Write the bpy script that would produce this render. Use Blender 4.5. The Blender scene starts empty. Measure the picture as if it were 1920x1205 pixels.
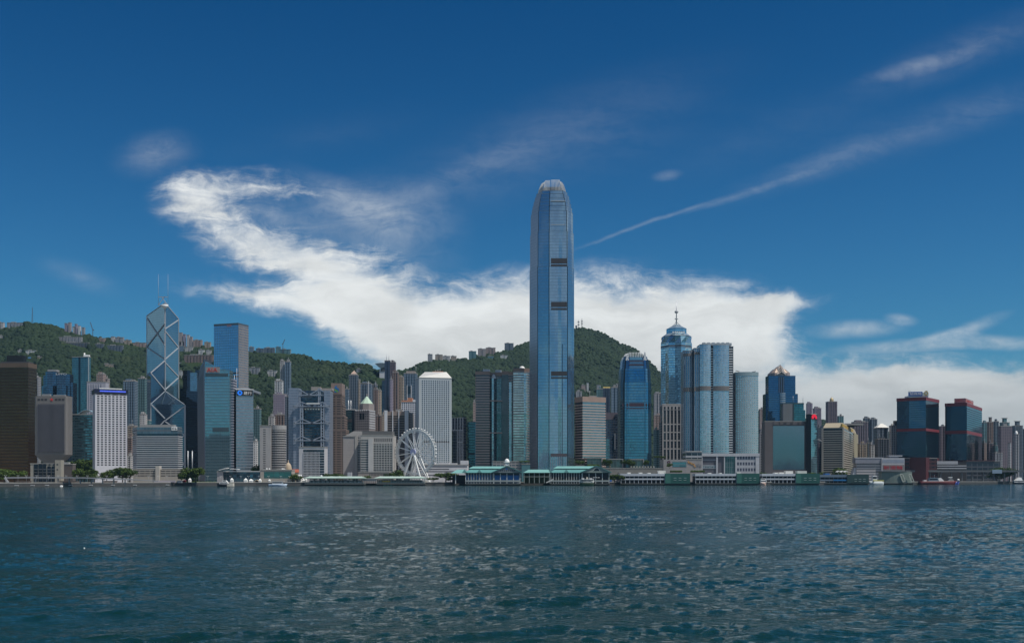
import bpy, math, random
import numpy as np
from mathutils import Vector
SC = bpy.context.scene
COL = SC.collection
RNG = random.Random(7)
R = math.radians

# ---------------------------------------------------------------- camera
HC = 7.0                                   # eye height above the water, metres
F, CX, HZ = 2000.0, 960.0, 898.5           # focal length and horizon of the photograph (1920 px wide)
cam = bpy.data.cameras.new('camera'); camo = bpy.data.objects.new('camera', cam); COL.objects.link(camo)
camo.location = (0, 0, HC); camo.rotation_euler = (R(90), 0, 0)
cam.sensor_width = 36.0; cam.lens = 37.5; cam.shift_y = (HZ - 602.5) / 1920.0
cam.clip_start = 0.5; cam.clip_end = 40000
SC.camera = camo

# ---------------------------------------------------------------- sun, exposure
SUN_EL, SUN_AZ = R(62), R(116)              # azimuth clockwise from +Y: from the right, a little behind the camera
sun = bpy.data.lights.new('sun', 'SUN'); suno = bpy.data.objects.new('sun', sun); COL.objects.link(suno)
sun.energy = 4.3; sun.angle = R(0.5); sun.color = (1.0, 0.95, 0.87)
sd = Vector((math.cos(SUN_EL)*math.sin(SUN_AZ), math.cos(SUN_EL)*math.cos(SUN_AZ), math.sin(SUN_EL)))
suno.rotation_euler = sd.to_track_quat('Z', 'Y').to_euler()
vs = SC.view_settings
SC.display_settings.display_device = 'sRGB'
vs.view_transform = 'Standard'; vs.look = 'None'; vs.exposure = 0.0; vs.gamma = 1.0; vs.use_curve_mapping = False
SC.cycles.max_bounces = 6; SC.cycles.glossy_bounces = 3; SC.cycles.diffuse_bounces = 2
SC.cycles.sample_clamp_indirect = 6.0; SC.cycles.sample_clamp_direct = 6.0
SC.cycles.use_denoising = True

# ---------------------------------------------------------------- world: sky with high cloud
W = bpy.data.worlds.new('World'); SC.world = W; W.use_nodes = True
nt = W.node_tree; nt.nodes.clear()
def nd(t, **kw):
    n = nt.nodes.new(t)
    for k, v in kw.items(): setattr(n, k, v)
    return n
def lk(a, b): nt.links.new(a, b)
def val(sock, v):
    if hasattr(v, 'is_linked') or hasattr(v, 'links'): lk(v, sock)
    else: sock.default_value = v
def M(op, a, b=None, c=None, clamp=False):
    n = nd('ShaderNodeMath', operation=op, use_clamp=clamp)
    val(n.inputs[0], a)
    if b is not None: val(n.inputs[1], b)
    if c is not None: val(n.inputs[2], c)
    return n.outputs[0]
def smooth(x, a, b):
    n = nd('ShaderNodeMapRange', interpolation_type='SMOOTHSTEP')
    val(n.inputs[0], x); n.inputs[1].default_value = a; n.inputs[2].default_value = b
    return n.outputs[0]
def mixc(f, a, b):
    n = nd('ShaderNodeMix', data_type='RGBA'); val(n.inputs[0], f); val(n.inputs[6], a); val(n.inputs[7], b)
    return n.outputs[2]
sky = nd('ShaderNodeTexSky', sky_type='NISHITA'); sky.sun_disc = False
sky.sun_elevation = SUN_EL; sky.sun_rotation = SUN_AZ
sky.altitude = 0; sky.air_density = 1.0; sky.dust_density = 0.35; sky.ozone_density = 2.5
hs = nd('ShaderNodeHueSaturation'); hs.inputs['Saturation'].default_value = 1.25; hs.inputs['Value'].default_value = 0.58
lk(sky.outputs[0], hs.inputs['Color'])
tint = nd('ShaderNodeVectorMath', operation='MULTIPLY'); lk(hs.outputs[0], tint.inputs[0]); TINT = tint
tc = nd('ShaderNodeTexCoord'); sep = nd('ShaderNodeSeparateXYZ'); lk(tc.outputs['Generated'], sep.inputs[0])
dx, dy, dz = sep.outputs
dyp = M('MAXIMUM', dy, 0.02)
# direction on the tangent plane of the southern sky, in hundredths of a focal length / 20
HT = M('DIVIDE', dz, M('MAXIMUM', M('SQRT', M('ADD', M('MULTIPLY', dx, dx), M('MULTIPLY', dy, dy))), 0.02))
VT = M('MULTIPLY_ADD', HT, -20.0, 8.985)
U = M('MULTIPLY_ADD', M('DIVIDE', dx, dyp), 20.0, 9.6)
V = M('MULTIPLY_ADD', M('DIVIDE', dz, dyp), -20.0, 8.985)
uv0 = nd('ShaderNodeCombineXYZ'); lk(U, uv0.inputs[0]); lk(V, uv0.inputs[1])
def noise(vec, scale, detail=6, rough=0.6, dist=0.0, loc=(0, 0, 0), scl=(1, 1, 1), rot=0):
    mp = nd('ShaderNodeMapping'); lk(vec, mp.inputs[0]); mp.inputs[1].default_value = loc; mp.inputs[2].default_value = (0, 0, rot); mp.inputs[3].default_value = scl
    n = nd('ShaderNodeTexNoise'); lk(mp.outputs[0], n.inputs['Vector']); n.inputs['Scale'].default_value = scale
    n.inputs['Detail'].default_value = detail; n.inputs['Roughness'].default_value = rough; n.inputs['Distortion'].default_value = dist
    return n
# domain warp
w1 = noise(uv0.outputs[0], 0.55, 3); w2 = noise(uv0.outputs[0], 2.6, 5, 0.65)
def vm(op, a, b=None, s=None):
    n = nd('ShaderNodeVectorMath', operation=op); val(n.inputs[0], a)
    if b is not None: val(n.inputs[1], b)
    if s is not None: n.inputs['Scale'].default_value = s
    return n.outputs[0]
wa = vm('SCALE', vm('SUBTRACT', w1.outputs['Color'], (0.5, 0.5, 0.5)), s=0.55)
wb = vm('SCALE', vm('SUBTRACT', w2.outputs['Color'], (0.5, 0.5, 0.5)), s=0.13)
uvw = vm('ADD', uv0.outputs[0], vm('ADD', wa, wb))
uvt = vm('ADD', uv0.outputs[0], vm('ADD', vm('SCALE', wa, s=0.3), vm('SCALE', wb, s=0.25)))
def blob(cx, cy, rx, ry, rot=0, amp=1.0, src=None):
    mp = nd('ShaderNodeMapping', vector_type='TEXTURE'); lk(src or uvw, mp.inputs[0])
    mp.inputs[1].default_value = (cx/100, cy/100, 0); mp.inputs[2].default_value = (0, 0, R(rot)); mp.inputs[3].default_value = (rx/100, ry/100, 1)
    fl = nd('ShaderNodeVectorMath', operation='MULTIPLY'); lk(mp.outputs[0], fl.inputs[0]); fl.inputs[1].default_value = (1, 1, 0)
    g = nd('ShaderNodeTexGradient', gradient_type='SPHERICAL'); lk(fl.outputs[0], g.inputs[0])
    return M('MULTIPLY', g.outputs['Fac'], amp)
def total(bl, src=None):
    s = None
    for b in bl:
        o = blob(*b, src=src); s = o if s is None else M('ADD', s, o)
    return s
dense = total([(520, 564, 280, 42, 8, 1.8), (640, 590, 260, 62, 10, 1.8), (880, 618, 330, 138, 2, 3.0), (1150, 608, 360, 140, 4, 3.2), (1350, 590, 200, 95, 8, 2.2),
               (1440, 582, 130, 42, -12, 1.7), (1500, 566, 95, 22, -5, 1.5), (1400, 650, 160, 90, 0, 1.8), (1010, 700, 370, 140, 0, 3.0), (780, 665, 150, 70, 18, 1.8), (1500, 770, 480, 140, 2, 2.8), (1840, 750, 400, 120, 2, 2.0), (1700, 800, 600, 120, 0, 1.5), (1760, 705, 360, 55, 3, 1.3),
               (600, 495, 170, 75, 32, 2.0), (690, 545, 180, 90, 20, 1.6), (700, 465, 130, 55, 10, 1.1), (340, 375, 80, 90, 35, .75), (415, 440, 180, 85, 36, 1.35), (500, 480, 160, 60, 25, .9), (400, 360, 150, 60, -8, 1.3), (550, 350, 210, 46, 8, 1.25), (690, 390, 130, 50, 35, .7), (470, 425, 180, 95, 25, .85)])
thin = total([(290, 290, 105, 58, -10, 1.0), (650, 375, 160, 45, 24, 1.0), (500, 400, 160, 70, 20, 1.1), (1180, 432, 190, 6, -20, .85), (1370, 370, 220, 10, -17, .6), (1520, 318, 260, 34, -19, .5), (1700, 255, 300, 60, -20, 0.42), (1880, 195, 220, 60, -16, .35), (1830, 85, 280, 60, -20, .6), (1720, 125, 140, 20, -15, .6),
              (1000, 280, 520, 120, -22, 0.6), (830, 340, 220, 30, -24, .3), (1250, 330, 34, 14, -8, .75), (1600, 617, 120, 22, -2, 1.9), (1690, 599, 40, 14, 10, 1.6), (1770, 632, 70, 18, -10, 1.8), (1830, 612, 90, 18, -22, 1.6),
              (1860, 641, 140, 20, 2, 2.2), (1700, 650, 190, 18, -3, 2.0), (150, 520, 110, 35, 20, 0.7), (720, 440, 200, 130, 20, 1.0), (1450, 250, 420, 90, -18, .3), (620, 250, 300, 60, -10, .25)], uvt)
fib = noise(uvw, 1.25, 9, 0.7, 0.8, scl=(0.55, 2.3, 1), rot=R(-24))
fin = noise(uvw, 3.2, 7, 0.62, 0.3, loc=(3, 1, 0))
edge = M('ADD', M('MULTIPLY', M('SUBTRACT', fib.outputs['Fac'], 0.5), 1.5), M('MULTIPLY', M('SUBTRACT', fin.outputs['Fac'], 0.5), 0.7))
core = smooth(dense, 1.1, 3.0)
thinout = M('MULTIPLY_ADD', core, -1.0, 1.0)
wisp = smooth(M('ADD', M('MULTIPLY', fib.outputs['Fac'], 0.75), M('MULTIPLY', fin.outputs['Fac'], 0.35)), 0.36, 0.72)
md = smooth(M('ADD', dense, M('MULTIPLY', edge, M('MULTIPLY', smooth(dense, 0.0, 0.8), 0.7))), 0.0, 2.3)
md = M('MULTIPLY', md, M('MULTIPLY_ADD', M('MULTIPLY', thinout, M('MULTIPLY_ADD', wisp, -1.0, 1.0)), -0.85, 1.0))
md = M('POWER', md, 1.6)
mt_ = M('MULTIPLY', M('MULTIPLY', smooth(thin, 0.0, 1.9), M('MULTIPLY_ADD', wisp, 0.75, 0.3)), 0.42)
front = M('MAXIMUM', M('MULTIPLY', md, 0.97), mt_)
# broken cumulus everywhere else (behind and beside the viewer)
inv = M('DIVIDE', 1.0, M('MAXIMUM', M('ADD', dz, 0.12), 0.05))
cp = nd('ShaderNodeCombineXYZ'); lk(M('MULTIPLY', dx, inv), cp.inputs[0]); lk(M('MULTIPLY', dy, inv), cp.inputs[1])
cn = noise(cp.outputs[0], 0.55, 4, 0.5, 0.3, loc=(2.3, 0.7, 0))
back = M('MULTIPLY', smooth(cn.outputs['Fac'], 0.42, 0.74), 0.75)
side = smooth(M('SUBTRACT', dy, M('MULTIPLY', M('ABSOLUTE', dx), 1.5)), -0.25, 0.1)
nm = nd('ShaderNodeMix', data_type='FLOAT'); lk(side, nm.inputs[0]); lk(back, nm.inputs[2]); lk(front, nm.inputs[3])
mask = nm.outputs[0]
# cloud brightness: soft grey modelling, duller towards the base
tm = mixc(smooth(VT, -2.5, 8.2), (0.0, 0.58, 0.90, 1), (0.38, 0.95, 1.22, 1)); lk(tm, TINT.inputs[1])
cb = noise(uvw, 0.9, 7, 0.58, 0.3, loc=(7, 3, 0), scl=(0.6, 1.7, 1))
shade = M('MULTIPLY_ADD', smooth(cb.outputs['Fac'], 0.25, 0.7), 0.24, 0.82)
low = smooth(VT, 5.9, 7.9)
shade = M('MULTIPLY', shade, M('MULTIPLY_ADD', low, -0.30, 1.0))
cc = nd('ShaderNodeVectorMath', operation='SCALE'); cc.inputs[0].default_value = (8.4, 8.6, 8.5); lk(shade, cc.inputs['Scale'])
skyc = mixc(mask, tint.outputs[0], cc.outputs[0])
bg = nd('ShaderNodeBackground'); lk(skyc, bg.inputs[0]); bg.inputs[1].default_value = 0.1
wo = nd('ShaderNodeOutputWorld'); lk(bg.outputs[0], wo.inputs[0])

# ---------------------------------------------------------------- coordinates: metres from what the photograph measures
def X(px, Y): return (px - CX) * Y / F
def Z(py, Y): return HC + (HZ - py) * Y / F
def m(px, Y): return px * Y / F
def interp(x, t):
    xs = [a for a, b in t]; ys = [b for a, b in t]
    return float(np.interp(x, xs, ys))
SHORE = [(-1500, 900), (0, 1060), (480, 1250), (960, 1340), (1200, 1380), (1440, 1415), (1680, 1560), (1920, 1780), (3400, 2900)]
def shore(px): return interp(px, SHORE)
G = 3.5                                    # street level above the water

# ---------------------------------------------------------------- mesh helpers
WL = {}                                    # world position of each object's origin
class MB:
    def __init__(s): s.v = []; s.f = []; s.uv = []; s.sm = []
    def face(s, pts, uvs=None, smooth=False):
        b = len(s.v); s.v += [tuple(p) for p in pts]; s.f.append(tuple(range(b, b+len(pts))))
        s.uv.append(uvs or [(p[0], p[2]) for p in pts]); s.sm.append(smooth)
    def prism(s, fp, z0, z1, top=True, bottom=False, fp1=None, smooth=False):
        fp1 = fp1 or fp; n = len(fp); u = 0.0
        for i in range(n):
            a, b = fp[i], fp[(i+1) % n]; a1, b1 = fp1[i], fp1[(i+1) % n]
            L = math.hypot(b[0]-a[0], b[1]-a[1])
            s.face([(a[0], a[1], z0), (b[0], b[1], z0), (b1[0], b1[1], z1), (a1[0], a1[1], z1)], [(u, z0), (u+L, z0), (u+L, z1), (u, z1)], smooth)
            u += L
        if top: s.face([(p[0], p[1], z1) for p in fp1], [(p[0], p[1]) for p in fp1])
        if bottom: s.face([(p[0], p[1], z0) for p in reversed(fp)], [(p[0], p[1]) for p in reversed(fp)])
        return s
    def box(s, x0, x1, y0, y1, z0, z1, bottom=True):
        return s.prism([(x0, y0), (x1, y0), (x1, y1), (x0, y1)], z0, z1, True, bottom)
    def tube(s, p, q, r, n=6, r2=None):
        p, q = Vector(p), Vector(q); d = (q-p)
        if d.length < 1e-6: return s
        d.normalize(); a = d.orthogonal().normalized(); b = d.cross(a); r2 = r if r2 is None else r2
        c0 = [p + (a*math.cos(2*math.pi*i/n) + b*math.sin(2*math.pi*i/n))*r for i in range(n)]
        c1 = [q + (a*math.cos(2*math.pi*i/n) + b*math.sin(2*math.pi*i/n))*r2 for i in range(n)]
        for i in range(n):
            j = (i+1) % n; s.face([c0[i], c0[j], c1[j], c1[i]], None, n > 5)
        s.face(list(reversed(c0))); s.face(c1)
        return s
    def bar(s, p, q, w, d, side=(0, -1, 0)):
        """rectangular member from p to q, w wide across, d deep along the side direction"""
        p, q = Vector(p), Vector(q); ax = (q-p).normalized(); sd_ = Vector(side); sd_ = (sd_ - ax*sd_.dot(ax)).normalized(); wd = ax.cross(sd_)
        c = [(-w/2, -d/2), (w/2, -d/2), (w/2, d/2), (-w/2, d/2)]
        c0 = [p + wd*a + sd_*b for a, b in c]; c1 = [q + wd*a + sd_*b for a, b in c]
        for i in range(4):
            j = (i+1) % 4; s.face([c0[i], c0[j], c1[j], c1[i]])
        s.face(list(reversed(c0))); s.face(c1)
        return s
    def lathe(s, cx, cy, prof, n=16, smooth=True):
        for (r0, z0), (r1, z1) in zip(prof, prof[1:]):
            for i in range(n):
                a, b = 2*math.pi*i/n, 2*math.pi*(i+1)/n
                pts = [(cx+r0*math.cos(a), cy+r0*math.sin(a), z0), (cx+r0*math.cos(b), cy+r0*math.sin(b), z0), (cx+r1*math.cos(b), cy+r1*math.sin(b), z1), (cx+r1*math.cos(a), cy+r1*math.sin(a), z1)]
                if r1 < 1e-6: pts = pts[:3]
                elif r0 < 1e-6: pts = [pts[0], pts[2], pts[3]]
                s.face(pts, [(p[0], p[2]) for p in pts], smooth)
        return s
    def build(s, name, mat, parent=None, kind=None):
        off = WL.get(parent, Vector((0, 0, 0)))
        me = bpy.data.meshes.new(name)
        v = np.array(s.v, dtype=np.float64).reshape(-1, 3) - np.array(off)
        # weld: shared corners become shared vertices
        key = np.round(v, 3); uq, idx, invv = np.unique(key, axis=0, return_index=True, return_inverse=True); invv = invv.reshape(-1)
        faces = []; uvs = []; sm = []
        for f, uvf, q in zip(s.f, s.uv, s.sm):
            g = [int(invv[i]) for i in f]
            if len(set(g)) != len(g):
                o = []; ou = []
                for gi, ui in zip(g, uvf):
                    if gi not in o: o.append(gi); ou.append(ui)
                if len(o) < 3: continue
                g, uvf = o, ou
            faces.append(g); uvs.append(uvf); sm.append(q)
        me.from_pydata([tuple(p) for p in v[idx]], [], faces)
        ul = me.uv_layers.new(name='UVMap')
        flat = np.array([c for u in uvs for c in u], dtype=np.float32).reshape(-1)
        ul.data.foreach_set('uv', flat)
        me.polygons.foreach_set('use_smooth', sm)
        me.materials.append(mat)
        return link(name, me, parent, kind)
def link(name, me, parent=None, kind=None):
    o = bpy.data.objects.new(name, me); COL.objects.link(o)
    if parent is not None: o.parent = parent; WL[o] = WL[parent].copy()
    else: WL[o] = Vector((0, 0, 0))
    if kind: o['kind'] = kind
    return o
def thing(name, label, cat, loc, group=None):
    o = bpy.data.objects.new(name, None); COL.objects.link(o); o.location = loc; WL[o] = Vector(loc)
    o.empty_display_size = 1; o['label'] = label; o['category'] = cat
    if group: o['group'] = group
    return o
def tag(o, label, cat, group=None):
    o['label'] = label; o['category'] = cat
    if group: o['group'] = group
    return o
KIDS = {}
def clone(o, d=(0, 0, 0)):
    c = o.copy(); COL.objects.link(c); c.location = Vector(o.location) + Vector(d); WL[c] = WL[o].copy()
    return c
def clone_thing(root, loc, label=None, rotz=None, scale=None, group=None):
    r = root.copy(); COL.objects.link(r); r.location = loc; WL[r] = Vector(loc)
    if rotz is not None: r.rotation_euler = (0, 0, rotz)
    if scale is not None: r.scale = scale if hasattr(scale, '__len__') else (scale,)*3
    if label: r['label'] = label
    if group: r['group'] = group
    for ch in kids(root):
        c = ch.copy(); COL.objects.link(c); c.parent = r
        for g in kids(ch):
            e = g.copy(); COL.objects.link(e); e.parent = c
    return r
def kids(o):
    if o.name not in KIDS: KIDS[o.name] = list(o.children)
    return KIDS[o.name]
def centroid(fp): return (sum(p[0] for p in fp)/len(fp), sum(p[1] for p in fp)/len(fp))
def offset(fp, d):
    """outward offset of a counter-clockwise polygon"""
    n = len(fp); out = []
    for i in range(n):
        p0, p1, p2 = fp[i-1], fp[i], fp[(i+1) % n]
        a = Vector((p1[0]-p0[0], p1[1]-p0[1])).normalized(); b = Vector((p2[0]-p1[0], p2[1]-p1[1])).normalized()
        na, nb = Vector((a.y, -a.x)), Vector((b.y, -b.x)); k = max(1+na.dot(nb), 0.25); q = (na+nb)*(d/k)
        out.append((p1[0]+q.x, p1[1]+q.y))
    return out
def scaled(fp, sx, sy=None, c=None):
    c = c or centroid(fp); sy = sx if sy is None else sy
    return [(c[0]+(p[0]-c[0])*sx, c[1]+(p[1]-c[1])*sy) for p in fp]
def shallow(pl, pr, Y, d):
    e = max(CX-pr, pl-CX, 1.0); return min(d, max(5.0, 6.0*Y/e))
def front(pl, pr, Y, d):
    d = shallow(pl, pr, Y, d)
    return [(X(pl, Y), Y), (X(pr, Y), Y), (X(pr, Y), Y+d), (X(pl, Y), Y+d)]
def quad(pl, pm, pr, Y, th):
    """rectangle with its near corner at pm, left corner seen at pl and right corner at pr; th = turn of the left face away from us"""
    c, s_ = math.cos(R(th)), math.sin(R(th)); px = X(pm, Y)
    k = (pl-CX)/F; t = (px-k*Y)/(c+k*s_)
    k = (pr-CX)/F; u = (k*Y-px)/max(s_-k*c, 0.05)
    P = (px, Y); L = (px-t*c, Y+t*s_); Q = (px+u*s_, Y+u*c)
    return [L, P, Q, (L[0]+Q[0]-P[0], L[1]+Q[1]-P[1])]
def notched(pl, pr, Y, d, n, dep=3.0, frac=0.6):
    """slab whose front steps in and out, as housing towers do"""
    d = shallow(pl, pr, Y, d); x0, x1 = X(pl, Y), X(pr, Y); w = (x1-x0)/n; fp = []
    for i in range(n):
        a = x0+i*w; g = w*(1-frac)/2
        fp += [(a if i == 0 else a+g, Y), (a+w if i == n-1 else a+w-g, Y)]
        if i < n-1: fp += [(a+w-g, Y+dep), (a+w+g, Y+dep)]
    return fp + [(x1, Y+d), (x0, Y+d)]
def curved(pl, pr, Y, d, bulge, n=8):
    d = shallow(pl, pr, Y, d); x0, x1 = X(pl, Y), X(pr, Y); fp = []
    for i in range(n+1):
        t = i/n; fp.append((x0+(x1-x0)*t, Y + bulge*(2*t-1)**2))
    return fp + [(x1, Y+d+bulge), (x0, Y+d+bulge)]
def edge_pt(p, q, s, d):
    L = math.hypot(q[0]-p[0], q[1]-p[1]); a = ((q[0]-p[0])/L, (q[1]-p[1])/L)
    return (p[0]+a[0]*s+a[1]*d, p[1]+a[1]*s-a[0]*d)
def edge_box(mb, p, q, s0, s1, d0, d1, z0, z1):
    """box on the wall p-q from s0 to s1 along it, from d0 to d1 outwards"""
    mb.prism([edge_pt(p, q, s0, d1), edge_pt(p, q, s1, d1), edge_pt(p, q, s1, d0), edge_pt(p, q, s0, d0)], z0, z1, True, True)
    return mb
def elen(p, q): return math.hypot(q[0]-p[0], q[1]-p[1])

# ---------------------------------------------------------------- materials
def newmat(name):
    mt = bpy.data.materials.new(name); mt.use_nodes = True; mt.node_tree.nodes.clear(); return mt
def simple(name, col, rough=0.75, metal=0.0, var=0.18, scale=0.12, spec=0.4, emit=None):
    global nt
    mt = newmat(name); nt = mt.node_tree
    b = nd('ShaderNodeBsdfPrincipled'); o = nd('ShaderNodeOutputMaterial'); lk(b.outputs[0], o.inputs[0])
    geo = nd('ShaderNodeNewGeometry')
    n = noise(geo.outputs['Position'], scale, 5, 0.6)
    n2 = noise(geo.outputs['Position'], scale*0.4, 4, 0.6, scl=(3, 3, 0.35))
    k = M('MULTIPLY_ADD', M('ADD', n.outputs['Fac'], M('MULTIPLY', n2.outputs['Fac'], 0.8)), var*1.6, 1-var*1.44)
    v = nd('ShaderNodeVectorMath', operation='SCALE'); v.inputs[0].default_value = col; lk(k, v.inputs['Scale'])
    lk(v.outputs[0], b.inputs['Base Color']); b.inputs['Roughness'].default_value = rough; b.inputs['Metallic'].default_value = metal
    b.inputs['Specular IOR Level'].default_value = spec
    if emit: b.inputs['Emission Color'].default_value = (*col, 1); b.inputs['Emission Strength'].default_value = emit
    return mt
def facade(name, wall, glass, fh=3.6, bw=3.0, wf=0.6, hf=0.55, gm=0.75, gr=0.08, wm=0.0, wr=0.7, tilt=0.02, var=0.35, warp=0.006, wvar=0.2, col=0.0):
    """wall with a grid of panes: u along the wall and v up it in metres"""
    global nt
    mt = newmat(name); nt = mt.node_tree
    b = nd('ShaderNodeBsdfPrincipled'); o = nd('ShaderNodeOutputMaterial'); lk(b.outputs[0], o.inputs[0])
    t = nd('ShaderNodeUVMap'); sp = nd('ShaderNodeSeparateXYZ'); lk(t.outputs[0], sp.inputs[0])
    u = M('DIVIDE', sp.outputs[0], bw); v = M('DIVIDE', sp.outputs[1], fh)
    fu = M('ABSOLUTE', M('SUBTRACT', M('FRACT', u), 0.5)); fv = M('ABSOLUTE', M('SUBTRACT', M('FRACT', v), 0.5))
    mk = M('MULTIPLY', M('LESS_THAN', fu, wf/2), M('LESS_THAN', fv, hf/2))
    cell = nd('ShaderNodeCombineXYZ'); lk(M('FLOOR', u), cell.inputs[0]); lk(M('FLOOR', v), cell.inputs[1])
    wn = nd('ShaderNodeTexWhiteNoise', noise_dimensions='2D'); lk(cell.outputs[0], wn.inputs['Vector'])
    geo = nd('ShaderNodeNewGeometry')
    n = noise(geo.outputs['Position'], 0.05, 5, 0.6); n2 = noise(geo.outputs['Position'], 0.05, 4, 0.6, scl=(3, 3, 0.25))
    kw = M('MULTIPLY_ADD', M('ADD', n.outputs['Fac'], n2.outputs['Fac']), wvar, 1-wvar)
    wc = nd('ShaderNodeVectorMath', operation='SCALE'); wc.inputs[0].default_value = wall; lk(kw, wc.inputs['Scale'])
    kg = M('MULTIPLY_ADD', wn.outputs['Value'], var, 1-var/2)
    gc = nd('ShaderNodeVectorMath', operation='SCALE'); gc.inputs[0].default_value = glass; lk(kg, gc.inputs['Scale'])
    lk(mixc(mk, wc.outputs[0], gc.outputs[0]), b.inputs['Base Color'])
    lk(M('MULTIPLY_ADD', mk, gm-wm, wm), b.inputs['Metallic']); lk(M('MULTIPLY_ADD', mk, gr-wr, wr), b.inputs['Roughness'])
    # every pane sits a little out of true, and the whole wall ripples slightly
    ln = noise(geo.outputs['Position'], 0.035, 3, 0.5)
    j = vm('ADD', vm('SCALE', vm('SUBTRACT', wn.outputs['Color'], (0.5, 0.5, 0.5)), s=tilt), vm('SCALE', vm('SUBTRACT', ln.outputs['Color'], (0.5, 0.5, 0.5)), s=warp*6))
    if col:
        cu_ = nd('ShaderNodeCombineXYZ'); lk(M('FLOOR', M('DIVIDE', sp.outputs[0], bw*3)), cu_.inputs[0]); w2_ = nd('ShaderNodeTexWhiteNoise', noise_dimensions='2D'); lk(cu_.outputs[0], w2_.inputs['Vector'])
        j = vm('ADD', j, vm('SCALE', vm('SUBTRACT', w2_.outputs['Color'], (0.5, 0.5, 0.5)), s=col))
    sc_ = nd('ShaderNodeVectorMath', operation='SCALE'); lk(j, sc_.inputs[0]); lk(mk, sc_.inputs['Scale'])
    lk(vm('NORMALIZE', vm('ADD', geo.outputs['Normal'], sc_.outputs[0])), b.inputs['Normal'])
    return mt
MT = {}
def S(key, *a, **k):
    if key not in MT: MT[key] = simple(key, *a, **k)
    return MT[key]
def FA(key, *a, **k):
    if key not in MT: MT[key] = facade(key, *a, **k)
    return MT[key]
# ---------------------------------------------------------------- water
def vnoise(seed, n=512):
    r = np.random.RandomState(seed); return r.rand(n, n)
def lattice(x, y, tab):
    n = tab.shape[0]; xi = np.floor(x).astype(int); yi = np.floor(y).astype(int); fx = x-xi; fy = y-yi
    fx = fx*fx*(3-2*fx); fy = fy*fy*(3-2*fy)
    a = tab[xi % n, yi % n]; b = tab[(xi+1) % n, yi % n]; c = tab[xi % n, (yi+1) % n]; d = tab[(xi+1) % n, (yi+1) % n]
    return (a*(1-fx)+b*fx)*(1-fy)+(c*(1-fx)+d*fx)*fy
def fbm(x, y, seed, octv=4, gain=0.5, ridged=False):
    s = 0; amp = 1; tot = 0
    for i in range(octv):
        q = lattice(x*2**i+17*i, y*2**i+31*i, vnoise(seed+i)); q = 1-np.abs(2*q-1) if ridged else q
        s = s+amp*q; tot += amp; amp *= gain
    return s/tot
def grid_mesh(name, P, mat, parent=None, kind=None, smooth=True):
    nr, nc, _ = P.shape; me = bpy.data.meshes.new(name)
    idx = np.arange(nr*nc).reshape(nr, nc)
    q = np.stack([idx[:-1, :-1], idx[:-1, 1:], idx[1:, 1:], idx[1:, :-1]], -1).reshape(-1, 4)
    me.vertices.add(nr*nc); me.vertices.foreach_set('co', P.reshape(-1).astype(np.float32))
    me.loops.add(q.size); me.loops.foreach_set('vertex_index', q.reshape(-1).astype(np.int32))
    me.polygons.add(len(q)); me.polygons.foreach_set('loop_start', (np.arange(len(q))*4).astype(np.int32))
    me.polygons.foreach_set('use_smooth', np.full(len(q), smooth))
    me.update(calc_edges=True); me.validate(); me.materials.append(mat)
    return link(name, me, parent, kind)
wm_ = newmat('harbour_water'); nt = wm_.node_tree
b_ = nd('ShaderNodeBsdfPrincipled'); o_ = nd('ShaderNodeOutputMaterial'); lk(b_.outputs[0], o_.inputs[0])
geo = nd('ShaderNodeNewGeometry')
big = noise(geo.outputs['Position'], 0.012, 4, 0.55, 0.4, scl=(1, 1, 1))
lk(mixc(big.outputs['Fac'], (0.002, 0.020, 0.017, 1), (0.004, 0.029, 0.023, 1)), b_.inputs['Base Color'])
b_.inputs['Roughness'].default_value = 0.07; b_.inputs['IOR'].default_value = 1.333
r1 = noise(geo.outputs['Position'], 1.5, 6, 0.62, 0.4, scl=(1, 0.75, 1)); r2 = noise(geo.outputs['Position'], 0.33, 5, 0.6, 0.6, scl=(0.85, 1, 1))
r0 = noise(geo.outputs['Position'], 4.5, 4, 0.6, 0.3, scl=(1, 0.8, 1))
r3 = noise(geo.outputs['Position'], 0.11, 5, 0.62, 0.4, scl=(0.8, 1.2, 1))
hgt = M('ADD', M('ADD', M('MULTIPLY', r0.outputs['Fac'], 0.05), M('MULTIPLY', r1.outputs["Fac"], 0.4)), M('ADD', M('MULTIPLY', r2.outputs['Fac'], 0.62), M('MULTIPLY', r3.outputs['Fac'], 0.9)))
patch = noise(geo.outputs['Position'], 0.03, 5, 0.62, 0.6, scl=(0.8, 0.55, 1))
bp = nd('ShaderNodeBump'); lk(hgt, bp.inputs['Height']); bp.inputs['Distance'].default_value = 1.0; lk(M('MULTIPLY_ADD', smooth(patch.outputs['Fac'], 0.32, 0.68), 1.0, 0.35), bp.inputs['Strength'])
lk(bp.outputs[0], b_.inputs['Normal'])
pys = np.concatenate([np.arange(1290, 1000, -0.75), np.arange(1000, 920, -0.32), np.arange(920, 900.4, -0.3)])
Ys = HC*F/(pys-HZ)
back_rows = np.array([-900., -400, -100, 0, 15, 28])
Yall = np.concatenate([back_rows, Ys]); cols = np.concatenate([np.arange(-1800, -60, 30), np.arange(-60, 1980, 2.2), np.arange(1980, 3700, 30)])
Wd = np.maximum(Yall, 34.0)
Xg = (cols[None, :]-CX)/F*Wd[:, None]; Yg = np.repeat(Yall[:, None], len(cols), 1)
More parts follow.
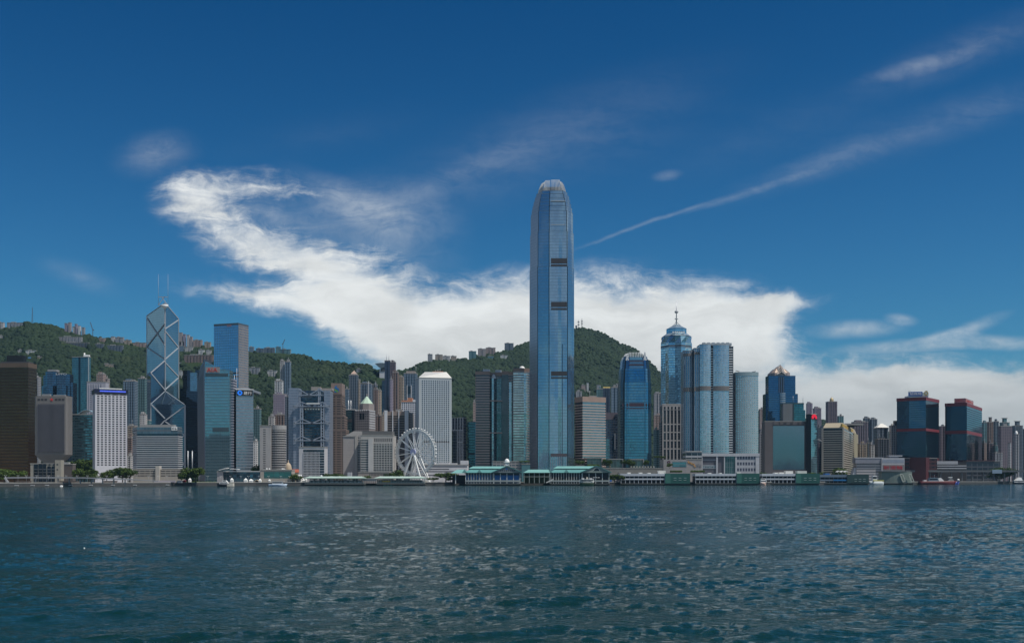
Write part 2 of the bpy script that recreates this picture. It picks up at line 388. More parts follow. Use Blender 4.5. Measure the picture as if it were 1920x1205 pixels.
def waves(x, y):
    rs = np.random.RandomState(4); z = np.zeros_like(x)
    gap = np.maximum(y, 40)**2/14000*0.4
    for i in range(26):
        lam = 0.95*1.13**i; a = 0.0125*lam**0.5; th = rs.normal(-1.25, 0.6); ph = rs.rand()*6.28
        k = 2*math.pi/lam; q = np.sin(k*0.5*(x*math.cos(th)+y*math.sin(th)) + ph + 2.6*fbm(x/lam/2.2+i, y/lam/2.2, 50+i, 1))
        env = np.clip(2.2*fbm(x/lam/4+3*i, y/lam/4, 80+i, 1)-.3, 0.15, 1.5)
        z += a*(1-np.abs(q)**0.9)*1.5*env*np.clip(lam/(1.3*gap)-.5, 0, 1)
    return z*(0.6+0.8*fbm(x/40, y/70, 5, 3))
near = np.clip((Yg-30)/10, 0, 1)
Zg = waves(Xg, Yg)*near*np.clip(1.1-Yg/3500, 0.3, 1); Zg -= Zg[6:120].mean()
water = grid_mesh('water', np.stack([Xg, Yg, Zg], -1), wm_, kind='structure')

# ---------------------------------------------------------------- land and seawall
asph = S('paving', (0.24, 0.23, 0.21), 0.85, var=0.25, scale=0.05)
conc = S('concrete', (0.34, 0.33, 0.31), 0.85); dkconc = S('dark_concrete', (0.07, 0.07, 0.07), 0.6, var=0.4, scale=0.3)  # seawall concrete in a darker tone
px_s = list(np.arange(-1400, 3300, 40)); b1 = MB()
far = lambda p: (X(p, 9000), 9000)
for a, c in zip(px_s, px_s[1:]):
    sa, sc2 = shore(a), shore(c)
    b1.face([(X(a, sa), sa, G), (X(c, sc2), sc2, G), (X(c, 9000), 9000, G), (X(a, 9000), 9000, G)])
b1.build('ground', asph, kind='structure')
b2 = MB(); b3 = MB()
for a, c in zip(px_s, px_s[1:]):
    p, q = (X(a, shore(a)), shore(a)), (X(c, shore(c)), shore(c))
    b2.prism([(p[0], p[1]-0.3), (q[0], q[1]-0.3), (q[0], q[1]+1.2), (p[0], p[1]+1.2)], -2, G-0.25)
    b3.prism([(p[0], p[1]-0.7), (q[0], q[1]-0.7), (q[0], q[1]+1.4), (p[0], p[1]+1.4)], G-0.25, G+0.55)
b2.build('seawall', dkconc, kind='structure'); b3.build('kerb', conc, kind='structure')

# ---------------------------------------------------------------- hills
RIDGE = [(-700, 560), (-300, 590), (-60, 606), (0, 612), (20, 610), (50, 603), (62, 603), (100, 607), (115, 615), (150, 622), (165, 625), (185, 630), (200, 633), (230, 638), (260, 644), (300, 645),
         (340, 646), (370, 646), (395, 648), (440, 653), (465, 655), (480, 656), (520, 658), (545, 660), (560, 662), (580, 666), (590, 672), (610, 673), (625, 677), (660, 680), (690, 681),
         (705, 690), (716, 692), (740, 692), (768, 690), (776, 686), (790, 679), (805, 673), (830, 671), (860, 671), (880, 670), (900, 664), (940, 657), (960, 651), (994, 638), (1030, 625),
         (1060, 616), (1078, 614), (1090, 613), (1105, 615), (1130, 623), (1150, 635), (1170, 644), (1190, 651), (1210, 668), (1225, 683), (1240, 698), (1262, 718), (1300, 738), (1340, 755),
         (1400, 765), (1440, 770), (1500, 782), (1550, 786), (1620, 800), (1750, 815), (1920, 828), (2300, 850), (3200, 875)]
YR = [(-700, 2700), (0, 2900), (560, 2900), (720, 2750), (760, 3000), (1000, 3700), (1200, 3800), (1400, 3700), (1920, 4200), (3200, 4300)]
Y0 = [(-700, 1700), (0, 1750), (500, 1850), (700, 1950), (1000, 2150), (1300, 2600), (1600, 3000), (1920, 3300), (3200, 3400)]
pc = np.arange(-700, 3200, 3.0); trow = np.linspace(0, 1.35, 240)
rp = np.interp(pc, *zip(*RIDGE)); yr = np.interp(pc, *zip(*YR)); y0 = np.interp(pc, *zip(*Y0))
T_, P_ = np.meshgrid(trow, pc, indexing='ij')
YH = y0[None, :]+T_*(yr-y0)[None, :]; XH = (P_-CX)/F*YH
zr = HC+(HZ-rp)*yr/F
prof = np.where(T_ <= 1, np.clip(T_, 0, 1)**1.22, 1-0.9*(T_-1)/0.35*0.6)
ZH = 2.5+(zr-9)[None, :]*prof
gul = fbm(XH/420, YH/420, 21, 4, 0.5, True)-0.5; gul2 = fbm(XH/90, YH/90, 29, 4, 0.55)-0.5
envl = np.clip(T_*3, 0, 1)*np.clip((1-T_)*1.6, 0.0, 1)
ZH = ZH+(gul*zr[None, :]*0.30+gul2*26)*envl+gul2*7*np.clip(1.2-np.abs(T_-1)*2, 0, 1)
def terr(px, Y):
    i = int(np.clip(round((px-pc[0])/3.0), 0, len(pc)-1)); t = (Y-y0[i])/(yr[i]-y0[i])
    if t <= 0: return G
    return max(G, float(np.interp(t, trow, ZH[:, i])))
def hill_y(px, py, ymin=0):
    """how far away the hillside is where it shows at px, py"""
    i = int(np.clip(round((px-pc[0])/3.0), 0, len(pc)-1)); pyc = HZ-(ZH[:, i]-HC)*F/YH[:, i]
    for k in range(len(trow)):
        if pyc[k] <= py and YH[k, i] > ymin and trow[k] > .02: return float(YH[k, i])
    return float(yr[i])
hm = newmat('hill_ground'); nt = hm.node_tree
b_ = nd('ShaderNodeBsdfPrincipled'); o_ = nd('ShaderNodeOutputMaterial'); lk(b_.outputs[0], o_.inputs[0])
geo = nd('ShaderNodeNewGeometry'); n1 = noise(geo.outputs['Position'], 0.02, 6, 0.65); n2 = noise(geo.outputs['Position'], 0.004, 4)
lk(mixc(n1.outputs['Fac'], (0.014, 0.028, 0.012, 1), (0.032, 0.050, 0.020, 1)), b_.inputs['Base Color']); b_.inputs['Roughness'].default_value = 0.9; b_.inputs['Specular IOR Level'].default_value = 0.1
grid_mesh('hills', np.stack([XH, YH, ZH], -1), hm, kind='structure')
# the shore behind the viewer, which the glass towers mirror
ang = np.linspace(-2600, 2600, 520); dep = np.linspace(0, 1, 14)
D_, A_ = np.meshgrid(dep, ang, indexing='ij')
blk = fbm(np.floor(A_/34)*3.7, np.floor(D_*13)*5.1, 71, 1)**2*38+10
hgt_ = (blk+np.clip(D_-.45, 0, 1)*200*fbm(A_/420, D_*2, 77, 3))*np.clip(D_*13, 0, 1)
grid_mesh('far_shore_terrain', np.stack([A_, -420-D_*1500, np.where(D_ < .001, -1, hgt_)], -1), S('far_shore', (0.10, 0.13, 0.16), 0.9, var=.1, scale=.02), kind='structure', smooth=False)

# ---------------------------------------------------------------- trees
def leafmat(name, c0, c1):
    global nt
    mt = newmat(name); nt = mt.node_tree
    b = nd('ShaderNodeBsdfPrincipled'); o = nd('ShaderNodeOutputMaterial'); lk(b.outputs[0], o.inputs[0])
    g = nd('ShaderNodeNewGeometry'); n = noise(g.outputs['Position'], 0.011, 4, 0.6)
    oi = nd('ShaderNodeObjectInfo')
    k = M('ADD', M('MULTIPLY', g.outputs['Random Per Island'], 0.5), M('ADD', M('MULTIPLY', smooth(n.outputs['Fac'], 0.3, 0.7), 0.6), M('MULTIPLY', oi.outputs['Random'], 0.18)))
    ol = noise(g.outputs['Position'], 0.006, 5, 0.65, loc=(5, 2, 9)); lk(mixc(M('MULTIPLY', smooth(ol.outputs['Fac'], 0.55, 0.72), 0.55), mixc(M('SUBTRACT', k, 0.15, clamp=True), (*c0, 1), (*c1, 1)), (c1[0]*1.7, c1[1]*1.25, c1[2]*1.3, 1)), b.inputs['Base Color'])
    b.inputs['Roughness'].default_value = 0.75; b.inputs['Specular IOR Level'].default_value = 0.15
    return mt
FOREST = leafmat('forest_leaves', (0.008, 0.018, 0.010), (0.022, 0.040, 0.017))
LEAF = leafmat('street_leaves', (0.022, 0.045, 0.012), (0.095, 0.14, 0.028)); BARK = S('bark', (0.09, 0.07, 0.05), 0.9)
EXCL = []      # (px0, px1, Y0, Y1): clearings round the hillside buildings
def make_forest():
    # one canopy of rounded, ragged crowns
    import bmesh
    rs = np.random.RandomState(11); protos = []
    for k in range(8):
        bm = bmesh.new(); bmesh.ops.create_icosphere(bm, subdivisions=2, radius=1.0)
        for f in [f for f in bm.faces if f.calc_center_median().z < -0.25]: bm.faces.remove(f)
        for v in [v for v in bm.verts if not v.link_faces]: bm.verts.remove(v)
        bm.verts.ensure_lookup_table(); bm.verts.index_update()
        V = np.array([v.co[:] for v in bm.verts]); Fc = np.array([[v.index for v in f.verts] for f in bm.faces]); bm.free()
        nz = fbm(V[:, 0]*1.6+k*9+40, V[:, 1]*1.6+V[:, 2]*1.7+40, 90+k, 3, .6)
        V *= (0.62+0.72*nz+rs.normal(0, .07, len(V)))[:, None]; V[:, 2] *= rs.uniform(.75, 1.1)
        protos.append((V, Fc))
    vs_, fs_, off = [], [], 0
    n = 0
    pxs = rs.uniform(-120, 1560, 200000); ts = rs.uniform(0.0, 1.02, 200000)**0.8
    keep = rs.rand(200000)
    for px, t, kp in zip(pxs, ts, keep):
        i = int(np.clip(round((px-pc[0])/3.0), 0, len(pc)-1)); Y = y0[i]+t*(yr[i]-y0[i])
        if kp > 0.55*(Y/3800)*((yr[i]-y0[i])/1300): continue
        if any(a < px < b and c < Y < d for a, b, c, d in EXCL): continue
        x = X(px, Y); z = float(np.interp(t, trow, ZH[:, i])); V, Fc = protos[rs.randint(8)]
        r = rs.uniform(2.6, 7.6)*(0.8 if t > .97 else 1)*(1.25 if rs.rand() < .12 else 1); a = rs.rand()*6.28; c_, s_ = math.cos(a), math.sin(a)
        vs_.append(np.stack([x+r*(V[:, 0]*c_-V[:, 1]*s_), Y+r*(V[:, 0]*s_+V[:, 1]*c_), z+r*0.35+r*V[:, 2]], -1)); fs_.append(Fc+off); off += len(V); n += 1
    V = np.concatenate(vs_); Q = np.concatenate(fs_); me = bpy.data.meshes.new('forest')
    me.vertices.add(len(V)); me.vertices.foreach_set('co', V.reshape(-1).astype(np.float32)); me.loops.add(Q.size); me.loops.foreach_set('vertex_index', Q.reshape(-1).astype(np.int32))
    me.polygons.add(len(Q)); me.polygons.foreach_set('loop_start', (np.arange(len(Q))*3).astype(np.int32)); me.update(calc_edges=True)
    me.materials.append(FOREST); o = link('forest', me, None, 'stuff'); o['label'] = 'dense green woodland covering the hillsides behind the towers'
    print('forest crowns', n, 'faces', len(Q))
def tree_proto(k, spread=1.0, flat=1.0):
    """a tree about 10 m tall: forked trunk, crown of many leaf sprays gathered in clumps"""
    rs = np.random.RandomState(300+k); root = thing('broadleaf_tree', 'tree', 'tree', (0, -200-20*k, -50))
    base = Vector((0, -200-20*k, -50)); tb = MB(); clumps = []
    tb.tube(base, base+Vector((0, 0, 3.4)), 0.32, 7, 0.22)
    for i in range(6):
        a = i*1.05+rs.rand(); e = Vector((math.cos(a)*2.4*spread, math.sin(a)*2.4*spread, 5.2+rs.rand()*2.4))
        tb.tube(base+Vector((0, 0, 2.6+.2*i)), base+e, 0.16, 5, 0.06); clumps.append(e)
    for i in range(11):
        a = rs.rand()*6.28; r = (rs.rand()**.5)*3.3*spread; clumps.append(Vector((math.cos(a)*r, math.sin(a)*r, (3.6+rs.rand()*5.2*(1-(r/(5.0*spread))**2))*flat+ (1-flat)*6)))
    tb.build('trunk', BARK, root); cb_ = MB()
    for c in clumps:
        R0 = rs.uniform(1.2, 2.0)
        for j in range(80):
            d = Vector(rs.normal(0, 1, 3)); d.normalize(); p = base+c+Vector((d.x*R0*1.15, d.y*R0*1.15, d.z*R0*0.8))*rs.uniform(.55, 1.08)
            n_ = (d+Vector(rs.normal(0, .55, 3))).normalized(); t1 = n_.orthogonal().normalized(); t2 = n_.cross(t1); w = rs.uniform(.28, .6); h = rs.uniform(.22, .45)
            cb_.face([p-t1*w, p-t2*h, p+t1*w, p+t2*h])
    cb_.build('crown', LEAF, root); return root
PROTO = [tree_proto(0), tree_proto(1, 1.15), tree_proto(2, 0.85), tree_proto(3, 1.7, .55)]
USED = set()
def tree(label, px, Y, h, k=0, z=None, w=None, name='broadleaf_tree', group='trees along the waterfront'):
    loc = (X(px, Y), Y, (terr(px, Y) if z is None else z)); s_ = h/9.6; sw = (w or h)/9.6
    if k not in USED:
        USED.add(k); r = PROTO[k]; r.location = loc; r.scale = (sw, sw, s_); r['label'] = label; r['group'] = group; r.rotation_euler = (0, 0, RNG.random()*6)
        return r
    return clone_thing(PROTO[k], loc, label, RNG.random()*6.28, (sw, sw, s_), group)
# ---------------------------------------------------------------- building kit
ROOFM = S('roof_gravel', (0.30, 0.29, 0.27), 0.9); PLANT = S('plant_grey', (0.26, 0.26, 0.26), 0.8); WHITE = S('white_paint', (0.78, 0.78, 0.77), 0.55, var=.1)
DARKG = S('dark_glass', (0.025, 0.035, 0.05), 0.08, 0.55, var=.1); STEEL = S('steel_grey', (0.40, 0.42, 0.45), 0.45, 0.5); BLACK = S('black_paint', (0.012, 0.012, 0.014), 0.5)
LOUV = S('louvre_dark', (0.045, 0.042, 0.048), 0.6); GOLD = S('gold_trim', (0.75, 0.50, 0.16), 0.35, 0.7); REDP = S('red_paint', (0.55, 0.03, 0.03), 0.5)
def tower(name, label, cat, fp, pt, Yr, mat, z0=G-1, roof=None, rt=1.0, lip=0.35, group=None, zt=None, wall='wall'):
    c = centroid(fp); zt = Z(pt, Yr) if zt is None else zt
    r = thing(name, label, cat, (c[0], c[1], z0), group); r['zt'] = zt
    MB().prism(fp, z0, zt-rt, False).build(wall, mat, r)
    MB().prism(offset(fp, lip), zt-rt, zt, True, True).build('roof', roof or ROOFM, r)
    return r
def plant(r, fp, u0, u1, v0, v1, h, mat=None, z=None, name='plant_room'):
    """box on the roof; u along the front edge, v from front to back, as fractions of the roof"""
    xs = [p[0] for p in fp]; ys = [p[1] for p in fp]; x0, x1, y0, y1 = min(xs), max(xs), min(ys), max(ys); z = r['zt'] if z is None else z
    return MB().box(x0+(x1-x0)*u0, x0+(x1-x0)*u1, y0+(y1-y0)*v0, y0+(y1-y0)*v1, z-0.05, z+h, False).build(name, mat or PLANT, r)
def bands(r, fp, z0, z1, fh, sh, proud, mat, name='spandrel', first=0.0):
    n = int((z1-z0-first-sh)/fh)+1
    o = MB().prism(offset(fp, proud), z0+first, z0+first+sh, True, True).build(name, mat, r)
    for i in range(1, n): clone(o, (0, 0, i*fh))
def fins(r, p, q, n, w, d, z0, z1, mat, name='fin', ends=True):
    L = elen(p, q); k = n-1 if ends else n; o = None
    for i in range(n):
        s = (i/k*L) if ends else ((i+.5)/n*L); c = edge_pt(p, q, s, 0)
        if o is None:
            mb = MB(); edge_box(mb, p, q, s-w/2, s+w/2, -0.3, d, z0, z1); o = mb.build(name, mat, r); c0 = c
        else: clone(o, (c[0]-c0[0], c[1]-c0[1], 0))
def wins(r, p, q, s0, s1, z0, z1, cols, rows, w, h, mat, name='window', rnd=False, proud=0.06, frame=None):
    """windows let into the wall p-q: up to 100 of their own, the rest in one object"""
    cells = [(s0+(s1-s0)*(i+.5)/cols, z1-(z1-z0)*(j+.5)/rows) for j in range(rows) for i in range(cols)]
    def one(mb, s, z):
        if rnd:
            pts = []
            for k in range(10):
                a = 2*math.pi*k/10; e = edge_pt(p, q, s+math.cos(a)*w/2, proud); pts.append((e[0], e[1], z+math.sin(a)*h/2))
            mb.face(pts)
            pi = [edge_pt(p, q, s+math.cos(2*math.pi*k/10)*w/2, -0.2) for k in range(10)]
            for k in range(10):
                j = (k+1) % 10; mb.face([(pi[k][0], pi[k][1], pts[k][2]), (pi[j][0], pi[j][1], pts[j][2]), pts[j], pts[k]])
        else: edge_box(mb, p, q, s-w/2, s+w/2, -0.2, proud, z-h/2, z+h/2)
        return mb
    o = one(MB(), *cells[0]).build(name, mat, r); e0 = edge_pt(p, q, cells[0][0], 0)
    for s, z in cells[1:100]:
        e = edge_pt(p, q, s, 0); clone(o, (e[0]-e0[0], e[1]-e0[1], z-cells[0][1]))
    if len(cells) > 100:
        mb = MB()
        for s, z in cells[100:]: one(mb, s, z)
        mb.build(name, mat, r, 'stuff')
def mast(r, x, y, z0, z1, rad, mat=None, name='mast'): return MB().tube((x, y, z0), (x, y, z1), rad, 6, rad*.5).build(name, mat or STEEL, r)
def text(s, p, q, smid, zmid, w, h, proud, mat, parent, name='lettering', depth=0.3):
    """raised writing on the wall p-q, fitted into w by h metres"""
    cu = bpy.data.curves.new('t', 'FONT'); cu.body = s; cu.extrude = 0.05; cu.resolution_u = 3
    to = bpy.data.objects.new('t', cu); COL.objects.link(to)
    dg = bpy.context.evaluated_depsgraph_get(); me = bpy.data.meshes.new_from_object(to.evaluated_get(dg)); bpy.data.objects.remove(to); bpy.data.curves.remove(cu)
    v = np.array([x.co[:] for x in me.vertices]); lo, hi = v.min(0), v.max(0); off = WL[parent]
    for vx in me.vertices:
        s_ = smid+((vx.co.x-lo[0])/(hi[0]-lo[0])-.5)*w; z = zmid+((vx.co.y-lo[1])/(hi[1]-lo[1])-.5)*h
        e = edge_pt(p, q, s_, proud+(depth if vx.co.z > 0 else -0.05)); vx.co = Vector((e[0], e[1], z))-off
    me.materials.clear(); me.materials.append(mat); me.name = name
    return link(name, me, parent)
def edge_disc(p, q, s, z, rx, rz, d, mat, parent, name, a0=0, a1=360, n=24, inner=0):
    mb = MB(); pts = []
    for i in range(n+1):
        a = R(a0+(a1-a0)*i/n); e = edge_pt(p, q, s+math.cos(a)*rx, d); e2 = edge_pt(p, q, s+math.cos(a)*rx*inner, d); pts.append(((e[0], e[1], z+math.sin(a)*rz), (e2[0], e2[1], z+math.sin(a)*rz*inner)))
    for a, b in zip(pts, pts[1:]):
        mb.face([a[0], b[0], b[1], a[1]] if inner else [a[0], b[0], a[1]])
    return mb.build(name, mat, parent)

# ================================================================ towers, from the east end of the shore to the west
# --- bronze tower at the edge
Y = 1330; fp = quad(-24, 53, 69, Y, 6); 
bronze = FA('bronze_glass', (0.040, 0.025, 0.016), (0.13, 0.062, 0.030), 3.9, 1.5, .93, .66, gm=.85, gr=.12, wm=.5, wr=.4, tilt=.012)
r = tower('office_tower', 'bronze mirrored office tower with a dark plant box on its flat roof', 'office tower', fp, 680, Y, bronze, roof=S('bronze_top', (0.12, 0.085, 0.06), .6), rt=5.5, lip=.15)
plant(r, fp, .42, .80, .3, .6, 10, BLACK); plant(r, fp, .30, .92, .25, .8, 2.2, S('plant_dark', (.06, .06, .07), .7), name='roof_screen')
for k in range(3): edge_disc((X(10, Y+3), Y+14.5), (X(50, Y+3), Y+14.5), 5+k*10, r['zt']+8, 2.2, .9, .1, S('blue_dish', (.12, .3, .6), .4), r, 'vent_cowl')

# --- grey tower on a narrow stem
Y = 1270; x0, x1 = X(64, Y), X(126, Y); d = 17; xm, ym = (x0+x1)/2, Y+d/2; cg = S('grey_cladding', (0.165, 0.155, 0.15), 0.7)
r = thing('stem_tower', 'grey block with close vertical ribs tapering to a narrow stem, red star on its brow', 'office tower', (xm, ym, G)); fp = front(64, 126, Y, d)
zt, zb, zs = Z(742, Y), Z(852, Y), Z(868, Y)
ch = 2.0; oct_ = [(x0+ch, Y), (x1-ch, Y), (x1, Y+ch), (x1, Y+d-ch), (x1-ch, Y+d), (x0+ch, Y+d), (x0, Y+d-ch), (x0, Y+ch)]
MB().prism(oct_, zb, zt, True).build('wall', cg, r)
inn = scaled(oct_, .52); MB().prism(inn, zs, zb, False, fp1=oct_).build('soffit', cg, r); MB().prism(inn, G-1, zs, False).build('stem', S('stem_grey', (.08, .075, .07), .8), r)
p, q = (x0, Y), (x1, Y); w = x1-x0
mb = MB(); edge_box(mb, p, q, m(7, Y), w-m(5, Y), -.2, .12, Z(847, Y), Z(757, Y)); mb.build('glazing', DARKG, r)
fins(r, edge_pt(p, q, m(7.5, Y), .1), edge_pt(p, q, w-m(5.5, Y), .1), 25, .55, .8, Z(847, Y), Z(757, Y), S('rib_grey', (.12, .12, .14), .6), 'rib')
for k in range(8):
    if 2 < k < 5: continue
    mb = MB(); s_ = m(6.5+k*6.5, Y); edge_box(mb, p, q, s_, s_+m(4.6, Y), -.2, .15, Z(750.5, Y), Z(747, Y)); mb.build('slot', LOUV, r)
star = MB(); pts = []
for i in range(10):
    a = R(90+36*i); rr = 2.6 if i % 2 == 0 else 1.05; e = edge_pt(p, q, m(33, Y)+rr*math.cos(a), .35); pts.append((e[0], e[1], Z(749, Y)+rr*math.sin(a)))
ce = edge_pt(p, q, m(33, Y), .6)
for i in range(10): star.face([pts[i], pts[(i+1) % 10], (ce[0], ce[1], Z(749, Y))])
star.build('star', REDP, r); r['zt'] = zt; plant(r, fp, .2, .45, .3, .7, 2.4); plant(r, fp, .55, .9, .3, .7, 1.6)

# --- cream annex with tall bay windows in front of it
Y = 1190; fp = front(57, 114, Y, 26); cream = S('cream_stone', (.30, .28, .24), .8)
r = tower('office_block', 'low cream office block with tall dark bay windows at the foot of the stem tower', 'office block', front(57, 102, Y, 26), 868, Y, cream)
MB().prism(front(103, 114, Y-1, 20), G-1, Z(862, Y)).build('stair_tower', cream, r)
p, q = (X(57, Y), Y), (X(114, Y), Y)
for a, b, t in ((64, 71, 870), (72.5, 80, 869), (81, 87, 869), (89, 95.5, 874), (97, 103, 874)):
    mb = MB(); edge_box(mb, p, q, m(a-57, Y), m(b-57, Y), -.2, .5, G+1, Z(t, Y)); o = mb.build('bay_window', DARKG, r)
    tr_ = edge_box(MB(), p, q, m(a-57, Y), m(b-57, Y), .45, .62, G+4.4, G+4.8).build('transom', S('transom_grey', (.2, .21, .23), .5), o)
    for j in range(1, 4): clone(tr_, (0, 0, j*3.4))
for a, z in ((106, 870.5), (106, 880), (99, 870.5), (91, 870.5)):
    mb = MB(); edge_box(mb, (X(57, Y-1), Y-1), (X(114, Y-1), Y-1), m(a-57, Y), m(a-54, Y), -1.2, .1, Z(z+1, Y), Z(z-1, Y)); mb.build('window', DARKG, r)
fp = front(102, 147, 1230, 18); r = tower('low_annex', 'dark low annex with a glazed strip beside the cream bay-windowed block', 'annex', front(114.5, 136, 1230, 18), 869, 1230, S('annex_brown', (.10, .085, .08), .8))
plant(r, front(114, 136, 1230, 18), .1, .6, .2, .8, 2)

# --- dark faceted pair with cut corners
Y = 1700; navy = FA('navy_glass', (.03, .035, .05), (.08, .13, .20), 3.8, 1.6, .9, .8, gm=.9, gr=.07, wm=.6, wr=.3, tilt=.02)
r = thing('office_tower', 'dark navy faceted office tower with pale letters on its brow, behind the stem tower', 'office tower', (X(103, Y), Y, G))
for a, b, t, dy in ((76, 88, 703, 8), (83, 104, 696, 0), (99, 127, 700, 4), (122, 131, 716, 10), (79, 100, 724, -6), (104, 124, 722, -5)):
    xa, xb = X(a, Y), X(b, Y); c_ = min(5, (xb-xa)*.25); f_ = [(xa+c_, Y+dy), (xb-c_, Y+dy), (xb, Y+dy+c_), (xb, Y+dy+18), (xa, Y+dy+18), (xa, Y+dy+c_)]
    MB().prism(f_, G, Z(t, Y), True).build('glass_shaft', navy, r)
MB().box(X(87, Y), X(104, Y), Y+4, Y+15, Z(696, Y), Z(692, Y)).build('plant_room', PLANT, r)
text('LIPPO', (X(99, Y), Y+4), (X(127, Y), Y+4), m(14, Y), Z(702, Y)+1.2, m(20, Y), m(3.6, Y), .3, S('sign_grey', (.5, .52, .55), .5), r)
# --- teal tower with a white chimney
Y = 1780; teal = FA('teal_glass', (.05, .10, .12), (.10, .26, .31), 3.5, 2.6, .8, .7, gm=.7, gr=.1, wm=.2, wr=.5, tilt=.02, var=.5)
fp = quad(135, 167, 170, Y, 8); r = tower('apartment_tower', 'teal glass tower with a white roof flue, in front of the wooded slope', 'tower', fp, 668, Y, teal)
MB().tube((X(153, Y), Y+12, r['zt']), (X(153, Y), Y+12, r['zt']+7), 1.3, 8).build('flue', WHITE, r); plant(r, fp, .65, .95, .2, .7, 3, WHITE)
mb = MB(); edge_box(mb, fp[0], fp[1], elen(fp[0], fp[1])-1.6, elen(fp[0], fp[1]), -.2, .3, G+30, r['zt']-1); mb.build('corner_strip', S('pale_strip', (.45, .5, .5), .5), r)
mb = MB(); edge_box(mb, fp[0], fp[1], m(13, Y), m(17, Y), -.2, .05, G+30, r['zt']-1); mb.build('recess', DARKG, r)
# --- pale-framed slab behind the white hotel
Y = 1620; lav = FA('lavender_slab', (.34, .34, .40), (.10, .12, .17), 3.4, 1.7, .55, .6, gm=.5, gr=.15)
fp = front(163, 198, Y, 22); r = tower('hotel_slab', 'pale lavender slab with narrow vertical window strips, half hidden by the white hotel', 'building', fp, 715, Y, S('lav_frame', (.36, .36, .41), .75))
mb = MB(); edge_box(mb, fp[0], fp[1], m(3.5, Y), m(29, Y), -.2, .2, G+20, r['zt']-4); mb.build('window_wall', lav, r)
fins(r, edge_pt(fp[0], fp[1], m(5, Y), .1), edge_pt(fp[0], fp[1], m(28, Y), .1), 6, .8, .7, G+20, r['zt']-4, S('lav_frame', ()), 'pier')
# --- dark teal mid-rise with a curved canopy on top
Y = 1420; dteal = FA('dark_teal', (.035, .055, .065), (.09, .22, .27), 3.6, 2.4, .85, .62, gm=.8, gr=.08, wm=.3, tilt=.03, var=.9)
fp = front(133, 175, Y, 30); r = tower('office_block', 'dark teal mid-rise with a curved roof canopy, beside the white hotel', 'office block', fp, 776, Y, dteal)
mb = MB()
for i in range(8):
    a, b = i/8, (i+1)/8; za = r['zt']+1+5*math.sin(a*3.1); zb_ = r['zt']+1+5*math.sin(b*3.1); xa, xb = X(146+30*a, Y), X(146+30*b, Y)
    mb.face([(xa, Y+1, za), (xb, Y+1, zb_), (xb, Y+22, zb_), (xa, Y+22, za)]); mb.face([(xa, Y+1, za-.6), (xa, Y+22, za-.6), (xb, Y+22, zb_-.6), (xb, Y+1, zb_-.6)]); mb.face([(xa, Y+1, za-.6), (xb, Y+1, zb_-.6), (xb, Y+1, zb_), (xa, Y+1, za)])
mb.build('canopy', S('canopy_blue', (.25, .36, .42), .4), r)
# --- white hotel
Y = 1290; fp = quad(173.5, 178.5, 238, Y, 63); hw = S('hotel_white', (.54, .54, .58), .7, var=.08)
r = tower('hotel_tower', 'white slab hotel with a grid of small dark windows and a blue lit top band', 'hotel', fp, 736.5, Y, hw, rt=.6, lip=.05)
p, q = fp[1], fp[2]; L = elen(p, q)
wins(r, p, q, m(2, Y), L-m(1, Y)*1.02, Z(873, Y), Z(740, Y), 8, 31, m(3.9, Y), m(2.4, Y), S('hotel_window', (.02, .022, .03), .25, .2))
MB().prism(offset(fp, .9), Z(736.4, Y), Z(728.5, Y), True, True).build('sign_band', S('sign_navy', (.012, .015, .045), .4), r)
lb = S('blue_lamp', (.10, .16, .9), .4, emit=.55)
mb = MB(); s_ = m(8, Y)
for k in range(24):
    w_ = m(1.3+.7*RNG.random(), Y); edge_box(mb, p, q, s_, s_+w_, .85, 1.1, Z(733.6, Y), Z(731.2, Y)); s_ += w_+m(.35, Y)
mb.build('light_strip', lb, r)
for k in range(4):
    mb = MB(); edge_box(mb, p, q, m(2+14*k, Y), m(12.5+14*k, Y), -.2, .1, Z(739.4, Y), Z(737.6, Y)); mb.build('slot', S('slot_brown', (.12, .06, .07), .7), r)
r['zt'] = Z(728.5, Y); MB().prism(scaled(fp, .72), r['zt'], Z(726, Y)).build('plant_room', WHITE, r)
# --- striped slab on a beige base
Y = 1265; fp = [(X(257, Y), Y), (X(333, Y), Y), (X(333, Y), Y+16), (X(249.5, Y), Y+16), (X(249.5, Y+12), Y+12)]
sd_ = FA('strip_glass', (.02, .024, .03), (.07, .10, .13), 3.3, 1.4, .95, .9, gm=.8, gr=.08, wm=.4, wr=.3)
r = tower('office_slab', 'grey slab office striped with pale sills and dark window bands, on a beige two-storey base', 'office block', fp, 800, Y, sd_, rt=.8, lip=.2)
bands(r, fp, Z(878, Y), Z(813.5, Y), m(3.95, Y), m(1.75, Y), .8, S('sill_grey', (.40, .41, .43), .7), 'sill')
MB().prism(offset(fp, .5), Z(812.5, Y), Z(800.6, Y), True, True).build('crown_glazing', FA('crown_glass', (.1, .11, .12), (.14, .20, .25), 6.5, 4, .9, .8, gm=.6, gr=.15), r)
plant(r, fp, .2, .9, .2, .8, Z(795.5, Y)-r['zt'])
sg = MB(); edge_box(sg, fp[0], fp[1], m(65, Y), m(75.5, Y), .4, .9, Z(806.5, Y), Z(799.5, Y)); sg = sg.build('sign_panel', WHITE, r)
edge_disc(fp[0], fp[1], m(68.3, Y), Z(803, Y), m(1.9, Y), m(1.9, Y), 1.0, BLACK, sg, 'emblem', 40, 320, inner=.55)
mb = MB(); edge_box(mb, fp[0], fp[1], m(71.4, Y), m(72.4, Y), .85, 1.05, Z(804.9, Y), Z(801.1, Y)); edge_box(mb, fp[0], fp[1], m(71.4, Y), m(74.6, Y), .85, 1.05, Z(804.9, Y), Z(803.9, Y)); mb.build('emblem', BLACK, sg)
Y2 = 1215; bfp = front(250, 341, Y2, 40); beige = S('beige_stone', (.36, .33, .29), .85)
MB().prism(bfp, G-1, Z(879, Y2)).build('base', beige, r)
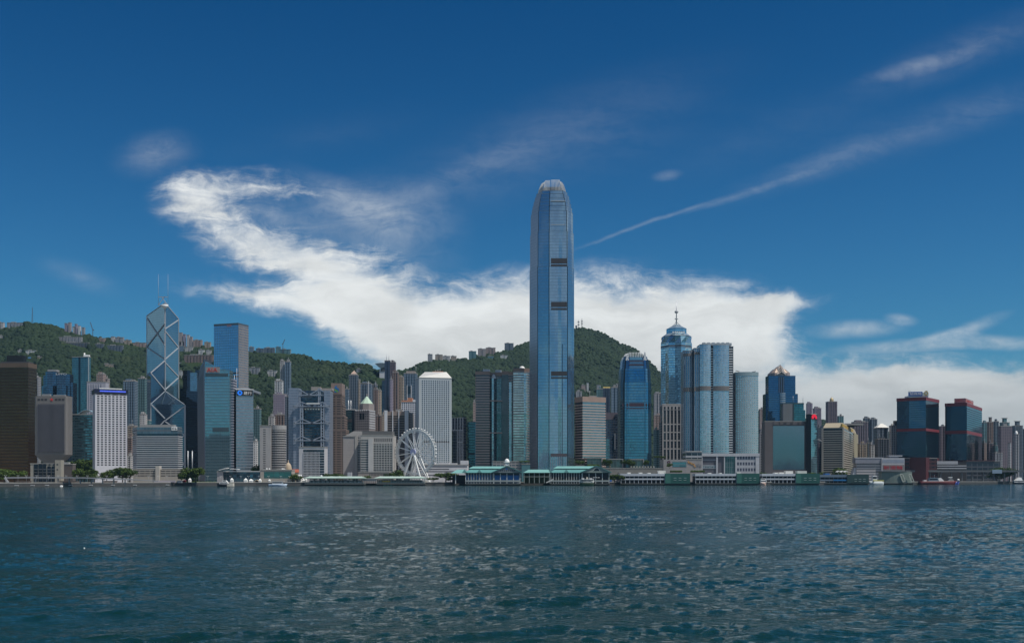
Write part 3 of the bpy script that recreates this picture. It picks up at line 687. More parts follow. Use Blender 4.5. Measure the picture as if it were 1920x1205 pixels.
p, q = bfp[0], bfp[1]
for row in (882.5, 887, 891.5):
    for i in range(9):
        a = 3+i*9.7
        if 38 < a < 50: continue
        mb = MB(); edge_box(mb, p, q, m(a, Y2), m(a+8.6, Y2), -.2, .06, Z(row+.9, Y2), Z(row-.9, Y2)); mb.build('window', S('base_window', (.07, .065, .065), .4), r)
MB().prism(front(291.5, 298.5, Y2-2, 8), G-1, Z(873, Y2)).build('stair_tower', S('stair_beige', (.44, .41, .37), .85), r)

# --- prism tower with crossed braces
Y = 1800; k_ = Y/F; ox, oy = X(309.5, Y+32), Y+32
A = (X(274.5, Y+60), Y+62); B = (X(283, Y), Y); C = (X(346, Y), Y+2); D = (2*ox-B[0], 2*oy-B[1]); O = (ox, oy)
pg = FA('prism_glass', (.10, .14, .18), (.22, .36, .42), 4.1, 1.7, .92, .9, gm=.9, gr=.06, wm=.7, wr=.2, tilt=.006, var=.12, warp=.004)
pgd = FA('prism_glass_deep', (.05, .08, .11), (.11, .18, .25), 4.1, 1.7, .92, .9, gm=.9, gr=.06, wm=.7, wr=.2, tilt=.006, var=.12, warp=.004)
br = S('brace_white', (.36, .38, .41), .55, 0, var=.05)
r = thing('prism_tower', 'tall blue glass tower of stepped triangular prisms with white crossed braces and two thin masts', 'skyscraper', (ox, oy, G))
def zz(py, pt): return Z(py, pt[1])
def shaft(P, Q, zp, zq, zo, mat):
    mb = MB(); z0 = G
    pts = [(P[0], P[1]), (Q[0], Q[1]), O]; zs = [zp, zq, zo]
    u = 0
    for i in range(3):
        a, b = pts[i], pts[(i+1) % 3]; L = elen(a, b)
        mb.face([(a[0], a[1], z0), (b[0], b[1], z0), (b[0], b[1], zs[(i+1) % 3]), (a[0], a[1], zs[i])], [(u, z0), (u+L, z0), (u+L, zs[(i+1) % 3]), (u, zs[i])]); u += L
    mb.face([(pts[i][0], pts[i][1], zs[i]) for i in range(3)]); o = mb.build('glass_prism', mat, r)
    return o
zO = [Z(568, oy), Z(676, oy), Z(733, oy), Z(790, oy)]
zA, zD = zz(592, A), zz(598, D)
shaft(D, A, zD, zA, zO[0], pg); zl = zz(703, A), zz(705, B); shaft(A, B, zl[0], zl[1], zO[1], pgd); zf = zz(757, B), zz(759, C); shaft(B, C, zf[0], zf[1], zO[2], pgd); shaft(C, D, Z(815, C[1]), Z(815, D[1]), zO[3], pg)
def P3(pt, z): return (pt[0], pt[1], z)
def brace(a, b, w=1.5):
    h_ = Vector((b[1]-a[1], a[0]-b[0], 0)); h_ = Vector((0, -1, 0)) if h_.length < .5 else (h_ if h_.y < 0 else -h_).normalized()
    MB().bar(a, b, w*.8, 1.2, tuple(h_)).build('brace', br, r)
def lerp(a, b, t): return tuple(a[i]+(b[i]-a[i])*t for i in range(3))
md_ = 52.0
brace(P3(A, zl[0]-4), P3(A, zA)); brace(P3(D, zO[2]-10), P3(D, zD)); brace(P3(O, zO[2]), P3(O, zO[0]), 2.8); brace(P3(B, G), P3(B, zl[1]-45)); brace(P3(C, G), P3(C, zf[1]), 3.2)
brace(P3(A, zA), P3(O, zO[0]), 1.5); brace(P3(D, zD), P3(O, zO[0]), 1.5); brace(P3(A, zl[0]), P3(O, zO[1])); brace(P3(B, zf[0]), P3(O, zO[2])); brace(P3(C, zf[1]), P3(O, zO[2]))
def onface(P, py): return (P[0], P[1]-1.0, Z(py, P[1]))
for a, b in (((A, 596), (O, 648)), ((A, 651), (O, 674)), ((A, 650), (O, 606)), ((O, 617), (D, 600)), ((O, 620), (D, 651)), ((O, 674), (D, 652)), ((O, 679), (D, 706)), ((O, 731), (D, 708)),
             ((B, 699), (O, 731)), ((B, 699), (O, 676))): brace(onface(*a), onface(*b), 2.0)
# front face: braces lie on the outer plane B-C
def bc(px, py): t = (px-283)/63.0; return (B[0]+(C[0]-B[0])*t, B[1]+(C[1]-B[1])*t-.8, Z(py, Y))
for a, b in (((284, 758), (309, 784)), ((310, 788), (345, 762)), ((310, 790), (345, 815)), ((345, 816), (310, 842)), ((310, 842), (345, 868)), ((309, 788), (284, 815))): brace(bc(*a), bc(*b), 2.2)
bm_ = MB(); bm_.bar(bc(284, 870), bc(346, 870), 3, 1.5); bm_.build('brace', br, r)
for px in (297, 315): MB().tube((X(px, oy), oy, Z(572, oy)), (X(px, oy), oy, Z(514, oy)), .36, 6, .15).build('mast', br, r)
ct = MB()
for a, b in (((297, 557), (315, 557)), ((297, 572), (309, 556)), ((315, 572), (303, 556)), ((297, 572), (315, 572))): ct.bar((X(a[0], oy), oy-1, Z(a[1], oy)), (X(b[0], oy), oy-1, Z(b[1], oy)), .9, .9)
ct.build('crown_frame', br, r); MB().lathe(ox, oy-2, [(0, Z(580, oy)), (5, Z(576, oy)), (6.5, Z(572, oy)), (0, Z(571.5, oy))], 10).build('crown_dish', WHITE, r)

# --- dark slab cluster behind
Y = 1885
dslab = FA('night_glass', (.018, .02, .03), (.05, .065, .10), 3.8, 1.9, .9, .8, gm=.9, gr=.08, wm=.4, wr=.3)
r = thing('office_tower', 'near-black office tower in stepped slabs with one blue glass face, beside the braced prism tower', 'office tower', (X(365, Y), Y, G))
for a, b, t, mt_k, dy in ((337, 349, 727, dslab, 6), (343, 356, 694, dslab, 2), (355, 369, 698, FA('slab_blue', (.08, .12, .16), (.16, .30, .42), 3.8, 1.9, .85, .85, gm=.85, gr=.07, tilt=.02), 3), (349, 392, 733, dslab, 0), (366, 392, 692, dslab, 10)):
    MB().prism(front(a, b, Y+dy, 45), G-1, Z(t, Y), True).build('glass_slab', mt_k, r)
for px in (353, 361): MB().tube((X(px, Y), Y-2, G), (X(px, Y), Y-2, Z(845, Y)), 1.0, 6).build('column', STEEL, r)

# --- tall plain box tower
Y = 1750; fp = quad(401, 447, 466, Y, 20)
cb1 = FA('box_glass', (.10, .15, .20), (.20, .42, .60), 4.2, 3.6, .86, .86, gm=.9, gr=.06, wm=.6, wr=.3, tilt=.012, var=.12)
r = tower('skyscraper', 'tall plain box skyscraper of blue gridded glass, standing behind the curved-top sign tower', 'skyscraper', fp, 605, Y, cb1, roof=S('box_top', (.07, .09, .11), .4), rt=3, lip=.1)
p, q = fp[1], fp[2]; mb = MB(); edge_box(mb, p, q, .2, elen(p, q)-.2, -.2, .15, G, r['zt']-3.2); mb.build('side_wall', FA('box_side', (.22, .19, .18), (.30, .33, .36), 4.2, 3.6, .6, .6, gm=.85, gr=.12, tilt=.03), r)
for t in (699, 705.5): mb = MB(); edge_box(mb, fp[0], p, 0, elen(fp[0], p), -.2, .25, Z(t+1.6, Y), Z(t-1.6, Y)); mb.build('louvre', LOUV, r)
mb = MB(); edge_box(mb, fp[0], p, m(29, Y), m(39, Y), -.1, .3, Z(611, Y), Z(607.5, Y)); mb.build('sign_panel', S('sign_faded', (.30, .17, .2), .6), r)
# --- curved-top sign tower
Y = 1420; ag = FA('sign_tower_glass', (.13, .19, .22), (.20, .36, .42), 4.0, 2.8, .95, .74, gm=.8, gr=.06, wm=.4, wr=.3, tilt=.012, var=.16)
r = thing('office_tower', 'blue-green glass tower with a swept-up corner fin and a red-lettered sign near its curved top', 'office tower', (X(405, Y), Y, G))
xl, xr, d = X(383.5, Y), X(430.5, Y), 18
mb = MB(); N = 10; prof = [(xl+(xr-xl)*i/N, Z(676+17.5*math.sin(i/N*1.57), Y)) for i in range(N+1)]
for (xa, za), (xb, zb_) in zip(prof, prof[1:]):
    mb.face([(xa, Y, G), (xb, Y, G), (xb, Y, zb_), (xa, Y, za)], [(xa-xl, G), (xb-xl, G), (xb-xl, zb_), (xa-xl, za)]); mb.face([(xa, Y, za), (xb, Y, zb_), (xb, Y+d, zb_), (xa, Y+d, za)]); mb.face([(xb, Y+d, G), (xa, Y+d, G), (xa, Y+d, za), (xb, Y+d, zb_)])
mb.face([(xr, Y, G), (xr, Y+d, G), (xr, Y+d, prof[-1][1]), (xr, Y, prof[-1][1])], [(0, G), (d, G), (d, 150), (0, 150)]); mb.build('glass_wall', ag, r)
mb = MB(); sidep = [(880, 383.5, 371.5), (820, 383, 370.5), (760, 382.2, 370), (720, 381.6, 370.6), (690, 382, 373.5), (680, 382.6, 378), (673, 383.6, 382.8)]
for (ya, pa, pb_), (yb, pc_, pd_) in zip(sidep, sidep[1:]):
    za, zb_ = (G if ya == 880 else Z(ya, Y)), Z(yb, Y)
    a0, a1 = (X(pb_, Y+26), Y+26, za), (X(pa, Y), Y-.5, za); b0, b1_ = (X(pd_, Y+26), Y+26, zb_), (X(pc_, Y), Y-.5, zb_)
    mb.face([a0, a1, b1_, b0]); mb.face([a1, (X(pa, Y)+1.2, Y-.5, za), (X(pc_, Y)+1.2, Y-.5, zb_), b1_]); mb.face([(X(pa, Y)+1.2, Y-.5, za), (X(pa, Y)+1.2, Y+30, za), (X(pc_, Y)+1.2, Y+30, zb_), (X(pc_, Y)+1.2, Y-.5, zb_)]); mb.face([(X(pa, Y)+1.2, Y+30, za), a0, b0, (X(pc_, Y)+1.2, Y+30, zb_)])
mb.build('corner_fin', S('fin_slate', (.12, .135, .18), .35, .5), r)
p, q = (xl, Y), (xr, Y)
sg = MB(); edge_box(sg, p, q, m(2.2, Y), m(28.5, Y), -.1, .6, Z(698.5, Y), Z(688, Y)); sg = sg.build('sign_panel', S('sign_grey_brown', (.26, .24, .24), .6), r)
text('AIA', p, q, m(14.5, Y), Z(693.3, Y), m(20, Y), m(7.8, Y), .65, S('sign_red', (.5, .045, .03), .5), sg)
for a, b, t0, t1 in ((1.5, 44, 700.5, 705), (15, 45.5, 801.5, 809.5)): mb = MB(); edge_box(mb, p, q, m(a, Y), m(b, Y), -.1, .25, Z(t1, Y), Z(t0, Y)); mb.build('louvre', S('louvre_teal', (.045, .075, .09), .5), r)
lb2 = FA('lilac_strips', (.26, .26, .31), (.10, .13, .18), 3.6, 3, .97, .55, gm=.7, gr=.12)
MB().prism(front(431, 437.5, Y+8, 36), G-1, Z(709, Y), True).build('stair_shaft', lb2, r)
for px in (443, 444.8): pass
r2 = thing('flag_mast', 'pair of thin pale roof masts rising in front of the box skyscraper', 'mast', (X(445, 1500), 1500, Z(731, 1500)))
MB().tube((X(444, 1500), 1500, Z(731, 1500)), (X(444, 1500), 1500, Z(690, 1500)), .5, 6, .3).build('pole', S('pale_pole', (.55, .56, .6), .5), r2); MB().tube((X(439.5, 1500), 1500, Z(731, 1500)), (X(439.5, 1500), 1500, Z(703, 1500)), .45, 6, .3).build('pole', S('pale_pole', ()), r2)
# --- grey-blue tower with a roundel sign
Y = 1430; fp = quad(434, 442.5, 475, Y, 72)
cg2 = FA('roundel_tower_glass', (.22, .25, .29), (.24, .31, .37), 3.9, 2.2, .96, .62, gm=.75, gr=.1, wm=.3, wr=.35, tilt=.015, var=.2)
r = tower('office_tower', 'grey-blue banded glass tower carrying a black sign with a blue ring and two white characters', 'office tower', fp, 728.5, Y, cg2, roof=S('roof_white', (.6, .6, .6), .6), rt=1.2, lip=.3)
mb = MB(); edge_box(mb, fp[0], fp[1], 0, elen(fp[0], fp[1]), -.2, .15, G, r['zt']-4); mb.build('side_wall', S('side_navy', (.03, .035, .05), .25, .6), r)
p, q = fp[1], fp[2]
sg = MB(); edge_box(sg, p, q, m(1.2, Y), elen(p, q)-m(1.2, Y), .1, .7, Z(741.5, Y), Z(730.5, Y)); sg = sg.build('sign_panel', BLACK, r)
edge_disc(p, q, m(7, Y), Z(736, Y), m(4.6, Y), m(4.6, Y), .85, S('sign_blue', (.02, .22, .95), .4, emit=.25), sg, 'roundel', 0, 360, inner=.42)
text('建行', p, q, m(21.2, Y), Z(736.2, Y), m(14.5, Y), m(6.6, Y), .75, S('sign_white', (.8, .8, .8), .5), sg)
plant(r, fp, .1, .8, .2, .9, 3.0, STEEL)
# ---------------------------------------------------------------- mid-shore buildings
stone = S('pale_stone', (.40, .38, .36), .8)
# --- concrete hall tower with bowed floors
Y = 1330; r = tower('office_block', 'concrete civic block with bowed black-and-grey floor bands between solid piers', 'office block', front(487, 508, Y, 34), 797, Y, S('warm_concrete', (.36, .345, .34), .85))
wins(r, (X(487, Y), Y), (X(508, Y), Y), m(5.5, Y), m(12, Y), Z(883, Y), Z(803, Y), 1, 19, m(4.5, Y), m(1.6, Y), S('base_window', ()))
fp = curved(508, 532, Y+1, 7, 3, 6); MB().prism(fp, G-1, Z(797.5, Y), True).build('bowed_wall', S('band_black', (.03, .03, .033), .4, .3), r)
bands(r, fp, Z(884, Y), Z(806, Y), m(4.45, Y), m(2.3, Y), .9, S('warm_concrete', ()), 'floor_band')
MB().prism(offset(fp, 1), Z(805, Y), Z(796.8, Y), True, True).build('parapet', S('warm_concrete', ()), r)
# --- low hall with green glass
Y = 1270; r = tower('civic_hall', 'low beige hall with one long green glass wall on the waterfront', 'hall', front(488, 547, Y, 22), 880, Y, S('beige_stone', ()))
mb = MB(); p, q = (X(488, Y), Y), (X(547, Y), Y); edge_box(mb, p, q, m(7, Y), m(58, Y), -.2, .1, Z(896, Y), Z(884, Y)); mb.build('glass_wall', FA('green_hall_glass', (.04, .07, .07), (.07, .24, .22), 5, 6, .93, .9, gm=.6, gr=.1), r)
for px in (498, 503, 527, 530): MB().lathe(X(px, Y), Y+6, [(0, r['zt']), (.9, r['zt']+.2), (1, r['zt']+1.1), (0, r['zt']+1.9)], 8).build('roof_vent', WHITE, r)
# --- glazed low block with tilted white canopies
Y = 1275; r = tower('exhibition_hall', 'low glazed hall with stone end wall and two tilted white roof canopies', 'hall', front(407, 418, Y, 20), 883, Y, S('grey_stone', (.33, .32, .33), .85))
MB().prism(front(418.3, 497, Y+2, 20), G-1, Z(884, Y)).build('glass_wall', FA('hall_glass', (.05, .06, .08), (.10, .17, .21), 4.5, 4, .9, .85, gm=.7, gr=.1, tilt=.05, var=.8), r)
MB().prism(front(417, 489, Y, 24), Z(884, Y), Z(882.6, Y), True, True).build('roof', S('roof_white', ()), r)
for a, b, za, zb_ in ((411, 426, 881.5, 877.5), (432, 446, 879.2, 879.7)):
    mb = MB(); xa, xb = X(a, Y), X(b, Y); mb.prism([(xa, Y-2), (xb, Y-2), (xb, Y+9), (xa, Y+9)], 0, .7); 
    mb.v = [(x, y, (Z(za, Y)+(Z(zb_, Y)-Z(za, Y))*(x-xa)/(xb-xa))+z) for x, y, z in mb.v]; mb.build('canopy', WHITE, r)
    mb = MB()
    for e in (.2, .8): mb.tube((xa+(xb-xa)*e, Y+1, Z(883, Y)), (xa+(xb-xa)*e, Y+1, Z(za, Y)+(Z(zb_, Y)-Z(za, Y))*e), .2, 5)
    mb.build('canopy_prop', STEEL, r)
# --- domed old court house
Y = 1380; cx = X(541, Y); r = thing('domed_building', 'old stone court house with a tan dome and red tiled roof', 'building', (cx, Y, G))
MB().prism(front(530, 561, Y, 40), G-1, Z(885, Y)).build('wall', S('court_stone', (.42, .36, .29), .8), r)
rf = MB(); a, b, c_, d_ = X(530, Y), X(561, Y), Y-.5, Y+40; rf.face([(a, c_, Z(885, Y)), (b, c_, Z(885, Y)), (b-3, Y+18, Z(879, Y)), (a+3, Y+18, Z(879, Y))]); rf.face([(b, c_, Z(885, Y)), (b, d_, Z(885, Y)), (b-3, Y+18, Z(879, Y))]); rf.face([(b, d_, Z(885, Y)), (a, d_, Z(885, Y)), (a+3, Y+18, Z(879, Y)), (b-3, Y+18, Z(879, Y))]); rf.face([(a, d_, Z(885, Y)), (a, c_, Z(885, Y)), (a+3, Y+18, Z(879, Y))])
rf.build('roof', S('red_tile', (.34, .09, .05), .8), r)
dm = m(6.6, Y); zb_ = Z(879.5, Y); prof = [(dm*1.02, Z(887, Y)), (dm*1.02, zb_)]+[(dm*math.cos(R(t)), zb_+m(13.5, Y)*math.sin(R(t))*.92) for t in (4, 20, 36, 52, 66, 78)]+[(m(.9, Y), Z(866.5, Y)), (m(.9, Y), Z(864.5, Y)), (0, Z(861.5, Y))]
MB().lathe(cx, Y-2, prof, 20).build('dome', S('dome_tan', (.46, .37, .27), .7), r)
# --- white-framed grid block
Y = 1300; fp = front(560.5, 608.5, Y, 30); r = tower('office_block', 'white-framed office block with a grid of pale mullions, before the trussed bank tower', 'office block', fp, 837, Y, S('frame_pale', (.50, .49, .51), .75))
p, q = fp[0], fp[1]; mb = MB(); edge_box(mb, p, q, m(8, Y), m(47.3, Y), -.2, .08, Z(893, Y), Z(842.5, Y)); mb.build('glazing', FA('grid_glass', (.04, .05, .06), (.06, .085, .11), 3.4, 2.2, .95, .9, gm=.7, gr=.1, var=.8), r)
fins(r, edge_pt(p, q, m(9, Y), .05), edge_pt(p, q, m(38.5, Y), .05), 13, .55, .5, Z(893, Y), Z(847, Y), S('frame_pale', ()), 'mullion')
o = edge_box(MB(), p, q, m(8, Y), m(47.3, Y), -.2, .7, Z(891.5, Y), Z(890.7, Y)).build('floor_edge', S('frame_pale', ()), r)
for i in range(1, 10): clone(o, (0, 0, i*m(4.75, Y)))
# --- trussed bank tower
Y = 1520; r = thing('bank_tower', 'grey steel-framed bank tower hung from coathanger trusses between ladder-like masts', 'skyscraper', (X(583, Y), Y, G))
tg = FA('truss_glass', (.06, .075, .09), (.04, .075, .11), 3.9, 2.4, .92, .68, gm=.75, gr=.1, tilt=.04, var=.9); tw = FA('truss_service', (.27, .31, .38), (.20, .25, .32), 3.9, 2.0, .8, .5, gm=.4, gr=.3, wr=.45, wm=.3)
st = S('truss_steel', (.33, .37, .43), .45, .35)
MB().prism(front(553, 619, Y+34, 22), G-1, Z(728, Y), True).build('rear_block', tg, r); MB().prism(front(541, 560, Y+10, 40), G-1, Z(726, Y), True).build('service_tower', tw, r)
MB().prism(front(607.5, 618.8, Y+6, 28), G-1, Z(731, Y), True).build('service_tower', tw, r); MB().prism(front(550, 562.5, Y+2, 16), G-1, Z(762, Y), True).build('service_tower', tw, r)
MB().prism(front(563, 606, Y+14, 22), G-1, Z(741, Y), True).build('middle_block', tg, r); MB().prism(front(567.8, 602.4, Y+6, 12), G-1, Z(763, Y), True).build('front_block', tg, r)
MB().prism(front(609, 617, Y+1, 10), G-1, Z(762, Y), True).build('service_tower', tw, r)
def ladder(pl, pr, top, yy, bot=890):
    mb = MB(); a, b = X(pl, yy), X(pr, yy)
    for x in (a, b): mb.bar((x, yy, G), (x, yy, Z(top, Y)), 1.6, 1.6)
    z = Z(bot, Y)
    while z < Z(top, Y): mb.bar((a, yy, z), (b, yy, z), .9, 1.2, (0, 0, 1)); z += 3.9
    mb.build('ladder_mast', st, r)
ladder(563.4, 567.6, 754, Y); ladder(602.4, 607, 754, Y); ladder(558, 562.5, 727, Y+12); ladder(597.5, 600.5, 726, Y+12)
def truss(ty, yy, l, rr, la, ra, drop):
    mb = MB(); c_ = (l+rr)/2; z1, z0 = Z(ty, Y), Z(ty+drop, Y)
    for a, b in (((l, z1), (c_, z0)), ((rr, z1), (c_, z0)), ((l, z1), (la, z0)), ((rr, z1), (ra, z0)), ((la, z0), (ra, z0))): mb.bar((X(a[0], yy), yy, a[1]), (X(b[0], yy), yy, b[1]), 1.3, 1.3)
    mb.build('truss', st, r)
truss(753.5, Y-.6, 565.5, 604.5, 550, 618, 8); truss(785, Y-.6, 565.5, 604.5, 551, 618, 8); truss(817.5, Y-.6, 565.5, 604.5, 551, 618, 8); truss(728, Y+11.4, 560, 599, 546, 618, 11)
mb = edge_box(MB(), (X(575, Y), Y+3), (X(599, Y), Y+3), 0, m(24, Y), 0, 5, Z(757.5, Y), Z(755, Y)); mb.build('canopy', S('canopy_white', (.66, .68, .66), .5), r)
for k in range(7): MB().box(X(570+5*k, Y), X(572.6+5*k, Y), Y+5, Y+5.9, Z(767.5, Y), Z(765.5, Y)).build('window', S('lit_pale', (.55, .6, .55), .4), r)
mb = MB().box(X(575, Y), X(592, Y), Y+34, Y+50, Z(728, Y), Z(721, Y)); mb.build('plant_room', S('plant_tan', (.34, .30, .27), .8), r); MB().box(X(594, Y), X(615, Y), Y+36, Y+50, Z(728, Y), Z(723.5, Y)).build('plant_room', S('plant_tan', ()), r)
for k in range(3):
    o = MB().bar((X(582+3*k, Y), Y+33.5, Z(739, Y)), (X(588+3*k, Y), Y+33.5, Z(729, Y)), .6, .6).build('roof_strut', st, r)
# --- stepped brown bank tower
Y = 1560; bw_ = FA('brown_bank', (.17, .125, .105), (.05, .05, .055), m(4.5, Y), 7.6, .72, .42, gm=.3, gr=.25, wvar=.3); bp_ = S('brown_plain', (.235, .175, .15), .7)
r = thing('bank_tower', 'slim stepped brown stone tower with a blue and green swirl sign on its top panel', 'skyscraper', (X(632, Y), Y, G))
xa = X(620.5, Y)
for pr, t, dy in ((641.2, 738, 10), (642.5, 758, 6), (645.5, 779, 3), (648.5, 805, 0)):
    f_ = front(620.5, pr, Y+dy, 34); MB().prism(f_, G-1, Z(t, Y), True).build('wall', bw_, r)
    MB().prism(offset(f_, .25), Z(t+1.6, Y), Z(t, Y), True, True).build('cornice', bp_, r)
f_ = front(620.8, 641, Y+9.5, 30); MB().prism(f_, Z(738, Y), Z(717, Y), True, True).build('sign_block', bp_, r)
f0 = S('swirl_blue', (.02, .16, .42), .5); f1 = S('swirl_green', (.13, .42, .10), .5); p, q = f_[0], f_[1]; zc = Z(727.5, Y)
def blobpoly(pts, mat, dd, name='emblem'):
    mb = MB(); n = len(pts)
    P_ = [edge_pt(p, q, m(10+a, Y), dd) for a, b in pts]
    mb.face([(e[0], e[1], zc+m(b, Y)) for e, (a, b) in zip(P_, pts)]); mb.build(name, mat, r)
blobpoly([(-3.6, 1.5), (-2.8, 4.2), (-.2, 6.2), (1.6, 6), (.2, 4.4), (.6, 2.6), (4.2, .8), (5.2, -1.6), (4.6, -4.4), (3.4, -5.4), (3.6, -2.8), (1.6, -1.6), (-1.8, -.4)], f0, .2)
blobpoly([(-4, -1.6), (-3, .2), (-1.4, -1.6), (2.2, -3.2), (3.4, -5), (2, -7), (.8, -5.4), (-2, -4.4)], f1, .25); blobpoly([(-4, -5.2), (-2.8, -4), (.4, -5.6), (-1, -7.4), (-3.4, -6.8)], f0, .2)
# --- curved grey hotel pair
Y = 1370; hb = FA('hotel_beige', (.36, .33, .32), (.33, .30, .29), 3.1, 1.6, .4, .5, gm=0, gr=.8, wr=.85); hs_ = FA('hotel_slats', (.36, .35, .34), (.06, .08, .09), 3.05, 4, .97, .46, gm=.5, gr=.15)
r = tower('hotel_block', 'plain grey-beige hotel wing with a sloping dark roof, beside the brown stepped tower', 'hotel', front(643.5, 665, Y, 40), 817, Y, hb, lip=.6)
MB().prism(front(665.2, 670, Y-.6, 30), G-1, Z(816, Y)).build('pier', stone, r); MB().prism(front(670.3, 677, Y+1, 30), G-1, Z(817, Y)).build('slatted_wall', FA('hotel_dots', (.34, .33, .33), (.05, .055, .06), 3.1, 2.2, .55, .5, gm=.4, gr=.2), r)
rf = MB(); z0, z1 = Z(817, Y), Z(807, Y); rf.face([(X(646, Y), Y+1, z0), (X(677, Y), Y+1, z0), (X(692, Y), Y+14, z1), (X(660, Y), Y+14, z1)]); rf.face([(X(646, Y), Y+40, z0), (X(646, Y), Y+1, z0), (X(660, Y), Y+14, z1)]); rf.face([(X(677, Y), Y+1, z0), (X(677, Y), Y+40, z0), (X(692, Y), Y+14, z1)]); rf.build('sloping_roof', S('roof_dark', (.13, .13, .13), .8), r)
Y = 1350; r = tower('hotel_block', 'grey stone grid-fronted office block with an arcaded top storey, beside the big wheel', 'office block', front(676, 737, Y, 36), 815, Y, stone, lip=.2)
p, q = (X(676, Y), Y), (X(737, Y), Y)
edge_box(MB(), p, q, m(.8, Y), m(15, Y), -.2, .08, Z(884, Y), Z(824, Y)).build('slatted_wall', hs_, r)
edge_box(MB(), p, q, m(24, Y), m(60, Y), -.2, .08, Z(884, Y), Z(832, Y)).build('grid_wall', FA('grey_grid', (.33, .32, .31), (.07, .085, .09), 2.95, 3.4, .8, .52, gm=.5, gr=.15, var=.8), r)
fins(r, edge_pt(p, q, m(24, Y), 0), edge_pt(p, q, m(60, Y), 0), 8, .8, .5, Z(884, Y), Z(832, Y), S('pier_grey', (.37, .36, .35), .8), 'pier')
wins(r, p, q, m(25, Y), m(59.5, Y), Z(830, Y), Z(819, Y), 9, 1, m(1.9, Y), m(6.5, Y), S('base_window', ()))
MB().prism(front(679, 735, Y+3, 28), Z(815, Y), Z(807.5, Y)).build('roof_storey', S('roof_dark', ()), r)
MB().prism(front(690.5, 699.3, Y-1.4, 8), G-1, Z(822, Y)).build('corner_pier', S('pier_pale', (.47, .46, .45), .75), r)
Y = 1325; r = tower('colonnade_block', 'low brown-grey colonnaded block at the foot of the hotel pair', 'low building', front(671, 729, Y, 16), 884, Y, S('colon_stone', (.27, .24, .22), .85))
wins(r, (X(671, Y), Y), (X(729, Y), Y), m(21, Y), m(57, Y), Z(893, Y), Z(886, Y), 13, 1, m(1.3, Y), m(5, Y), S('base_window', ()))
MB().box(X(651, Y), X(658, Y), Y+2, Y+10, G, Z(885, Y)).build('kiosk', S('kiosk_pale', (.4, .42, .45), .7), r)
# --- green pyramid tower
Y = 1600; r = thing('office_tower', 'octagonal grey-brown stone tower under a pale green pyramid roof', 'office tower', (X(684, Y), Y, G)); pst = S('pyramid_stone', (.28, .25, .24), .8)
f_ = quad(665, 692, 703.5, Y, 18); MB().prism(f_, G-1, Z(769, Y)).build('wall', FA('pyramid_wall', (.27, .24, .235), (.07, .08, .10), 3.7, 3.2, .5, .5, gm=.4, gr=.2), r)
o8 = [(X(684, Y)+m(14.5, Y)*math.cos(R(22.5+45*i)), Y+22+m(14.5, Y)*math.sin(R(22.5+45*i))) for i in range(8)]
MB().prism(o8, Z(770, Y), Z(757, Y)).build('drum', pst, r); MB().prism(scaled(o8, .92), Z(757, Y), Z(755, Y)).build('drum', pst, r)
MB().prism(scaled(o8, .88), Z(755, Y), Z(740, Y), True, fp1=scaled(o8, .04)).build('pyramid_roof', S('copper_green', (.42, .56, .44), .55), r); MB().tube((X(684, Y), Y+22, Z(740.5, Y)), (X(684, Y), Y+22, Z(736.5, Y)), .8, 6).build('finial', pst, r)
p, q = f_[1], f_[2]; o = edge_box(MB(), p, q, .5, elen(p, q)-.5, -.2, .4, Z(803, Y), Z(800.4, Y)).build('sill', S('sill_grey', ()), r)
for i in range(1, 8): clone(o, (0, 0, i*m(4.6, Y)))
p, q = f_[0], f_[1]
for s_ in (.42, .6): edge_box(MB(), p, q, elen(p, q)*s_-1.6, elen(p, q)*s_+1.6, -.2, .15, Z(786, Y), Z(774, Y)).build('tall_window', DARKG, r)
for k in range(7): edge_box(MB(), p, q, elen(p, q)*(.05+.15*k), elen(p, q)*(.05+.15*k)+1.6, 0, .8, Z(769.5, Y), Z(767.8, Y)).build('lamp_bracket', WHITE, r)
# --- teal block with poles
Y = 1640; r = tower('office_block', 'dark teal office block with two thin white poles on its roof', 'office block', front(643, 665, Y, 30), 767, Y, FA('landmark_teal', (.03, .05, .06), (.10, .25, .29), 3.8, 3, .85, .62, gm=.8, gr=.1, var=.7), roof=S('roof_white', ()))
edge_box(MB(), (X(643, Y), Y), (X(665, Y), Y), 0, m(22, Y), -.2, .2, Z(791, Y), Z(784.5, Y)).build('louvre', LOUV, r); edge_box(MB(), (X(643, Y), Y), (X(665, Y), Y), m(17, Y), m(22, Y), -.2, .3, G, Z(767, Y)).build('dark_corner', S('side_navy', ()), r)
for px in (652.5, 657): MB().tube((X(px, Y), Y+5, r['zt']), (X(px, Y), Y+5, Z(750, Y)), .6, 6).build('pole', WHITE, r)
# --- white-piered brown banded block
Y = 1480; fp = front(721, 766, Y, 40); r = tower('office_block', 'office block of brown floor bands between white vertical piers, behind the big wheel', 'office block', fp, 771, Y, S('band_black', ()), roof=S('brown_roof', (.28, .22, .19), .8), rt=6, lip=0)
bands(r, fp, G+4, Z(779, Y), m(4.4, Y), m(1.9, Y), .5, S('brown_band', (.20, .165, .15), .75), 'floor_band')
p, q = fp[0], fp[1]
for a, b in ((0, 5.5), (14.6, 16.3), (26, 27.6), (38, 45)): edge_box(MB(), p, q, m(a, Y), m(b, Y), -.3, 1.1, G, Z(769, Y)).build('pier', S('pier_white', (.60, .61, .64), .7), r)
MB().prism(front(766.2, 772.5, Y+4, 30), G-1, Z(773, Y)).build('side_block', FA('side_dots', (.30, .27, .26), (.05, .05, .06), 3.4, 2.2, .5, .5, gm=.3, gr=.3), r); MB().box(X(741, Y), X(752, Y), Y+8, Y+25, Z(771, Y), Z(766, Y)).build('plant_room', PLANT, r)
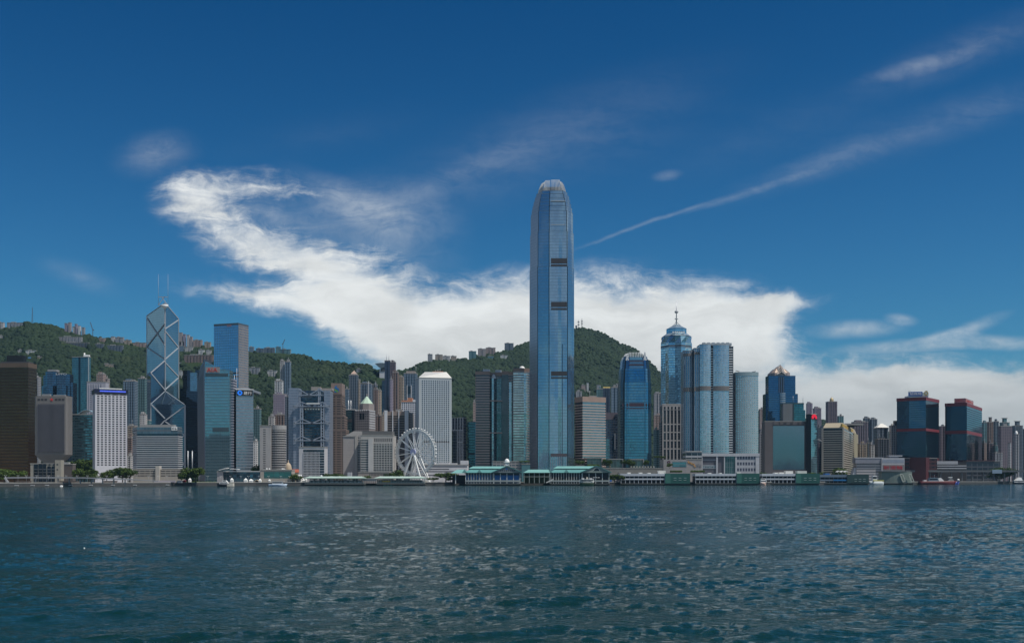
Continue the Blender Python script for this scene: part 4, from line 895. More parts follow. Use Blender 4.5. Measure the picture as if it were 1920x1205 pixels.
# --- white window-grid block with terracotta roof pieces
Y = 1640; fp = front(752.5, 784, Y, 40); r = tower('office_block', 'white block with a close grid of square windows and terracotta roof huts', 'office block', fp, 753, Y, FA('white_grid', (.62, .63, .68), (.03, .04, .06), m(3.55, Y), m(4.0, Y), .58, .6, gm=.4, gr=.2, wvar=.08), rt=.6)
terra = S('terracotta', (.45, .20, .12), .8); plant(r, fp, 0, .35, .1, .6, 2.6, terra); plant(r, fp, .35, .62, .1, .6, 6.5, terra); plant(r, fp, .66, .95, .1, .6, 3.6, S('pier_white', ()))
# --- porthole tower
Y = 1440; fp = quad(779, 785.5, 847, Y, 78); pw = S('porthole_white', (.42, .45, .47), .6, var=.08)
r = tower('office_tower', 'pale grey tower pierced by round porthole windows under a bright sloping metal roof', 'office tower', fp, 707.2, Y, pw, rt=.6, lip=.3, z0=G)
p, q = fp[1], fp[2]; L = elen(p, q)
wins(r, p, q, m(4.5, Y), L-m(4, Y), Z(868, Y), Z(712, Y), 13, 42, 2.0, 2.0, FA('porthole_glass', (.1, .13, .15), (.16, .21, .25), 1, 1, 1, 1, gm=.7, gr=.12, tilt=.35, var=.3), rnd=True)
wins(r, p, q, m(4.5, Y), L-m(4, Y), Z(829.5, Y), Z(826, Y), 13, 1, 2.4, 2.4, S('base_window', ()), proud=.1, rnd=True)
top = [fp[0], p, q, fp[3]]; cc_ = centroid(fp); t0 = [(X(796, Y+9), Y+11), (X(837, Y+9), Y+11), (X(837, Y+30), Y+44), (X(799, Y+30), Y+44)]
MB().prism(fp, Z(707.2, Y), Z(695.6, Y), True, fp1=[t0[3], t0[0], t0[1], t0[2]]).build('sloping_roof', S('roof_metal', (.72, .70, .66), .35, .35, var=.08), r)
MB().box(X(809, Y), X(829, Y), Y+20, Y+40, Z(695.8, Y), Z(693.2, Y)).build('plant_room', terra, r)
for k in range(3): mast(r, X(815+4*k, Y), Y+22, Z(694, Y), Z(690-k, Y), .4)
# --- low white post office
Y = 1400; fp = front(773, 876, Y, 45); wb = S('office_white', (.55, .55, .58), .75)
r = tower('post_office', 'low white block with long dark ribbon windows and rooftop huts, right of the big wheel', 'low building', fp, 870, Y, wb, lip=.4)
p, q = fp[0], fp[1]
for t, a, b in ((874.5, 7, 104), (879, 7, 70), (883.5, 7, 104), (890.5, 7, 60)): edge_box(MB(), p, q, m(a, Y), m(b-1, Y), -.2, .1, Z(t+.9, Y), Z(t-.9, Y)).build('ribbon_window', S('ribbon_dark', (.07, .07, .09), .4), r)
for a, b, h in ((803-773, 815-773, 3), (823-773, 842-773, 2.4), (845-773, 856-773, 1.6), (863-773, 880-776, 5)): MB().box(X(773+a, Y), X(773+b, Y), Y+1, Y+25, Z(870, Y), Z(870, Y)+h).build('roof_hut', wb, r)
# --- dark framed tower, teal slab
Y = 1510; fp = quad(847.8, 868, 875, Y, 14); r = tower('office_tower', 'narrow dark tower with thin white vertical frame lines beside the porthole tower', 'office tower', fp, 782, Y, FA('frame_dark', (.10, .11, .13), (.04, .05, .075), 4.1, 2.5, .85, .8, gm=.7, gr=.1))
fins(r, fp[0], fp[1], 5, .9, .5, Z(806, Y), Z(782, Y), S('frame_line', (.45, .46, .5), .6), 'frame_line'); fins(r, edge_pt(fp[0], fp[1], elen(fp[0], fp[1])*.48, 0), fp[1], 4, .9, .5, G, Z(806, Y), S('frame_line', ()), 'frame_line')
edge_box(MB(), fp[0], fp[1], 0, elen(fp[0], fp[1]), -.1, .45, Z(807, Y), Z(805.6, Y)).build('frame_line', S('frame_line', ()), r); edge_box(MB(), fp[0], fp[1], elen(fp[0], fp[1])*.45, elen(fp[0], fp[1]), -.1, .45, Z(829, Y), Z(827.8, Y)).build('frame_line', S('frame_line', ()), r)
Y = 1560; fp = front(876, 893, Y, 30); r = tower('office_tower', 'slim teal glass slab with a bright blue edge strip, left of the brown twin towers', 'office tower', fp, 790, Y, FA('slim_teal', (.05, .09, .10), (.08, .18, .21), 3.8, 2.5, .9, .75, gm=.75, gr=.1))
edge_box(MB(), fp[0], fp[1], m(14.6, Y), m(17, Y), -.2, .3, G, r['zt']).build('edge_strip', S('edge_blue', (.10, .32, .45), .2, .6), r); edge_box(MB(), fp[0], fp[1], 0, m(17, Y), -.2, .25, Z(852, Y), Z(849.5, Y)).build('louvre', LOUV, r)

# --- twin granite towers with bright glass bays
Y = 1530; gr_ = S('pink_granite', (.38, .30, .275), .6); gb = FA('bay_dark', (.05, .05, .055), (.09, .11, .12), 3.9, 2.6, .95, .9, gm=.7, gr=.1)
silver = FA('bay_silver', (.20, .20, .20), (.52, .56, .54), 3.9, 2.2, .93, .86, gm=.95, gr=.1, tilt=.02, var=.3, warp=.008); sblue = FA('bay_blue', (.14, .18, .20), (.34, .45, .50), 3.9, 2.2, .93, .9, gm=.92, gr=.08, tilt=.03, var=.3, warp=.01)
def granite(r, pl, pr, t, dy, d, mat, proud=.7, bnd=True, sh=1.7):
    f_ = front(pl, pr, Y+dy, d); MB().prism(f_, G-1, Z(t, Y), True).build('wall', mat, r)
    if bnd: bands(r, f_, G+3, Z(t+5, Y), m(4.9, Y), m(sh, Y), proud, gr_, 'floor_band')
    MB().prism(offset(f_, proud*.9), Z(t+6.5, Y), Z(t, Y), True, True).build('crown_band', S('crown_brown', (.30, .215, .18), .7), r)
r = thing('office_tower', 'brown granite banded tower with a rounded bright blue glass bay, first of the joined pair', 'office tower', (X(920, Y), Y, G)); r['zt'] = Z(693, Y)
granite(r, 892, 917.5, 696, 0, 36, gb, sh=2.6); granite(r, 917.6, 941, 697, 10, 30, gb); granite(r, 941.2, 953, 695, 5, 30, gb, bnd=False)
fb = curved(916.8, 931, Y+1.5, 10, 5, 8); MB().prism(fb, G-1, Z(709, Y), True).build('glass_bay', sblue, r); MB().lathe(X(925.5, Y), Y+6, [(m(5, Y), Z(709, Y)), (m(4, Y), Z(705, Y)), (m(2, Y), Z(701.5, Y)), (0, Z(700.5, Y))], 12).build('bay_cap', S('roof_white', ()), r)
MB().prism(front(931.2, 940.5, Y+6, 6), G-1, Z(708, Y), True).build('glass_bay', FA('bay_teal', (.05, .07, .08), (.09, .15, .17), 3.9, 2.2, .93, .9, gm=.85, gr=.07), r)
for t in (751, 811): edge_box(MB(), (X(916, Y), Y), (X(942, Y), Y), 0, m(26, Y), -6, .6, Z(t+1, Y), Z(t-1, Y)).build('belt_band', gr_, r)
MB().box(X(905, Y), X(918, Y), Y+6, Y+24, Z(696, Y), Z(691, Y)).build('plant_room', S('pier_white', ()), r); MB().box(X(928, Y), X(940, Y), Y+14, Y+30, Z(696, Y), Z(691.5, Y)).build('plant_room', S('pier_white', ()), r)
r = thing('office_tower', 'brown granite tower with silvery banded glass front, standing against the tallest tower', 'office tower', (X(975, Y), Y, G))
granite(r, 950.5, 964, 696, 6, 34, gb); granite(r, 962.5, 982.5, 690, 0, 40, silver, .5, sh=1.3); granite(r, 982.7, 995, 690, 3, 36, silver, .5, sh=1.3)
MB().prism(front(982.3, 986.8, Y-.8, 8), G-1, Z(700, Y), True).build('glass_bay', sblue, r); MB().prism(front(954.5, 959, Y+3, 8), G-1, Z(716, Y), True).build('glass_bay', sblue, r); MB().prism(front(963, 982, Y-.3, 4), Z(694.5+4, Y), Z(694, Y), True).build('crown_glass', silver, r)
MB().lathe(X(979, Y), Y+12, [(4, Z(690, Y)), (4, Z(687.5, Y)), (2, Z(685, Y)), (0, Z(684.5, Y))], 10).build('roof_dome', WHITE, r)
# ---------------------------------------------------------------- the tallest tower and its shorter sibling
def crown_tower(label, Y, cx, plan, tiers, mats, crown, louv, grooves, name='skyscraper'):
    """plan: half-outline in pixel offsets from cx with a matching depth in metres; tiers: (top px row, bottom px row, scale)"""
    yc = Y+30; r = thing(name, label, 'skyscraper', (X(cx, Y), yc, G))
    def poly(sx): return [(X(cx+a*sx, Y), yc+(b*sx)) for a, b in plan]
    for i, (t, bt, sx, sx1) in enumerate(tiers):
        f0, f1 = poly(sx), poly(sx1); z0 = G-1 if bt is None else Z(bt, Y)
        n = len(f0)
        for key, (mat, idx) in mats.items():
            mb = MB(); u = 0
            for k in range(n):
                a, b, a1, b1_ = f0[k], f0[(k+1) % n], f1[k], f1[(k+1) % n]; L = elen(a, b)
                if key == 'groove' and mb.f and k in idx and k-1 not in idx: mb.build(key, mat, r); mb = MB()
                if k in idx: mb.face([(a[0], a[1], z0), (b[0], b[1], z0), (b1_[0], b1_[1], Z(t, Y)), (a1[0], a1[1], Z(t, Y))], [(u, z0), (u+L, z0), (u+L, Z(t, Y)), (u, Z(t, Y))])
                u += L
            if mb.f: mb.build(key, mat, r)
        MB().prism(f1, Z(t, Y)-.3, Z(t, Y), True, True).build('setback_ledge', S('ledge_grey', (.32, .35, .38), .4, .4), r)
    return r, poly
ig = FA('ifc_front', (.19, .25, .30), (.33, .46, .54), 4.2, 1.5, .86, .9, gm=.92, gr=.09, wm=.7, wr=.25, tilt=.010, var=.10, warp=.012, col=.05)
igs = FA('ifc_side', (.33, .34, .38), (.27, .32, .38), 4.2, 1.5, .5, .94, gm=.75, gr=.15, wm=.45, wr=.35, tilt=.01, var=.12)
igc = FA('ifc_corner', (.18, .25, .30), (.31, .44, .53), 4.2, 1.5, .88, .9, gm=.92, gr=.07, wm=.7, wr=.25, tilt=.010, var=.10, warp=.01, col=.04)
dk = S('groove_dark', (.03, .045, .06), .3, .4)
Y = 1440
plan = [(-42.5, -2), (-28.5, -28), (-28, -27.6), (-27.6, -29), (-7.6, -31), (-7.2, -30), (-6.6, -30), (-6.2, -31), (27, -31), (27.6, -30.2), (28.2, -31), (41.5, -14), (42, 6), (34, 30), (-30, 30), (-42.5, 10)]
mats = {'front_glass': (ig, {7, 10, 11}), 'corner_glass': (igc, {3}), 'side_wall': (igs, {0, 12, 13, 14, 15}), 'groove': (dk, {1, 2, 4, 5, 6, 8, 9})}
tiers = [(499, None, 1.0, 1.0), (433, 499, .978, .978), (394, 433, .945, .945), (385, 394, .905, .905), (377, 385, .865, .865), (369, 377, .82, .82), (361, 369, .765, .765), (354, 361, .70, .70)]
r, poly = crown_tower('tallest tower, tapering blue-grey glass with setbacks and a crown of curved white fins', Y, 1036.3, plan, tiers, mats, None, None, None)
yc = Y+30; fin = S('fin_white', (.50, .52, .54), .65, 0)
def crownfins(r, cx, Y, pts, base, rise, inward, n_each, w=.5, dep=1.8):
    cpt = (X(cx, Y), Y+30)
    for (a, b) in pts:
        p0 = (X(cx+a[0], Y), Y+30+a[1]); p1 = (X(cx+b[0], Y), Y+30+b[1]); n = n_each
        for i in range(n):
            t = (i+.5)/n; x, y = p0[0]+(p1[0]-p0[0])*t, p0[1]+(p1[1]-p0[1])*t; mb = MB(); dx_, dy_ = cpt[0]-x, cpt[1]-y
            prev = None
            for s_ in range(6):
                q_ = s_/5; k = inward*(q_**2.3); z = Z(base-rise*q_, Y); cur = (x+dx_*k, y+dy_*k, z)
                if prev: mb.bar(prev, cur, w, dep*(1-.6*q_), (dx_, dy_, 0))
                prev = cur
            mb.build('crown_fin', fin, r)
k7 = .64; pl7 = lambda a, b: (a*k7, b*k7)
crownfins(r, 1036.3, Y, [(pl7(-42, -3), pl7(-29, -27))], 361, 27, .26, 5); crownfins(r, 1036.3, Y, [(pl7(-27, -28.5), pl7(-8, -30))], 358, 25.5, .22, 5); crownfins(r, 1036.3, Y, [(pl7(-6, -30), pl7(27, -30))], 355, 23.5, .20, 8); crownfins(r, 1036.3, Y, [(pl7(29, -29), pl7(41, -14))], 360, 26.5, .26, 4)
crownfins(r, 1036.3, Y, [(pl7(41, 2), pl7(34, 28)), (pl7(26, 30), pl7(-24, 30)), (pl7(-32, 27), pl7(-42, 9))], 359, 25.5, .24, 5)
f0 = [(X(1036.3+a*.5, Y), yc+b*.5) for a, b in plan]; MB().prism(f0, Z(356, Y), Z(345, Y), True).build('crown_core', S('core_grey', (.14, .16, .19), .5, .2), r)
p, q = (X(1036.3-6.2, Y), yc-31), (X(1036.3+27, Y), yc-31)
for a, b, sx in ((484.5, 494, .985), (496, 500, 1), (566, 575.5, 1), (577.5, 581, 1), (696, 704.5, 1), (706.5, 709.5, 1)): edge_box(MB(), p, q, m(3, Y), m(33, Y), -.6, .35, Z(b, Y), Z(a, Y)).build('louvre_band', LOUV, r)
edge_box(MB(), p, q, m(23.6, Y), m(24.8, Y), -.3, .3, G, Z(645, Y)).build('dark_slot', dk, r)
for k in range(8): edge_box(MB(), p, q, m(1.5+4.2*k, Y), m(2.6+4.2*k, Y), -.3, .8, G, Z(855, Y)).build('base_pier', S('base_pier', (.25, .28, .33), .4, .4), r)
edge_box(MB(), p, q, m(2, Y), m(33, Y), -.4, .4, Z(855.5, Y), Z(850, Y)).build('louvre_band', S('louvre_brown', (.08, .07, .08), .6), r)
for t, a, b in ((376.5, 1, 33), (421, 1, 33)): edge_box(MB(), (p[0], p[1]+.05*0), q, m(a+2, Y), m(b-3, Y), -3, -1.0, Z(t+.5, Y), Z(t-.3, Y)).build('trim_line', fin, r)
# --- shorter sibling
Y = 1500; cx = 1193.8
ib = FA('sibling_glass', (.06, .12, .17), (.12, .28, .40), 4.0, 1.6, .95, .80, gm=.92, gr=.05, wm=.75, wr=.25, tilt=.012, var=.14, warp=.008)
plan2 = [(-31.5, 2), (-29.5, -20), (-24.8, -23), (-24.2, -22), (-22.6, -22), (-22, -25), (-18.8, -25.6), (-18.4, -25), (-14.2, -25.6), (15.5, -25.6), (16, -25), (19, -25.6), (23, -24.5), (23.4, -23.5), (24.2, -24), (30, -18), (31.5, 4), (28, 28), (-28, 28)]
mats2 = {'front_glass': (ib, {1, 5, 7, 8, 10, 11, 14}), 'side_wall': (FA('sibling_side', (.26, .29, .34), (.14, .22, .31), 4, 1.5, .55, .9, gm=.7, gr=.15, wm=.4, wr=.4), {0, 15, 16, 17, 18}), 'groove': (dk, {2, 3, 4, 6, 9, 12, 13})}
r, poly = crown_tower('deep blue glass tower with dark louvre belts and a spiky crown', Y, cx, plan2, [(716, None, 1, .985), (690, 716, .955, .93), (672, 690, .88, .82), (666, 672, .78, .74)], mats2, None, None, None, 'office_tower')
crownfins(r, cx, Y, [((-15, -19), (13, -19))], 668, 9.5, .12, 9, .7, 2.5); crownfins(r, cx, Y, [((-22, -10), (-17, -17))], 669, 9, .22, 4, .7, 2.5); crownfins(r, cx, Y, [((-14, 20), (20, 20)), ((21, -8), (22, 14))], 668, 8, .15, 6, .7, 2.5)
for px, s_ in ((1211, 1), (1177.5, -1)):
    h_ = 658 if s_ > 0 else 663; w_ = m(3.2, Y); xx = X(px, Y); MB().prism([(xx-w_, Y+9), (xx+w_, Y+9), (xx+w_, Y+13), (xx-w_, Y+13)], Z(674, Y), Z(h_, Y), True, fp1=[(xx-.4, Y+10), (xx+.4, Y+10), (xx+.4, Y+13), (xx-.4, Y+13)]).build('corner_spike', fin, r)
p, q = (X(cx-14.2, Y), Y+4.4), (X(cx+15.5, Y), Y+4.4); e = m(1, Y)
for t0, t1, dd in ((674.5, 678.5, -4.2), (681, 684, -3.2), (754.5, 761.5, .3), (764, 766, .3)):
    edge_box(MB(), p, q, e, elen(p, q)-e, -6, dd, Z(t1, Y), Z(t0, Y)).build('louvre_band', S('louvre_plum', (.05, .03, .045), .6), r)
for a, b in ((1167.5, 1169.5), (1175.2, 1178.6), (1211.5, 1213.8), (1218.5, 1220.3)):
    for t0, t1 in ((755.5, 761.5), (764, 766)): edge_box(MB(), (X(a, Y), Y+8), (X(b, Y), Y+8), 0, m(b-a, Y), -8, 4.1, Z(t1, Y), Z(t0, Y)).build('louvre_band', S('louvre_plum', ()), r)
edge_box(MB(), p, q, m(.5, Y), elen(p, q)-m(.5, Y), -1, .2, Z(713, Y), Z(690.5, Y)).build('plain_panel', FA('sibling_deep', (.04, .10, .18), (.05, .19, .36), 4, 1.6, .95, .8, gm=.92, gr=.05, wm=.8, wr=.2), r)

# --- square granite block with silver bays
Y = 1480; fp = quad(1078.5, 1092.5, 1135, Y, 62); gr_ = S('pink_granite', ())
r = tower('office_block', 'granite-banded block with a plain brown brow, between the tallest tower and its shorter blue sibling', 'office block', fp, 743, Y, FA('forum_glass', (.08, .09, .10), (.34, .37, .38), 3.9, 3, .95, .92, gm=.9, gr=.08, tilt=.02, var=.25, warp=.008), roof=S('crown_brown', ()), rt=m(10, Y), lip=.6)
bands(r, fp, G+10, Z(756, Y), m(5.0, Y), m(2.1, Y), .6, gr_, 'floor_band')
edge_box(MB(), fp[0], fp[1], .3, elen(fp[0], fp[1])-.3, -.2, .1, G, Z(753, Y)).build('side_glass', S('bay_black', (.03, .03, .034), .15, .5), r)
plant(r, fp, .45, .7, .3, .8, 2, PLANT); mast(r, X(1107, Y), Y+12, r['zt'], r['zt']+9, .35)
# --- dark glazed complex behind it
Y = 1600; r = thing('office_block', 'dark stepped glass complex in the gap left of the shorter blue tower', 'office block', (X(1148, Y), Y, G)); dg1 = FA('gap_glass', (.06, .07, .09), (.08, .12, .18), 3.8, 3, .9, .8, gm=.8, gr=.08, tilt=.05, var=.8)
for a, b, t, dy, mk in ((1135.5, 1154, 786, 0, dg1), (1154, 1163, 776, 4, dg1), (1136, 1159, 772, 12, S('plum_wall', (.13, .11, .13), .7)), (1135, 1143, 823, -8, FA('gap_teal', (.07, .12, .14), (.14, .27, .33), 3.8, 2.4, .9, .8, gm=.8, gr=.08))): MB().prism(front(a, b, Y+dy, 22), G-1, Z(t, Y), True).build('glass_block', mk, r)
MB().box(X(1152, Y), X(1153.5, Y), Y-2, Y, Z(842, Y), Z(812, Y)).build('sign_fin', STEEL, r)

# --- spired star tower
Y = 1720; cxm, cym = X(1274, Y), Y+32; s1 = FA('star_glass', (.16, .27, .35), (.30, .55, .68), 4.0, 2.4, .95, .66, gm=.88, gr=.06, wm=.6, wr=.3, tilt=.02, var=.15); s2 = FA('star_pale', (.42, .46, .47), (.62, .68, .66), 4.0, 2.4, .95, .7, gm=.9, gr=.07, wm=.6, wr=.3, tilt=.03, var=.2)
r = thing('skyscraper', 'blue star-plan glass skyscraper topped by a stepped pyramid and needle spire', 'skyscraper', (cxm, cym, G)); hw_ = m(29, Y)
def star8(k, rot=8):
    out = []
    for i in range(16):
        a = R(rot+22.5*i); rr = hw_*(1.0 if i % 2 == 0 else .86)*k*1.06; out.append((cxm+rr*math.cos(a), cym+rr*math.sin(a)))
    return out
f_ = star8(1); n = 16
for nm_, mt_k, par in (('front_glass', s1, (0, 2, 3)), ('bay_glass', s2, (1,))):
    mb = MB(); u = 0
    for k in range(n):
        a, b = f_[k], f_[(k+1) % n]; L = elen(a, b)
        if k % 4 in par: mb.face([(a[0], a[1], G), (b[0], b[1], G), (b[0], b[1], Z(640, Y)), (a[0], a[1], Z(640, Y))], [(u, G), (u+L, G), (u+L, Z(640, Y)), (u, Z(640, Y))])
        u += L
    mb.build(nm_, mt_k, r)
o8 = [(cxm+hw_*(1.0 if i % 2 else .93)*math.cos(R(8+22.5*i)), cym+hw_*(1.0 if i % 2 else .93)*math.sin(R(8+22.5*i))) for i in range(16)]
MB().prism(star8(1.005), Z(649, Y), Z(644.5, Y), False).build('belt', S('belt_slate', (.13, .15, .18), .4, .4), r); MB().prism(star8(1), Z(640, Y), Z(628, Y), True, fp1=o8).build('shoulder_glass', s1, r)
MB().prism(o8, Z(627, Y), Z(621, Y), True, fp1=scaled(o8, .70)).build('sloping_crown', S('crown_metal', (.38, .48, .54), .3, .6), r); MB().prism(scaled(o8, .66), Z(621, Y), Z(611.5, Y)).build('lantern', s1, r)
MB().prism(scaled(o8, .68), Z(611.5, Y), Z(603, Y), True, fp1=scaled(o8, .12)).build('pyramid_roof', S('crown_metal', ()), r)
for k in range(6): edge_box(MB(), (X(1262, Y), cym-hw_*.78), (X(1288, Y), cym-hw_*.78), m(1+4.1*k, Y), m(3.4+4.1*k, Y), -1, 2, Z(622, Y), Z(619.5, Y)).build('lamp_slot', WHITE, r)
sp = MB(); sp.tube((cxm, cym, Z(603, Y)), (cxm, cym, Z(558, Y)), 1.1, 6, .3); sp.build('spire', STEEL, r)
for z, rr in ((579, 3.4), (580.5, 2.4), (592, 3), (577.5, 2.6)): MB().lathe(cxm, cym, [(0, Z(z+1, Y)), (rr, Z(z+.6, Y)), (rr, Z(z-.3, Y)), (0, Z(z-1, Y))], 8).build('spire_ring', STEEL, r)
for a in (-1, 1): MB().tube((cxm+a*8, cym-3, Z(607, Y)), (cxm, cym, Z(598, Y)), .5, 5).build('spire_stay', STEEL, r)
# --- grey-framed bank block below it
Y = 1610; fp = front(1243, 1283, Y, 30); fr = S('frame_grey', (.40, .385, .38), .75); r = tower('bank_block', 'grey stone block with a heavy frame of tall dark windows, below the spired tower', 'office block', fp, 757, Y, FA('bank_glass', (.08, .08, .09), (.06, .07, .085), 3.9, 2.2, .9, .85, gm=.6, gr=.1), roof=S('pier_pale', ()), rt=2, lip=1)
p, q = fp[0], fp[1]; fins(r, p, q, 7, 2.0, .9, G, Z(759, Y), fr, 'pier')
for t in (768, 795, 810, 825.5, 841): edge_box(MB(), p, q, 0, elen(p, q), -.2, .7, Z(t+1, Y), Z(t-1, Y)).build('frame_beam', fr, r)
edge_box(MB(), p, q, 0, elen(p, q), -.2, 1.0, Z(768, Y), Z(759, Y)).build('brow', fr, r)
for k in range(6): edge_box(MB(), p, q, elen(p, q)*(k+.28)/6, elen(p, q)*(k+.72)/6, .5, 1.1, Z(767, Y), Z(762, Y)).build('brow_window', DARKG, r)
MB().prism(front(1239.5, 1243, Y+8, 20), G-1, Z(790, Y)).build('side_wing', FA('wing_teal', (.2, .2, .2), (.06, .10, .11), 3.9, 2, .6, .6, gm=.5, gr=.2), r)

# --- curved glass hotel residence
Y = 1520; cgl = FA('res_glass', (.42, .47, .50), (.38, .49, .56), 3.5, 2.3, .80, .80, gm=.88, gr=.1, wm=.4, wr=.35, tilt=.015, var=.3); cgr = FA('res_ribs', (.32, .37, .42), (.14, .22, .29), 3.5, 3.1, .48, .9, gm=.8, gr=.1, wm=.35, wr=.4, tilt=.02, var=.3)
r = thing('hotel_tower', 'broad curved blue-grey glass tower with a brown waist band and striped dark slots', 'hotel', (X(1330, Y), Y, G)); z0 = Z(850, Y)
fA = curved(1282.5, 1317, Y+6, 26, 9, 8)
def sect(fpn, t, mat, nm_='glass_wall'):
    MB().prism(fpn, G, Z(t, Y), True).build(nm_, mat, r); MB().prism(offset(fpn, .35), Z(t+1.2, Y), Z(t, Y), True, True).build('parapet', S('par_grey', (.40, .43, .46), .5, .3), r)
sect(curved(1282.5, 1302, Y+9, 26, 4, 5), 655, cgr, 'ribbed_wall'); sect(front(1302, 1313, Y+5, 28), 651, cgr, 'ribbed_wall'); sect(curved(1313, 1333, Y, 34, 1.6, 6), 645, cgl); sect(front(1333, 1338, Y+5, 28), 645, S('slot_dark', (.03, .04, .055), .3, .3), 'slot_wall'); sect(curved(1338, 1367.5, Y-1, 36, 2.2, 8), 646, cgl); sect(front(1367.5, 1375, Y+5, 28), 648, S('slot_dark', ()), 'slot_wall')
MB().prism(front(1318, 1372, Y+8, 24), Z(646, Y), Z(641.5, Y), True).build('crown_block', S('par_grey', ()), r)
for a, b, dy in ((1333.2, 1337.8, 3.2), (1368, 1374.6, 3.0)):
    o = MB().box(X(a, Y), X(b, Y), Y+dy, Y+6, Z(848, Y), Z(848, Y)+1.3).build('balcony_slab', S('slab_white', (.62, .64, .66), .6), r)
    for i in range(1, 43): clone(o, (0, 0, i*3.5))
bnd = S('waist_brown', (.17, .155, .15), .6)
for f2, ya, yb in ((curved(1282.3, 1302, Y+8.8, 6, 4, 5), 725, 733), (front(1301.8, 1313, Y+4.7, 5), 724.5, 732.5), (curved(1312.8, 1333, Y-.3, 8, 1.6, 6), 723.5, 731.5), (curved(1338, 1367.7, Y-1.4, 8, 2.2, 8), 723.5, 732), (curved(1282.3, 1302, Y+8.8, 6, 4, 5), 661, 666), (front(1301.8, 1313, Y+4.7, 5), 659, 664)): MB().prism(offset(f2, .2), Z(yb, Y), Z(ya, Y), True, True).build('waist_band', bnd, r)
MB().prism(front(1283, 1374, Y+3, 26), G, Z(849.5, Y), True).build('base_wall', S('base_dark', (.05, .055, .07), .5), r)
for px in range(1320, 1372, 9): MB().box(X(px, Y), X(px+5, Y), Y+10, Y+14, Z(641.5, Y), Z(640, Y)).build('roof_hut', S('par_grey', ()), r)
Y = 1530; r = thing('hotel_tower', 'lower rounded pale teal hotel wing with a fine window grid', 'hotel', (X(1400, Y), Y, G)); hg = FA('hotel_grid', (.36, .42, .44), (.42, .52, .55), 3.4, 2.9, .62, .52, gm=.85, gr=.12, wm=.25, wr=.4, tilt=.02, var=.35)
f_ = curved(1380, 1423, Y, 26, 4, 10); MB().prism(f_, G, Z(697, Y), True).build('glass_wall', hg, r); MB().prism(offset(f_, .4), Z(704, Y), Z(697, Y), True, True).build('crown_band', S('crown_teal', (.30, .38, .40), .4, .3), r)
MB().prism(front(1375.3, 1380, Y+9, 22), G, Z(699, Y), True).build('end_wall', S('end_grey', (.22, .22, .25), .7), r)
gm_ = MB(); gm_.bar((X(1388, Y), Y+6, Z(697, Y)+1), (X(1380.5, Y), Y+4, Z(694, Y)), .9, .9); gm_.build('roof_crane', S('plant_tan', ()), r); gm_ = MB(); gm_.bar((X(1412, Y), Y+8, Z(697, Y)+.6), (X(1419, Y), Y+6, Z(695.3, Y)), .9, .9); gm_.build('roof_crane', S('plant_tan', ()), r)
MB().prism(front(1376, 1422.5, Y+3, 22), G, Z(849.5, Y), True).build('base_wall', S('base_dark', ()), r)
# podium of the hotel pair
Y = 1465; pc2 = S('podium_grey', (.42, .43, .46), .7); r = thing('podium_block', 'pale grey podium with tall framed openings under the two curved hotel towers', 'podium', (X(1365, Y), Y, G))
MB().prism(front(1316, 1424, Y+2, 44), G-1, Z(851, Y), True).build('wall', S('podium_dark', (.10, .10, .12), .5), r); MB().prism(front(1315.5, 1424.5, Y, 46), Z(855, Y), Z(849.5, Y), True, True).build('roof', pc2, r)
p, q = (X(1316, Y), Y+2), (X(1424, Y), Y+2)
for a, b in ((0, 1.5), (27, 30), (41.5, 43.5), (63, 65.5), (101, 108)): edge_box(MB(), p, q, m(a, Y), m(b, Y), -.2, 1.6, G, Z(855, Y)).build('pier', pc2, r)
edge_box(MB(), p, q, m(65.5, Y), m(101, Y), -.2, .8, G, Z(854.6, Y)).build('window_wall', FA('podium_windows', (.36, .37, .40), (.10, .10, .14), 8.2, m(5.2, Y), .72, .52, gm=.4, gr=.2), r)
edge_box(MB(), p, q, m(43.5, Y), m(63, Y), -.2, .3, G, Z(855, Y)).build('glass_wall', FA('podium_green', (.10, .12, .13), (.08, .17, .18), 6, 3.2, .8, .93, gm=.6, gr=.1), r)
for t in (861.5, 872, 877.5): edge_box(MB(), p, q, m(1.6, Y), m(27, Y), -.1, .5, Z(t+.5, Y), Z(t-.5, Y)).build('floor_edge', S('par_grey', ()), r)
edge_box(MB(), p, q, m(1.6, Y), m(27, Y), -.1, .4, Z(876.5, Y), Z(871.8, Y)).build('shop_glass', FA('shop_glass', (.3, .32, .34), (.22, .27, .30), 5, 3, .9, .9, gm=.6, gr=.15, var=.8), r)
Y = 1460; r = tower('mall_block', 'pale stone mall block with an orange swirl and small grey letters on its wall', 'mall', front(1287, 1316, Y, 30), 860, Y, S('mall_stone', (.28, .27, .27), .8)); p, q = (X(1287, Y), Y), (X(1316, Y), Y)
MB().prism(front(1286, 1316, Y+1, 30), Z(860, Y), Z(846.5, Y)).build('roof_storey', FA('roof_storey_glass', (.35, .36, .38), (.06, .07, .09), 6.4, 8, .93, .6, gm=.6, gr=.1), r); MB().prism(front(1285.5, 1316.3, Y, 32), Z(846.5, Y), Z(845.2, Y), True, True).build('roof', S('pier_pale', ()), r)
sw = MB(); prof = [(3, 864), (5.5, 868), (8, 867), (11, 870), (13.5, 869), (15, 873), (17, 875)]
for (a, b), (c_, d_) in zip(prof, prof[1:]): e0, e1 = edge_pt(p, q, m(a, Y), .3), edge_pt(p, q, m(c_, Y), .3); sw.bar((e0[0], e0[1], Z(b, Y)), (e1[0], e1[1], Z(d_, Y)), 2.0, .3)
sw.build('emblem', S('swirl_orange', (.45, .26, .10), .6), r); text('ifc', p, q, m(23, Y), Z(872, Y), m(9.5, Y), m(6, Y), .1, S('letter_grey', (.22, .22, .24), .6), r)
